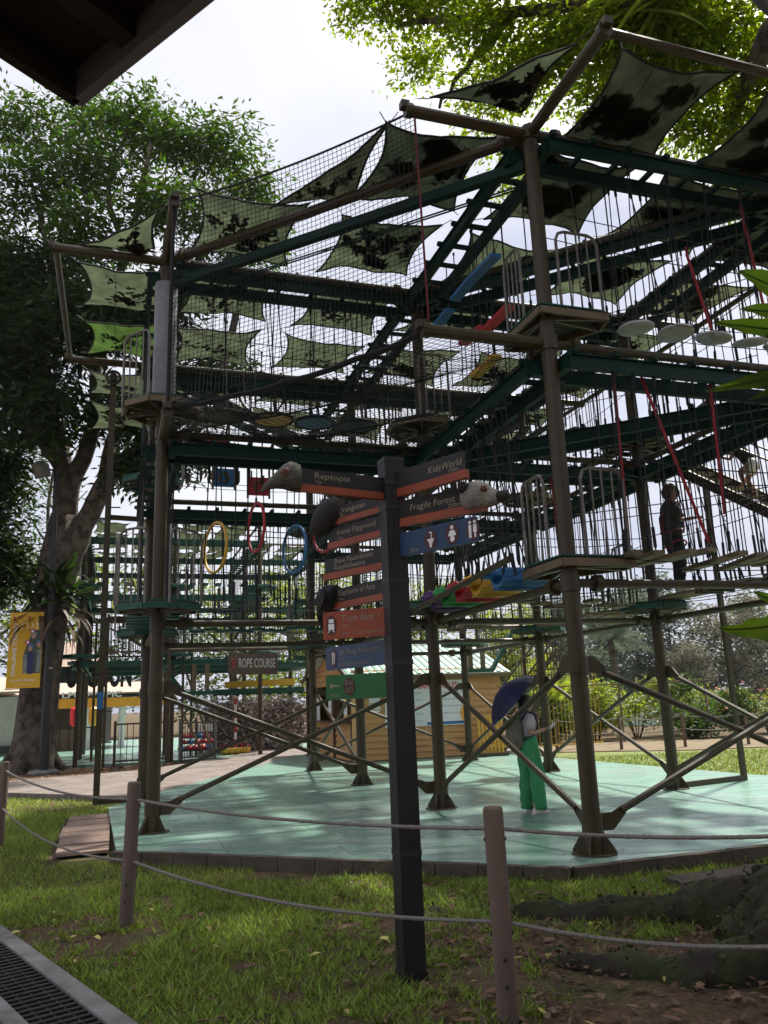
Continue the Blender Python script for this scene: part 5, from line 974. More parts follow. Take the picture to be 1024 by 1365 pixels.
for k, (x, y, h, lab) in enumerate(((5.3, 30.5, 2.6, 'bright yellow green feather palm clump beside the caged stair'), (6.6, 33.5, 2.4, 'second bright feather palm clump right of the caged stair'))):
    t = thing('palm_clump', (x, y, 0), lab, 'palm', 'bright feather palms'); fq = []; b = MB()
    for m in range(16): a = m*2.4; c = (x+math.cos(a)*.25, y+math.sin(a)*.25, h*rnd.uniform(.3, .8)); pinnate(c, a, rnd.uniform(.6, 1.3), rnd.uniform(1.2, 1.9), fq, 1.7, 20, .45); b.tube((x+math.cos(a)*.1, y+math.sin(a)*.1, 0), c, .02, 5)
    b.build('stems', M['gmid'], t); quads('fronds', np.array([[tuple(v) for v in q] for q in fq]), LF_yel, t)
# lakeside bushes
def bush(x, y, h, w_, m, n, lab, size=.16, flower=None):
    t = thing('bush', (x, y, 0), lab, 'bush', 'lakeside bushes'); b = MB()
    for k in range(7): a = k*.9+rnd.random(); b.tube((x+math.cos(a)*.1, y+math.sin(a)*.1, 0), (x+math.cos(a)*w_*.5, y+math.sin(a)*w_*.5, h*rnd.uniform(.5, .85)), .025, 5, .008)
    b.build('stems', M['bark'], t); cl = [(x+rnd.uniform(-1, 1)*w_*.55, y+rnd.uniform(-1, 1)*w_*.4, h*rnd.uniform(.22, .82), w_*.3, w_*.3, h*.16, n//9) for _ in range(9)]
    quads('foliage', leaves(cl, size, .45, .1, .2, 22), m, t)
    if flower:
        fl2 = leaves([(cx, cy-.1, cz+.1, a, bq, c, 12) for cx, cy, cz, a, bq, c, _ in cl], .11, .8, 0, .2, 6); tag(quads('flowers', fl2, flower, t), kind='stuff')
    return t
pinkf = leafmat('pink_flower', (.55, .22, .2), .3, .2)
for x, y, h, w_, m, lab, fl3 in [(5.6, 29.5, 1.7, 1.3, LF_mid, 'bush right behind the umbrella woman', None), (7.4, 30.5, 2.2, 1.5, LF_yel, 'light green bush left of the near right pole', None), (9.2, 31.5, 2.5, 1.6, LF_yel, 'tall light green bush between the near right and rear right poles', None), (10.6, 29.6, 1.5, 1.2, LF_mid, 'low bush by the path behind the rear right pole', None), (11.4, 32, 2.3, 1.5, LF_mid, 'leafy bush right of the rear right pole', None), (12.6, 29.8, 1.7, 1.2, LF_mid, 'bush dotted with pink flowers beside the thin square post', pinkf), (14.0, 31, 1.5, 1.2, LF_yel, 'light bush right of the square post by the water', pinkf), (15.3, 30, 2.3, 1.5, LF_mid, 'dark leafy bush at the right edge by the lake', None), (16.6, 27.5, 3.1, 1.7, LF_mid, 'tall dark bush at the right frame edge', None), (8.3, 35, 2.6, 1.8, LF_mid, 'dense bush behind the rope fence and the light bushes', None), (18.5, 33, 2.6, 1.8, LF_yel, 'light bush beyond the tall dark bush at the right edge', pinkf), (13.2, 35, 2.0, 1.6, LF_yel, 'pale bush at the water edge behind the pink flowers', None)]:
    bush(x, y, h, w_, m, 2600, lab, .17, fl3)
# rope fence and trellis along the path
fpst = []
for k in range(7):
    x, y = 4.9+1.95*k, 25.1+.10*k; p = MB().path([(x, y, 0), (x, y, 1.0)], .05, 8).build('path_post', timber); tag(p, 'brown post of the low rope fence along the dirt path', 'fence post', 'path fence posts'); fpst.append(Vector((x, y, 0)))
for k in range(6):
    for z in (.55, .93): tag(MB().path(sag(fpst[k]+ZZ*z, fpst[k+1]+ZZ*z, .08, 8), .014, 5).build('path_rope', ropem), 'sagging rope of the low fence along the dirt path', 'rope', 'path fence ropes')
tr = thing('trellis', (8, 30, 0), 'thin wooden trellis rail standing before the lakeside bushes', 'trellis')
for x in (5.0, 8.0, 11.0): MB().tube((x, 29.0, 0), (x, 29.0, 2.1), .035, 6).build('upright', timber, tr)
MB().tube((4.6, 28.98, 1.95), (11.4, 28.98, 2.0), .03, 6).build('top_rail', M['tan'], tr)
# ---------------- grass, leaf fall
def vnoise(x, y, s, seed):
    r = np.random.default_rng(seed).random((64, 64)); u, v = (x*s) % 64, (y*s) % 64; i, j = u.astype(int), v.astype(int); f, g_ = u-i, v-j; f = f*f*(3-2*f); g_ = g_*g_*(3-2*g_); i2, j2 = (i+1) % 64, (j+1) % 64
    return (r[i, j]*(1-f)+r[i2, j]*f)*(1-g_)+(r[i, j2]*(1-f)+r[i2, j2]*f)*g_
def blades(x, y, h, w_, z0=0.0):
    n = len(x); a = rng.uniform(0, 2*PI, n); H = h*rng.uniform(.5, 1.4, n); W = w_*rng.uniform(.7, 1.3, n); p = np.stack([x, y, np.full(n, z0)], 1); s = np.stack([np.cos(a), np.sin(a), 0*a], 1); le = rng.uniform(0, 2*PI, n)
    tip = p+np.stack([np.cos(le)*H*rng.uniform(.3, 1.3, n), np.sin(le)*H*rng.uniform(.3, 1.3, n), H], 1); return np.stack([p-s*W[:, None]*.5, p+s*W[:, None]*.5, tip], 1)
GR = leafmat('lawn_grass_blade', (.18, .235, .052), .45, .65, .6)
def inpoly(x, y, poly):
    c = np.zeros(len(x), bool); n = len(poly)
    for k in range(n):
        (x1, y1), (x2, y2) = poly[k], poly[(k+1) % n]; cond = ((y1 > y) != (y2 > y)) & (x < (x2-x1)*(y-y1)/(y2-y1+1e-9)+x1); c ^= cond
    return c
DPOLY = [tuple(G(i, j).xy) for i, j in dp]; DRN = [(p.x, p.y) for p in (a0-dn*.03, a1-dn*.03, a1+dn*8, a0+dn*8)]; STEP = [tuple(G(i, j).xy) for i, j in [(-.28, -1.3), (-.28, -1.12), (.8, -1.12), (.8, -1.3)]]
def grass(n, xr, yr, h, w_, thr):
    x, y = rng.uniform(*xr, n), rng.uniform(*yr, n); d = .40*vnoise(x+50, y+50, .9, 3)+.32*vnoise(x+50, y+50, 3.7, 4)+.32*vnoise(x+50, y+50, 11, 5)
    bare = np.clip((x-1.0)*.14+(5.6-y)*.10*(x > -.8)+np.where((x > 1.0) & (y < 6.2), .12, 0), -.115, .3); keep = (d-bare > thr+rng.normal(0, .05, n)) & ~inpoly(x, y, DPOLY) & ~inpoly(x, y, DRN) & ~inpoly(x, y, STEP)
    return blades(x[keep], y[keep], h, w_)
gz = np.concatenate([grass(150000, (-4.5, 4.2), (4.3, 8.6), .034, .015, .53), grass(30000, (-4.5, 4.2), (4.3, 8.6), .07, .020, .57), grass(60000, (-7.5, -1.5), (7.5, 15), .05, .012, .40), grass(30000, (-12, -4.5), (11, 19), .06, .016, .42), grass(9000, (1.5, 8), (6, 10.5), .06, .012, .45)])
tag(quads('grass', gz, GR, k=3), 'patchy green lawn grass in front of the deck', 'grass', kind='stuff')
lx, ly = rng.uniform(4.5, 26, 40000), rng.uniform(14, 24.2, 40000); kk = inpoly(lx, ly, [(4.2, 22.6), (6.6, 16.2), (14, 12), (26, 14), (26, 24.2)])
tag(quads('lawn_grass', blades(lx[kk], ly[kk], .08, .03), leafmat('sunny_grass_blade', (.12, .16, .03), .4, .4), k=3), 'sunny yellow green grass strip between the deck and the dirt path', 'grass', kind='stuff')
def fallen(n, fx, fy, c, name, lab, s=.07):
    a = rng.uniform(0, 2*PI, n); L = s*rng.uniform(.5, 1.3, n); z = rng.uniform(.012, .045, n); d = np.stack([np.cos(a), np.sin(a), rng.uniform(-.2, .2, n)], 1)*L[:, None]; t = np.stack([-np.sin(a), np.cos(a), rng.uniform(-.3, .3, n)], 1)*(L*rng.uniform(.28, .5, n))[:, None]; p = np.stack([fx, fy, z], 1); u = np.zeros((n, 3)); u[:, 2] = L*rng.uniform(-.05, .45, n)
    e = rng.uniform(.7, 1.1, (4, n, 1))
    tag(quads(name, np.stack([p-d, p-d*.45+t*.8*e[0]+u*.6, p+d*.25+t*e[1]+u, p+d, p+d*.3-t*e[2]+u*.7, p-d*.4-t*.85*e[3]+u*.4], 1), leafmat(name+'_skin', c, .15, .5), k=6), lab, 'fallen leaves', kind='stuff')
n = 900; fx = rng.uniform(-3.5, 3.4, n); fy = rng.uniform(4.4, 8.2, n); k = (~inpoly(fx, fy, DPOLY)) & (~inpoly(fx, fy, DRN)) & ((fx > -.2) | (rng.random(n) < .25)); fallen(k.sum(), fx[k], fy[k], (.16, .085, .055), 'fallen_leaves', 'brown dead leaves lying on the lawn and bare soil', .05)
n = 2600; fx = rng.uniform(.1, 3.2, n); fy = rng.uniform(4.3, 7.6, n); k = (~inpoly(fx, fy, DPOLY)) & (vnoise(fx+9, fy+9, 2.2, 8)+.12*(fx-1) > .48); fallen(k.sum(), fx[k], fy[k], (.11, .062, .042), 'leaf_mulch', 'small dark brown leaf pieces covering the soil around the mossy roots', .032)
n = 1500; fx = rng.uniform(-3.6, .6, n); fy = rng.uniform(4.3, 8.4, n); k = (~inpoly(fx, fy, DPOLY)) & (~inpoly(fx, fy, DRN)) & (vnoise(fx+9, fy+9, 2.2, 8) > .60); fallen(k.sum(), fx[k], fy[k], (.13, .075, .045), 'leaf_scraps', 'small brown leaf scraps in the thin spots of the lawn', .026)
n = 70; fx = rng.uniform(-3.2, 3, n); fy = rng.uniform(4.5, 8, n); k = (~inpoly(fx, fy, DPOLY)) & (~inpoly(fx, fy, DRN)); fallen(k.sum(), fx[k], fy[k], (.42, .33, .11), 'yellow_leaves', 'pale yellow fallen leaves dotted over the lawn', .045)
n = 1300; fx = rng.uniform(-14, -4, n); fy = rng.uniform(19, 29, n); k = inpoly(fx, fy, [tuple(G(*q).xy) for q in [(2.45, -2.6), (3.0, -.94), (3.75, -.35), (3.9, -1.25), (4.2, -1.8), (4.5, -2.9)]]); fallen(k.sum(), fx[k], fy[k], (.24, .12, .06), 'leaf_fall', 'brown leaf fall on the soil strip behind the boardwalk', .11)
n = 40; fx = rng.uniform(-2, 6, n); fy = rng.uniform(8.2, 16, n); k = inpoly(fx, fy, DPOLY); z0 = fallen
px, py = fx[k], fy[k]; m = len(px); a = rng.uniform(0, 2*PI, m); d = np.stack([np.cos(a), np.sin(a), 0*a+.1], 1)*.03; t = np.stack([-np.sin(a), np.cos(a), 0*a-.2], 1)*.014; p = np.stack([px, py, 0*px+.135], 1)
tag(quads('deck_leaves', np.stack([p-d, p+t, p+d, p-t], 1), leafmat('deck_leaf_skin', (.1, .06, .04), .1, .4)), 'few dry leaves scattered on the green deck', 'fallen leaves', kind='stuff')
# ---------------- second, lower ropes course behind at the left
RI, CJ = [3.9, 4.8, 5.7], [-1.4, -.7, 0.0, .62]
rown = ['front', 'middle', 'rear']; bayn = ['left', 'centre', 'right']
f2 = thing('ropes_course', G(4.8, -.7, .1), 'second ropes course frame with many green beams standing behind at the left', 'ropes course')
def f2beam(p, q, sep=.16):
    d = (q-p).normalized(); s = d.cross(ZZ); b = MB(); L = (q-p).length
    for sg in (-1, 1): b.bar(p+s*sg*sep, q+s*sg*sep, .05, .17)
    n = int(L/.5)
    for k in range(n+1): c = p+d*(L*k/n); b.bar(c-s*(sep+.08)+ZZ*.1, c+s*(sep+.08)+ZZ*.1, .05, .05)
    return b.build('twin_beam', M['gmid'], f2)
ED = [((i, CJ[k]), (i, CJ[k+1])) for i in RI for k in range(3)]+[((RI[k], j), (RI[k+1], j)) for j in CJ for k in range(2)]
for i in RI:
    for j in CJ:
        if i == 3.9 and j > .3: continue
        p = G(i, j); MB().tube(p+ZZ*.05, p+ZZ*8.1, .075, 8).build('pole', M['steel'], f2)
        for z in (3.45, 5.7):
            b = MB(); b.lathe(p+ZZ*z, [(.6, -.06), (.62, 0), (.6, .05)], 8); b.build('platform', M['gmid'], f2)
            b = MB(); a = rnd.choice((0, PI/2, PI)); d = EB*math.cos(a)+EA*math.sin(a); s = d.cross(ZZ)
            for k in range(6): c = p+d*.55+s*(-.45+.18*k)+ZZ*z; b.tube(c, c+ZZ*1.05, .012, 4)
            b.bar(p+d*.55-s*.47+ZZ*(z+1.05), p+d*.55+s*.47+ZZ*(z+1.05), .03, .03); b.build('railing', M['steel'], f2)
for n_, (A, Bn) in enumerate(ED):
    if 3.9 in (A[0],) and Bn[1] > .3: continue
    row = n_ < 9; where = f'{rown[n_//3]} row, {bayn[n_ % 3]} bay' if row else f'{["leftmost", "second", "third", "rightmost"][(n_-9)//2]} side way, {["front", "rear"][(n_-9) % 2]} half'
    for z in (3.2, 5.35, 7.25):
        f2beam(G(*A, z), G(*Bn, z))
    for z in (2.85, 5.0, 7.7): MB().tube(G(*A, z+.3), G(*Bn, z+.3), .045, 6).build('tube_rail', M['tan'] if n_ % 2 else M['steel'], f2)
    for lv, (zt, zb) in enumerate(((5.3, 3.55), (7.2, 5.8))):
        t = thing('rope_bridge', G((A[0]+Bn[0])/2, (A[1]+Bn[1])/2, zb), f'{["lower", "upper"][lv]} rope bridge of the rear ropes course, {where}', 'rope bridge', 'rope bridges of the rear ropes course'); p, q = G(*A), G(*Bn); d = (q-p).normalized(); s = d.cross(ZZ)
        for k in range(10):
            u = .16+.075*k; c = p.lerp(q, u)+s*(.16 if k % 2 else -.16); MB().tube(c+ZZ*zt, c+ZZ*zb, .011, 3).build('rope', M['black'], t)
        for k in range(5): c = p.lerp(q, .2+.15*k)+ZZ*zb; MB().bar(c-s*.28, c+s*.28, .18 if n_ % 2 else .3, .05).build('step_board', M['gmid'] if n_ % 3 else M['tan'], t)
for i, j in [(3.9, -1.4), (3.9, -.7), (4.8, -1.4), (4.8, -.7), (4.8, 0)]:
    for q, (di, dj) in enumerate(((.08, .05), (.08, .37), (.5, .05), (.5, .37))):
        c = [G(i+di+a, j+dj+b_, 8.0+rnd.uniform(-.1, .15)) for a, b_ in ((0, 0), (0, .28), (.36, .28), (.36, 0))]
        sail(c, f'green shade sail of the rear ropes course, {rown[RI.index(i)]} row {bayn[CJ.index(j)]} bay, {["near left", "near right", "rear left", "rear right"][q]} piece', 0, .2)
# bar fences of the rear course
def barfence(a, c, z0, z1, n, m, lab, name='bar_fence'):
    a, c = Vector(a), Vector(c); t = thing(name, a.lerp(c, .5)+ZZ*z0, lab, 'fence'); b = MB()
    for k in range(n+1): p = a.lerp(c, k/n); b.tube(p+ZZ*z0, p+ZZ*z1, .013, 4)
    b.build('bars', m, t); MB().bar(a+ZZ*z1, c+ZZ*z1, .05, .05).build('rail', m, t); MB().bar(a+ZZ*(z0+.08), c+ZZ*(z0+.08), .05, .05).build('rail', m, t)
    for p in (a, c): MB().bar(p, p+ZZ*(z1+.1), .07, .07).build('post', m, t)
barfence(G(3.88, -1.2), G(3.88, -.62), 3.5, 4.7, 22, M['steel'], 'tall brown bar screen on the rear course, left of the near left pole')
barfence(G(4.5, -1.3), G(4.5, -.5), 3.5, 4.8, 26, M['steel'], 'second tall bar screen deeper in the rear course')
barfence(G(3.85, -1.12), G(3.85, -.72), .1, 1.3, 9, M['steel'], 'low brown bar fence standing on the soil edge left of the near left pole')
barfence(G(3.82, -.64), G(3.9, -.36), .1, 1.25, 14, M['galv'], 'grey barrier fence beside the red helmets')
for k, (a, c) in enumerate(((G(3.75, -.78, 2.8), G(3.85, -.45, .2)), (G(3.75, -.60, 2.8), G(3.85, -.38, .2)))): tag(MB().tube(a, c, .04, 6).build('slant_tube', M['tan']), 'slanting tan tube brace in front of the red helmet rack, ' + ('left one' if k == 0 else 'right one'), 'tube')
# green arm step left of the board, candy pole, orange beams
hs = thing('hanging_step', G(3.7, -.5, 2.2), 'green step hung on two boards left of the ROPE COURSE board', 'step'); MB().bar(G(3.7, -.62, 2.18), G(3.7, -.38, 2.18), .3, .12).build('step_plate', M['gmid'], hs)
for j in (-.55, -.45): MB().bar(G(3.7, j, 2.24), G(3.7, j, 3.1), .14, .03, up=EA).build('strap_board', M['tan'], hs)
MB().bar(G(3.7, -.62, 2.2), G(3.7, -.86, 3.4), .2, .1).build('side_arm', M['gmid'], hs)
tag(MB().bar(G(4.2, -.25, 2.45), G(4.2, .35, 2.5), .08, .22).build('orange_beam', M['yellow']), 'orange beam end beyond the ROPE COURSE board', 'beam')
mb_ = thing('monkey_bars', G(4.1, .0, 2.1), 'green horizontal ladder hung above the mottled hedge', 'monkey bars')
for o in (-.15, .15): MB().bar(G(4.1, -.36, 2.2)+EA*o, G(4.1, .40, 2.2)+EA*o, .05, .2).build('side_rail', M['gmid'], mb_)
for k in range(9): c = G(4.1, -.34+.09*k, 2.1); MB().bar(c-EA*.2, c+EA*.2, .07, .07).build('rung', M['green'], mb_)
cp = thing('striped_pole', G(4.35, -.14, .1), 'red and white striped pole in front of the mottled hedge', 'pole'); p = G(4.35, -.14)
for k in range(10): MB().tube(p+ZZ*(.1+.24*k), p+ZZ*(.34+.24*k), .045+(.001 if k % 2 else 0), 8).build('band', M['red2'] if k % 2 else M['white'], cp)
# hoops of the rear course
for k, (x, y, z, R) in enumerate(((-8.75, 27.3, 5.7, .42), (-8.3, 27.5, 5.95, .48), (-9.2, 27.2, 5.4, .36))):
    t = thing('hanging_hoop', (x, y, z), ['middle lime green hoop of the three beside the peg post', 'largest lime green hoop of the three beside the peg post', 'smallest lime green hoop of the three beside the peg post'][k], 'hoop', 'lime hoops of the rear course'); MB().ring((x, y, z), EB+EA*.4, R, .028, 22, 6).build('hoop', mat('lime_plastic', (.40, .46, .05), rough=.5), t); rope(t, (x, y, 6.7), (x, y, z+R), .008)
# ROPE COURSE board
hp0, hp1 = Vector((-4.73, 24.0, 0)), Vector((-3.45, 25.05, 0)); hx = (hp1-hp0).normalized(); hn = hx.cross(ZZ); c = hp0.lerp(hp1, .5)
hc = thing('hanging_board', c+ZZ*2.62, 'weathered brown ROPE COURSE board hung from a tube left of the hut', 'sign'); brw = mat('weathered_brown_board', (.115, .075, .055), (.085, .052, .038), 5, .75, .35, 25, stretch=(1, 1, 5))
b = MB()
MB().bar(hp0+ZZ*2.94, hp1+ZZ*2.94, .05, .64).build('panel', brw, hc)
for u in (.15, .85): p = hp0.lerp(hp1, u); b = MB(); b.tube(p+ZZ*3.25, p+ZZ*3.5, .015, 5); b.build('hanger', M['galv'], hc)
text('lettering', 'ROPE COURSE', mat('faded_white_lettering', (.46, .44, .40), rough=.7), hp0+hx*.30+ZZ*2.83+hn*.028, hx, ZZ, .27, 1.26, hc, .002, bold=.015)
b = MB(); b.ring(hp0+hx*.15+ZZ*3.02+hn*.03, hn, .06, .016, 14, 5); b.path([hp0+hx*.15+ZZ*2.95+hn*.03, hp0+hx*.13+ZZ*2.78+hn*.03], .022, 5); b.build('red_emblem', M['red2'], hc)
tag(MB().tube(G(3.6, -.75, 3.52), G(3.6, .35, 3.52), .06, 8).build('hanger_tube', M['steel']), 'brown tube carrying the ROPE COURSE board', 'tube')
for j in (-.75, .33): tag(MB().tube(G(3.6, j, .1), G(3.6, j, 3.55), .06, 8).build('hanger_post', M['steel']), 'left post of the tube carrying the ROPE COURSE board' if j < 0 else 'right post of the tube carrying the ROPE COURSE board, beside the hut', 'post')
# mottled dry hedge
hd = thing('dry_hedge', G(4.75, .12, .1), 'mottled grey and dark dry leaf hedge between the pole and the hut', 'hedge'); b = MB()
for k in range(7): p = G(4.8, -.3+.12*k, .1); b.tube(p, p+ZZ*1.5, .05, 6)
b.build('stems', M['dark'], hd); hq = leaves([(*(G(4.72+rnd.uniform(-.05, .1), -.28+.075*k, z).xy), z, .42, .3, .3, 420) for k in range(11) for z in (.4, .85, 1.3, 1.65)], .20, .42, .3, .16, 30)
quads('foliage', hq, mat('dry_grey_leaf', (.40, .335, .31), rough=.8, rnd_isl=.55), hd)
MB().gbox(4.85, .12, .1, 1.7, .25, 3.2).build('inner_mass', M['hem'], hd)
# little things by the hedge
for k in range(4):
    c = G(4.28, -.23+.055*k, .1); t = thing('basket', c, ['leftmost yellow ride on tub at the foot of the hedge', 'second yellow tub from the left by the hedge', 'third yellow tub from the left by the hedge', 'rightmost yellow tub at the foot of the hedge'][k], 'tub', 'yellow tubs by the hedge'); MB().lathe(c, [(.10, 0), (.17, .06), (.20, .2), (.18, .21), (.15, .08)], 12).build('tub', M['yellow'], t); MB().path([c+Vector((.17*math.cos(a), 0, .2+.14*math.sin(a))) for a in (0, .5, 1, 1.57, 2.1, 2.6, PI)], .018, 5).build('handle', M['red2'], t)
rk = thing('helmet_rack', G(3.95, -.5, .1), 'heap of red helmets behind the grey barrier fence', 'rack'); MB().gbox(3.95, -.52, .35, .4, .5, .9).build('shelf', M['dark'], rk)
for k in range(14): c = G(3.9+.04*(k % 3), -.62+.018*k, .40+.17*(k % 3)); MB().lathe(c, [(.13, 0), (.135, .05), (.10, .12), (.03, .15)], 10).build('helmet', M['red2'] if k % 4 else M['blue'], rk, smooth=True)
# dark shelf trolley
tl = thing('trolley', G(4.3, -.38, .1), 'dark trolley with a white crate beside the yellow tubs', 'trolley'); MB().gbox(4.3, -.40, .4, .45, .5, .7).gbox(4.3, -.40, .85, .9, .5, .7).build('shelf', M['dark'], tl); MB().gbox(4.3, -.40, .9, 1.15, .4, .5).build('crate', M['white'], tl)
for a in (-.2, .2):
    for c in (-.3, .3): p = G(4.3, -.40, .1)+EA*a+EB*c; MB().tube(p, p+ZZ*1.3, .02, 5).build('leg', M['darkmetal'], tl)
# ---------------- pavilion at the far left
cream = mat('cream_wall', (.40, .37, .32), (.34, .31, .27), 3, .8); tile = mat('pale_roof_tiles', (.48, .36, .29), (.34, .25, .20), 6, .85, .5, 12); orng = mat('orange_fascia', (.8, .36, .04), (.7, .3, .03), 4, .6)
pv = thing('pavilion', (-13.5, 39, .1), 'low open pavilion with orange fascia, white columns and big black letters on its roof', 'pavilion')
v0, v1 = Vector((-16.9, 35.2, 0)), Vector((-10.4, 39.4, 0)); vx = (v1-v0).normalized(); vn = vx.cross(ZZ); vb = -vn
MB().bar(v0+ZZ*2.42+vn*.05, v1+ZZ*2.42+vn*.05, .06, .16).build('dark_fascia', M['darkmetal'], pv); MB().bar(v0+ZZ*2.12, v1+ZZ*2.12, .08, .42).build('orange_fascia', orng, pv)
b = MB(); b.slab([v0+ZZ*2.5+vn*.2, v1+ZZ*2.5+vn*.2, v1+vb*4+ZZ*3.1, v0+vb*4+ZZ*3.1], ZZ*.06); b.build('roof', tile, pv)
MB().bar(v0+vb*3.2+ZZ*1.1, v1+vb*3.2-vx*2.6+ZZ*1.1, .1, 2.2).build('rear_wall', mat('dim_brown_wall', (.16, .12, .10), rough=.9), pv)
for u in (.02, .50, .70, .98): MB().tube(v0.lerp(v1, u)+vb*.3+ZZ*.05, v0.lerp(v1, u)+vb*.3+ZZ*2.4, .16, 10).build('column', M['white'], pv)
MB().bar(v0+vx*.2+vb*.2+ZZ*.55, v0+vx*3.6+vb*.2+ZZ*.55, .1, .9).build('counter', mat('brown_counter', (.14, .09, .07), rough=.8), pv)
for k in range(9): p = v0+vx*(.3+.4*k)+vb*.12; MB().tube(p+ZZ*.1, p+ZZ*1.15, .02, 4).build('railing_bar', M['steel'], pv)
for k in range(5): p = v0+vx*(.6+1.3*k)-vb*.02; MB().tube(p+ZZ*1.7, p+ZZ*2.1, .012, 4).build('bracket', M['steel'], pv)
blkl = mat('glossy_black_letters', (.01, .01, .012), rough=.25)
lo_ = v0+vx*2.75+ZZ*2.85+vn*.3
for k, ch in enumerate('OICOON'):
    text('roof_letter', ch, blkl, lo_+vx*(.50*k-(.12 if k > 1 else 0)), vx, ZZ, .92, .2 if ch == 'I' else .5, pv, .0, bold=.05)
    text('roof_letter', ch, blkl, lo_+vx*(.50*k-(.12 if k > 1 else 0))-vn*.02+ZZ*.02, vx, ZZ, .92, .2 if ch == 'I' else .5, pv, .0, bold=.05)
text('small_letters', 'LPUUVUPIC', M['white'], v0+vx*2.6+ZZ*2.36+vn*.3, vx, ZZ, .26, 2.6, pv, .0, bold=.02)
hr = thing('tiled_hip_roof', (-17, 45, 3.2), 'pale tiled hip roof peeking above the pavilion behind the trunk', 'roof'); b = MB(); b.add([(-20, 43, 4.1), (-15.4, 43, 4.1), (-15.4, 47.5, 4.1), (-20, 47.5, 4.1), (-17.7, 45.2, 5.6)], [(0, 1, 4), (1, 2, 4), (2, 3, 4), (3, 0, 4), (3, 2, 1, 0)]); b.build('roof', tile, hr); b = MB(); b.box((-17.7, 45.2, 2.1), 3.6, 3.6, 4.0); b.build('wall', M['hem'], hr)
ws = thing('side_kiosk', (-17.2, 34, 0), 'small white walled kiosk with tiled eave behind the banner', 'kiosk'); MB().box((-17.3, 34.8, 1.25), 3.4, 2.4, 2.4, .45).build('wall', cream, ws); b = MB(); b.slab([(-19.4, 32.6, 2.6), (-15.3, 34.4, 2.6), (-16.6, 36.8, 3.3), (-20.6, 34.9, 3.3)], (0, 0, .08)); b.build('roof', tile, ws); MB().box((-17.3, 34.6, .35), 3.45, 2.45, .28, .45).build('dark_plinth', M['darkmetal'], ws)
for (p, m, lab) in (((-13.35, 34.9, 1.15), 'red2', 'bright red hanging lantern banner under the pavilion eave'), ((-12.75, 35.4, 1.13), 'yellow', 'orange hanging lantern banner under the pavilion eave'), ((-14.15, 34.5, 1.2), 'white', 'white hanging lantern banner at the pavilion edge by the trunk')):
    p = Vector(p); t = thing('hanging_lantern', p, lab, 'lantern', 'hanging lanterns'); MB().lathe(p, [(.10, 0), (.19, .1), (.21, .4), (.19, .72), (.10, .8)], 12).build('body', {'red2': mat('red_lantern_cloth', (.7, .02, .03), rough=.6), 'yellow': M['yellow'], 'white': M['white']}[m], t); MB().tube(p+ZZ*.8, p+ZZ*1.0, .02, 5).build('cord', M['dark'], t)
# ---------------- lamp post with banner
lp = thing('lamp_post', (-10.09, 24.2, 0), 'tall black lamp post with a floodlight standing before the big trunk', 'lamp post')
b = MB(); b.path([(-10.09, 24.2, 0), (-10.10, 24.2, 3.0), (-10.12, 24.2, 3.05), (-10.21, 24.2, 9.2)], [.135, .13, .10, .08], 12); b.build('pole', M['darkmetal'], lp)
MB().lathe((-10.09, 24.2, 0), [(.42, 0), (.44, .08), (.36, .14)], 14).build('base', M['kerb'], lp)
b = MB(); b.bar((-10.22, 24.2, 9.1), (-10.5, 24.0, 9.15), .05, .05); b.build('arm', M['darkmetal'], lp); b = MB(); b.lathe((-10.56, 23.9, 9.1), [(.24, -.28), (.25, .12), (.16, .24), (.05, .26)], 12, ax=(-.15, -.35, 1)); b.build('lamp_head', M['galv'], lp)
bx = Vector((1, .05, 0)).normalized(); bn_ = bx.cross(ZZ); B0 = Vector((-11.28, 24.05, 2.47))
ban = thing('banner', (-10.8, 24.1, 2.45), 'yellow CHALLENGE YOURSELF banner with helmeted children hung on the lamp post', 'banner'); yel = mat('golden_banner_vinyl', (.66, .38, .012), (.60, .34, .01), 2, .5)
MB().bar(B0+ZZ*1.11, B0+bx*.98+ZZ*1.11, .012, 2.22).build('sheet', yel, ban)
for z in (2.24, -.02): MB().tube(B0-bx*.02+ZZ*z, B0+bx*1.12+ZZ*z, .016, 6).build('rod', M['darkmetal'], ban)
def bp(u, v, o=.009): return B0+bx*u+ZZ*v+bn_*o
text('lettering', 'CHALLENGE YOURSELF', M['white'], bp(.235, .34), ZZ, -bx, .115, 1.58, ban, .0, bold=.02)
text('lettering', 'GO LEAD ENERGY', M['white'], bp(.10, .20), bx, ZZ, .058, .76, ban, .0, bold=.01); text('lettering', 'sky course this way', M['white'], bp(.26, .09), bx, ZZ, .035, .46, ban, .0)
text('lettering', 'KIDS', M['red2'], bp(.22, 2.07), bx, ZZ, .045, .17, ban, .0, bold=.01); text('lettering', 'PARK', M['red2'], bp(.22, 2.01), bx, ZZ, .045, .17, ban, .0, bold=.01); text('lettering', 'SKY COURSE', M['red2'], bp(.66, 2.04), bx, ZZ, .04, .24, ban, .0)
b = MB()
for u, v in ((.14, 2.06), (.57, 2.06)): b.add([bp(u+.04*math.cos(k*PI/6), v+.045*math.sin(k*PI/6)) for k in range(12)], [tuple(range(12))]); b.add([bp(u-.03, v-.02), bp(u+.03, v-.02), bp(u, v-.08)], [(0, 1, 2)])
b.build('emblem', M['red2'], ban); b = MB()
for k in range(5): u = .33+.145*k; b.add([bp(u, 1.93), bp(u+.04, 1.93), bp(u+.085, 1.83), bp(u+.04, 1.72), bp(u, 1.72), bp(u+.045, 1.83)], [(0, 1, 2, 5), (5, 2, 3, 4)])
b.build('chevron', mat('peach_print', (.85, .62, .42), rough=.5), ban)
def blob(name, m, pts, o): b = MB(); b.add([bp(u, v, o) for u, v in pts], [tuple(range(len(pts)))]); b.build(name, m, ban)
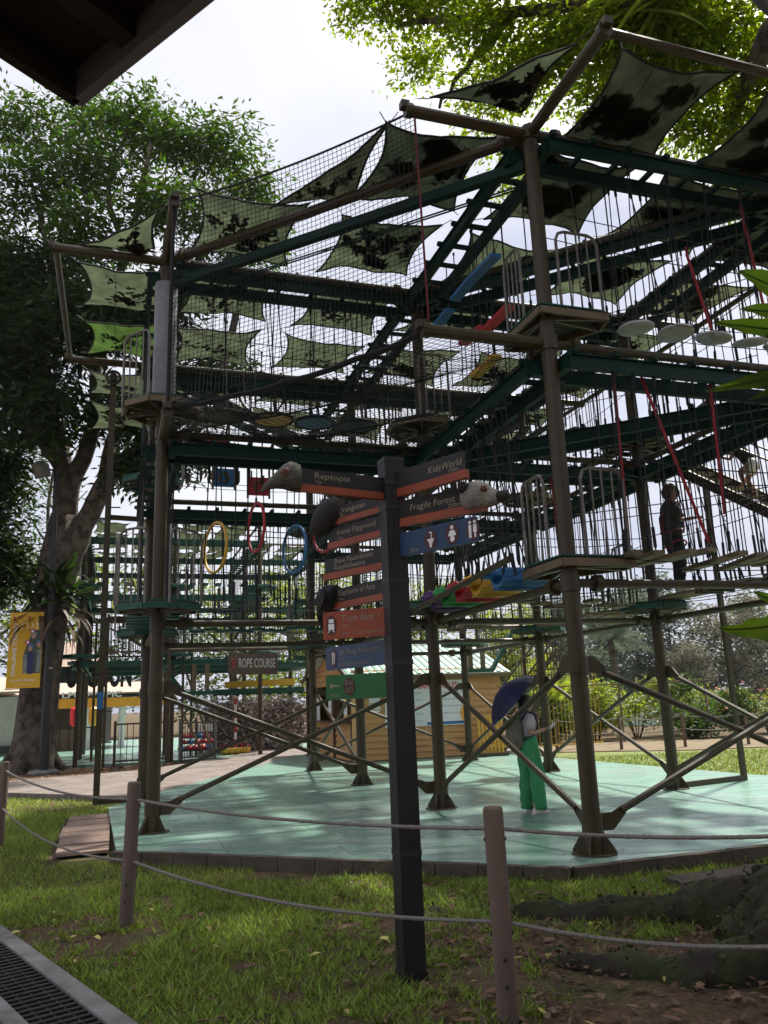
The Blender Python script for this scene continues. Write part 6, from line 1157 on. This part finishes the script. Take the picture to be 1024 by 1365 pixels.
def el(u, v, a, c, n=14): return [(u+a*math.cos(2*PI*k/n), v+c*math.sin(2*PI*k/n)) for k in range(n)]
pr_dk = mat('dark_photo_print', (.03, .045, .04), (.06, .08, .05), 8, .5); skin = mat('skin', (.42, .24, .16), (.38, .21, .14), 6, .55); navy = mat('navy_print', (.02, .03, .09), rough=.5); gryp = mat('grey_print', (.25, .26, .24), (.12, .13, .12), 10, .5)
blob('photo_backdrop', pr_dk, [(.5, .42), (.97, .42), (.97, 1.70), (.72, 1.68), (.62, 1.5), (.52, 1.2), (.44, .9), (.46, .45)], .0085)
blob('child_print', gryp, [(.46, .42), (.60, .42), (.62, .95), (.45, .98)], .0095); blob('child_print', navy, [(.58, .40), (.76, .40), (.78, .98), (.66, 1.06), (.56, .98)], .0102); blob('child_print', gryp, [(.84, .45), (.96, .45), (.96, 1.1), (.86, 1.12)], .0095)
for u, v, hm in ((.64, 1.14, M['blue']), (.89, 1.24, M['blue']), (.72, 1.50, gryp)): blob('helmet_print', hm, el(u+.01, v+.055, .085, .085), .0108); blob('face_print', skin, el(u, v, .06, .078), .0112)
blob('helmet_print', M['red2'], el(.55, 1.33, .075, .08), .0115); blob('helmet_print', M['red2'], el(.67, 1.66, .08, .07), .0115); blob('face_print', paper, el(.56, 1.33, .04, .045), .012); blob('face_print', paper, el(.68, 1.65, .045, .04), .012)
# ---------------- people
def skinbody(name, joints, edges, mat_, parent=None, org=None, sub=1):
    ks = list(joints); me = bpy.data.meshes.new('t'); me.from_pydata([tuple(joints[k][0]) for k in ks], [(ks.index(a), ks.index(b)) for a, b in edges], []); ob = bpy.data.objects.new('t', me); C.objects.link(ob)
    md = ob.modifiers.new('s', 'SKIN'); md.use_smooth_shade = True; md.branch_smoothing = .6
    for k, v in zip(ks, me.skin_vertices[0].data): r = joints[k][1]; v.radius = r if hasattr(r, '__len__') else (r, r)
    me.skin_vertices[0].data[0].use_root = True
    s = ob.modifiers.new('u', 'SUBSURF'); s.levels = s.render_levels = sub
    m2 = bpy.data.meshes.new_from_object(ob.evaluated_get(bpy.context.evaluated_depsgraph_get())); bpy.data.objects.remove(ob)
    b = MB(); b.add([v.co.copy() for v in m2.vertices], [tuple(p.vertices) for p in m2.polygons]); bpy.data.meshes.remove(m2); return b.build(name, mat_, parent, org, smooth=True)
def loft(b, rings, n=16):
    vs = []
    for c, a, r1, bb, r2 in rings: vs += [Vector(c)+Vector(a)*(r1*math.cos(2*PI*k/n))+Vector(bb)*(r2*math.sin(2*PI*k/n)) for k in range(n)]
    m = len(rings); return b.add(vs, [(i*n+k, i*n+(k+1) % n, (i+1)*n+(k+1) % n, (i+1)*n+k) for i in range(m-1) for k in range(n)]+[tuple(range(n))[::-1], tuple(range((m-1)*n, m*n))])
def frame(base, ang, k=1.0):
    f = Vector((math.cos(ang), math.sin(ang), 0)); l = Vector((-math.sin(ang), math.cos(ang), 0)); base = Vector(base); return f, l, (lambda a, s, z: base+f*(a*k)+l*(s*k)+ZZ*(z*k))
def hand(J, E, pre, wrist, d, up, curl=.5, r=.0085):
    d = Vector(d).normalized(); up = Vector(up).normalized(); s = d.cross(up).normalized(); w_ = Vector(wrist); J[pre+'p'] = (w_+d*.055, (.034, .02)); E.append((pre+'w', pre+'p'))
    for k, (o, L) in enumerate(((-.028, .062), (-.009, .072), (.010, .068), (.027, .052))):
        a = w_+d*.09+s*o; J[f'{pre}a{k}'] = (a, r); J[f'{pre}b{k}'] = (a+d*L*.5-up*L*.25*curl, r*.95); J[f'{pre}c{k}'] = (a+d*L*.8-up*L*.8*curl, r*.8); E += [(pre+'p', f'{pre}a{k}'), (f'{pre}a{k}', f'{pre}b{k}'), (f'{pre}b{k}', f'{pre}c{k}')]
    a = w_+d*.035-s*.034; J[pre+'t1'] = (a, r*1.1); J[pre+'t2'] = (a+d*.035-s*.022-up*.012, r); E += [(pre+'p', pre+'t1'), (pre+'t1', pre+'t2')]
# --- woman with umbrella
f, l, W = frame((1.90, 11.76, .12), .22)
J = {'pel': (W(0, 0, .90), (.125, .10)), 'spi': (W(.0, 0, 1.04), (.105, .085)), 'che': (W(.005, 0, 1.20), (.125, .095)), 'nk0': (W(0, 0, 1.315), (.07, .06)), 'nk1': (W(.02, 0, 1.375), .045), 'jaw': (W(.04, 0, 1.425), (.058, .062)), 'hd': (W(.03, 0, 1.485), (.074, .088)), 'top': (W(.02, 0, 1.545), (.055, .062)),
     'nose': (W(.125, 0, 1.465), .010), 'chin': (W(.085, 0, 1.41), .02),
     'rs': (W(-.005, -.145, 1.29), .052), 're': (W(-.04, -.175, 1.06), .038), 'rw': (W(.17, -.13, 1.10), .024), 'ls': (W(-.005, .145, 1.29), .052), 'le': (W(.04, .19, 1.07), .038), 'lw': (W(.19, .10, 1.22), .024),
     'rh': (W(0, -.08, .84), .09), 'rk': (W(.02, -.085, .47), .055), 'ra': (W(-.01, -.085, .09), .036), 'rt': (W(.11, -.09, .035), .03), 'lh': (W(0, .08, .84), .09), 'lk': (W(.03, .085, .47), .055), 'la': (W(.01, .085, .09), .036), 'lt': (W(.13, .09, .035), .03)}
E = [('pel', 'spi'), ('spi', 'che'), ('che', 'nk0'), ('nk0', 'nk1'), ('nk1', 'jaw'), ('jaw', 'hd'), ('hd', 'top'), ('hd', 'nose'), ('jaw', 'chin'), ('che', 'rs'), ('rs', 're'), ('re', 'rw'), ('che', 'ls'), ('ls', 'le'), ('le', 'lw'), ('pel', 'rh'), ('rh', 'rk'), ('rk', 'ra'), ('ra', 'rt'), ('pel', 'lh'), ('lh', 'lk'), ('lk', 'la'), ('la', 'lt')]
hand(J, E, 'r', J['rw'][0], f+ZZ*.35, ZZ-f*.3, .5); hand(J, E, 'l', J['lw'][0], -l*.3+f*.2+ZZ, f, 1.0)
wo = skinbody('person', J, E, skin, org=W(0, 0, 0), sub=2); tag(wo, 'woman in wide green trousers standing on the deck, holding a phone under an umbrella', 'person')
tro = mat('green_trouser_cloth', (.03, .21, .075), (.045, .28, .105), 7, .75, 1.0, 9, stretch=(1, 1, .3)); tee = mat('pale_grey_tee', (.50, .46, .47), (.42, .38, .4), 6, .8, .3, 20)
b = MB()
loft(b, [(W(0, 0, 1.06), f, .115, l, .145), (W(0, 0, 1.0), f, .118, l, .15), (W(-.02, 0, .90), f, .15, l, .18), (W(-.015, 0, .80), f, .15, l, .185), (W(-.0, 0, .72), f, .12, l, .17)], 20)
for sg in (-1, 1):
    o_ = -.035*sg
    loft(b, [(W(-.01, sg*.085, .86), f, .125, l, .095), (W(0+o_*.4, sg*.088, .70), f, .125, l, .10), (W(.025+o_, sg*.09, .56), f, .112, l, .098), (W(.02+o_, sg*.09, .47), f, .104, l, .096), (W(.005+o_*1.1, sg*.09, .36), f, .11, l, .094), (W(.012+o_*1.3, sg*.09, .25), f, .098, l, .092), (W(.0+o_*1.4, sg*.09, .16), f, .104, l, .09), (W(.012+o_*1.5, sg*.09, .10), f, .09, l, .086), (W(.012+o_*1.5, sg*.09, .052), f, .097, l, .085)], 18)
b.v = [tuple(Vector(v)+mnoise.noise_vector(Vector((v[0]*11, v[1]*11, v[2]*3.2)))*.016+mnoise.noise_vector(Vector((v[0]*6, v[1]*6, v[2]*14)))*.008) for v in b.v]; b.build('trousers', tro, wo, smooth=True)
b = MB(); loft(b, [(W(.0, 0, 1.03), f, .118, l, .148), (W(.0, 0, 1.12), f, .115, l, .145), (W(.01, 0, 1.22), f, .122, l, .155), (W(0, 0, 1.30), f, .095, l, .15), (W(0, 0, 1.345), f, .06, l, .085)], 18)
for sg in (-1, 1): loft(b, [(W(-.005, sg*.12, 1.305), f, .06, l, .05), (W(-.012, sg*.165, 1.25), f, .066, l+ZZ*.3, .055), (W(-.03, sg*.182, 1.13), f, .062, l, .05)], 12)
b.build('tee_shirt', tee, wo, smooth=True)
hairm = mat('dark_brown_hair', (.03, .018, .012), (.05, .03, .02), 30, .55, .5, 60); b = MB(); loft(b, [(W(-.045, 0, 1.36), f, .035, l, .06), (W(-.035, 0, 1.43), f, .062, l, .08), (W(-.02, 0, 1.50), f, .088, l, .088), (W(-.005, 0, 1.56), f, .08, l, .078), (W(0, 0, 1.592), f, .035, l, .035)], 14); b.build('hair', hairm, wo, smooth=True)
for sg in (-1, 1):
    b = MB(); loft(b, [(W(-.055, sg*.09, .012), f, .02, l, .02), (W(-.04, sg*.09, .0), f, .05, l, .03), (W(.06, sg*.095, .0), f, .12, l, .045), (W(.06, sg*.095, .03), f, .125, l, .046), (W(.05, sg*.095, .055), f, .10, l, .042), (W(.02, sg*.09, .085), f, .055, l, .038)], 14); b.build('shoe', mat('white_sandal', (.55, .5, .46), rough=.6), wo, smooth=True)
tag(MB().bar(W(.27, -.14, 1.115), W(.36, -.12, 1.19), .07, .009).build('phone', M['white']), 'small white phone held in the hand of the woman', 'phone')
bpk = thing('backpack', W(-.2, 0, 1.05), 'grey green backpack hanging low behind the woman in green trousers', 'backpack'); bm_ = mat('olive_grey_canvas', (.15, .145, .105), (.12, .115, .085), 12, .85, .4, 60); b = MB(); loft(b, [(W(-.19, 0, .86), f, .09, l, .12), (W(-.20, 0, .90), f, .12, l, .15), (W(-.20, 0, 1.05), f, .125, l, .155), (W(-.18, 0, 1.2), f, .10, l, .14), (W(-.16, 0, 1.27), f, .05, l, .09)], 14); b.build('bag', bm_, bpk, smooth=True)
for sg in (-1, 1): MB().path([W(-.12, sg*.10, 1.25), W(-.04, sg*.11, 1.365), W(.06, sg*.11, 1.33), W(.115, sg*.115, 1.2), W(.06, sg*.14, 1.05), W(-.12, sg*.12, .98)], .014, 6).build('strap', mat('navy_strap', (.02, .025, .06), rough=.8), bpk)
ua = (-f*.70+ZZ*.70+l*.16).normalized(); uh = Vector(J['lw'][0])+ZZ*.06+f*.02; uc = W(-.235, .08, 1.60)
um = thing('umbrella', uc, 'dark blue umbrella tilted back over the shoulder of the woman', 'umbrella'); nav = mat('navy_umbrella_cloth', (.011, .014, .06), (.009, .012, .048), 8, .55, trans=.12); b = MB(); n = 8; Q = ua.to_track_quat('Z', 'Y'); vs = [uc+Q @ Vector((0, 0, .13))]; RR = [(.13, .115), (.26, .06), (.39, -.035), (.455, -.12)]
for r, z in RR:
    for k in range(n*2): rr = r*(1 if k % 2 == 0 else .945); vs.append(uc+Q @ Vector((rr*math.cos(PI*k/n), rr*math.sin(PI*k/n), z-(0 if k % 2 == 0 else -.004))))
m = 2*n; fs = [(0, 1+k, 1+(k+1) % m) for k in range(m)]+[(1+a*m+k, 1+(a+1)*m+k, 1+(a+1)*m+(k+1) % m, 1+a*m+(k+1) % m) for a in range(3) for k in range(m)]; b.add(vs, fs); b.build('canopy', nav, um)
MB().path([uc+ua*.2, uc, uh], .007, 6).build('shaft', M['darkmetal'], um); b = MB()
for k in range(8): b.path([vs[1+2*k]-ua*.006, vs[1+m+2*k]-ua*.006, vs[1+2*m+2*k]-ua*.006, vs[1+3*m+2*k]-ua*.006], .004, 4)
b.build('ribs', M['darkmetal'], um); MB().tube(uh-(uc-uh).normalized()*.09, uh+(uc-uh).normalized()*.03, .014, 8).build('handle', M['darkmetal'], um)
# --- man on the ropes
mp0 = along((0, 1), (-1, 1), .17, 3.23); f, l, W = frame(mp0, .1, 1.07); dsk = mat('tanned_skin', (.20, .11, .075), (.17, .09, .06), 6, .55)
J = {'pel': (W(0, 0, .93), (.145, .12)), 'spi': (W(-.01, 0, 1.1), (.135, .11)), 'che': (W(-.01, 0, 1.3), (.165, .125)), 'nk0': (W(0, 0, 1.45), (.08, .07)), 'nk1': (W(.03, 0, 1.51), .056), 'jaw': (W(.06, 0, 1.555), (.066, .07)), 'hd': (W(.05, 0, 1.63), (.084, .10)), 'top': (W(.04, 0, 1.70), (.062, .07)), 'nose': (W(.155, 0, 1.60), .011), 'chin': (W(.115, 0, 1.54), .023),
     'rs': (W(-.01, -.19, 1.40), .062), 're': (W(.02, -.235, 1.12), .044), 'rw': (W(.30, -.20, 1.16), .029), 'ls': (W(.0, .19, 1.40), .062), 'le': (W(.27, .17, 1.66), .044), 'lw': (W(.12, .06, 1.76), .03),
     'rh': (W(0, -.1, .88), .10), 'rk': (W(.04, -.11, .48), .066), 'ra': (W(-.02, -.10, .09), .045), 'rt': (W(.12, -.11, .035), .036), 'lh': (W(0, .1, .88), .10), 'lk': (W(.09, .11, .50), .066), 'la': (W(.06, .11, .10), .045), 'lt': (W(.20, .12, .035), .036)}
hand(J, E2 := [('pel', 'spi'), ('spi', 'che'), ('che', 'nk0'), ('nk0', 'nk1'), ('nk1', 'jaw'), ('jaw', 'hd'), ('hd', 'top'), ('hd', 'nose'), ('jaw', 'chin'), ('che', 'rs'), ('rs', 're'), ('re', 'rw'), ('che', 'ls'), ('ls', 'le'), ('le', 'lw'), ('pel', 'rh'), ('rh', 'rk'), ('rk', 'ra'), ('ra', 'rt'), ('pel', 'lh'), ('lh', 'lk'), ('lk', 'la'), ('la', 'lt')], 'r', J['rw'][0], f+ZZ*.15, ZZ, .7, .0095); hand(J, E2, 'l', J['lw'][0], -f-l*.2+ZZ*.15, ZZ, .4, .0095)
man = skinbody('person', J, E2, dsk, org=W(0, 0, 0), sub=2); tag(man, 'man in dark clothes and harness walking a board bridge with one hand at his head', 'person')
dkc = mat('dark_green_shirt', (.03, .04, .035), (.04, .052, .045), 8, .85, .3, 20); dtr = mat('black_trousers', (.014, .014, .018), (.02, .02, .024), 8, .85, .3, 20); b = MB()
loft(b, [(W(-.0, 0, .86), f, .155, l, .19), (W(-.01, 0, 1.05), f, .145, l, .18), (W(-.01, 0, 1.25), f, .15, l, .195), (W(-.01, 0, 1.38), f, .13, l, .20), (W(0, 0, 1.475), f, .075, l, .10)], 18); loft(b, [(W(-.01, -.17, 1.41), f, .075, l, .06), (W(.0, -.21, 1.3), f, .078, l, .06), (W(.015, -.23, 1.17), f, .07, l, .058)], 12); loft(b, [(W(-.01, .16, 1.40), ZZ, .078, l, .06), (W(.08, .19, 1.47), ZZ, .074, l, .06), (W(.17, .18, 1.56), ZZ, .062, l, .055)], 12); b.build('shirt', dkc, man, smooth=True); b = MB()
loft(b, [(W(0, 0, .98), f, .14, l, .175), (W(0, 0, .84), f, .15, l, .19), (W(0, 0, .76), f, .12, l, .17)], 18)
for sg, dx in ((-1, 0), (1, .06)): loft(b, [(W(.0, sg*.1, .88), f, .115, l, .10), (W(.02+dx*.3, sg*.105, .68), f, .105, l, .095), (W(.04+dx*.7, sg*.11, .48), f, .085, l, .08), (W(.0+dx, sg*.11, .25), f, .075, l, .072), (W(-.01+dx, sg*.105, .10), f, .068, l, .065)], 14)
b.build('trousers', dtr, man, smooth=True); b = MB(); loft(b, [(W(-.02, 0, 1.52), f, .045, l, .06), (W(-.015, 0, 1.6), f, .085, l, .092), (W(.02, 0, 1.68), f, .105, l, .10), (W(.035, 0, 1.74), f, .09, l, .085), (W(.03, 0, 1.77), f, .04, l, .04)], 14); b.build('hair', hairm, man, smooth=True)
for sg, dx in ((-1, 0), (1, .08)): b = MB(); loft(b, [(W(.05+dx, sg*.11, .0), f, .15, l, .05), (W(.05+dx, sg*.11, .035), f, .155, l, .052), (W(.03+dx, sg*.11, .07), f, .12, l, .046), (W(-.01+dx, sg*.11, .12), f, .06, l, .044)], 14); b.build('shoe', mat('pale_trainer', (.5, .47, .42), (.25, .22, .2), 20, .6), man, smooth=True)
hb2 = thing('harness', W(0, 0, .95), 'red and dark climbing harness with blue clips worn by the climbing man', 'harness'); b = MB(); b.path([W(.165*math.cos(a), .2*math.sin(a), .97+.01*math.sin(3*a)) for a in [k*PI/8 for k in range(16)]], .018, 5, closed=True)
for sg in (-1, 1): b.path([W(.13*math.cos(a)+.02, sg*.105+.115*math.sin(a), .76+.05*math.sin(a)*sg) for a in [k*PI/6 for k in range(12)]], .016, 5, closed=True); b.path([W(.16, sg*.07, .98), W(.17, sg*.08, 1.2), W(.10, sg*.12, 1.42), W(-.02, sg*.12, 1.47), W(-.16, sg*.05, 1.2), W(-.16, sg*.04, .98)], .016, 5)
b.build('webbing', M['red'], hb2); b = MB(); b.box(W(.19, -.03, 1.2), .05, .12, .12, .1); b.box(W(.19, .03, 1.1), .05, .08, .1, .1); b.build('clip_block', M['blue'], hb2); MB().path([W(.17, 0, 1.1), W(.2, .02, 1.5), W(.16, .03, 2.05)], .012, 5).build('lanyard', M['black'], hb2)
# --- child climbing the stair
cb = stA.lerp(stB, .42)+ZZ*.03; f, l, W = frame(cb, PI-.35)
J = {'pel': (W(0, 0, .60), (.11, .10)), 'spi': (W(.08, 0, .72), (.10, .09)), 'che': (W(.18, 0, .85), (.115, .095)), 'nk0': (W(.24, 0, .95), .05), 'nk1': (W(.27, 0, .99), .042), 'jaw': (W(.31, 0, 1.02), (.055, .06)), 'hd': (W(.32, 0, 1.09), (.08, .085)), 'top': (W(.30, 0, 1.15), .06), 'nose': (W(.41, 0, 1.06), .01), 'chin': (W(.36, 0, 1.01), .018),
     'rs': (W(.20, -.13, .92), .042), 're': (W(.30, -.17, .76), .032), 'rw': (W(.45, -.16, .82), .021), 'ls': (W(.20, .13, .92), .042), 'le': (W(.32, .17, .76), .032), 'lw': (W(.47, .16, .84), .021), 'rh': (W(0, -.07, .55), .075), 'rk': (W(.10, -.08, .34), .048), 'ra': (W(-.02, -.075, .08), .032), 'rt': (W(.08, -.08, .03), .026), 'lh': (W(0, .07, .55), .075), 'lk': (W(.20, .08, .48), .048), 'la': (W(.16, .075, .24), .032), 'lt': (W(.26, .08, .20), .026)}
E3 = [(a, b_) for a, b_ in E if a in J and b_ in J]; hand(J, E3, 'r', J['rw'][0], f, ZZ, .8, .007); hand(J, E3, 'l', J['lw'][0], f, ZZ, .8, .007)
kid = skinbody('person', J, E3, skin, org=W(0, 0, 0), sub=2); tag(kid, 'child in white shorts and dark top bending forward up the stair at the right edge', 'person'); b = MB(); loft(b, [(W(.03, 0, .67), f, .10, l, .12), (W(0, 0, .58), f, .12, l, .135), (W(.0, 0, .5), f, .11, l, .13)], 16)
for sg, k in ((-1, .03), (1, .08)): loft(b, [(W(0, sg*.07, .56), f, .09, l, .075), (W(k, sg*.075, .42), f, .082, l, .07)], 12)
b.build('shorts', mat('white_shorts_cloth', (.62, .60, .55), rough=.8), kid, smooth=True); b = MB(); loft(b, [(W(.03, 0, .64), f-ZZ*.5, .10, l, .118), (W(.10, 0, .76), f-ZZ*.6, .095, l, .115), (W(.18, 0, .87), f-ZZ*.6, .095, l, .125), (W(.235, 0, .945), f-ZZ*.6, .05, l, .07)], 16); b.build('shirt', dtr, kid, smooth=True)
b = MB(); loft(b, [(W(.23, 0, 1.02), f, .04, l, .06), (W(.26, 0, 1.09), f, .075, l, .085), (W(.29, 0, 1.16), f, .085, l, .08), (W(.30, 0, 1.20), f, .04, l, .04)], 12); b.build('hair', hairm, kid, smooth=True)
# ---------------- hazy air
hz = MB(); hz.prism([(-180, -30), (180, -30), (180, 330), (-180, 330)], -1.5, 60); ho = hz.build('haze', bpy.data.materials.new('haze_air'), org=(0, 0, 0)); tag(ho, 'thin pale haze filling the air between the deck and the far shore', 'haze', kind='stuff')
hm_ = ho.data.materials[0]; hm_.use_nodes = True; t = hm_.node_tree; t.nodes.clear(); o = t.nodes.new('ShaderNodeOutputMaterial'); v = t.nodes.new('ShaderNodeVolumePrincipled'); v.inputs['Color'].default_value = (.92, .94, .96, 1); v.inputs['Density'].default_value = .00016; v.inputs['Anisotropy'].default_value = 0; t.links.new(v.outputs['Volume'], o.inputs['Volume'])
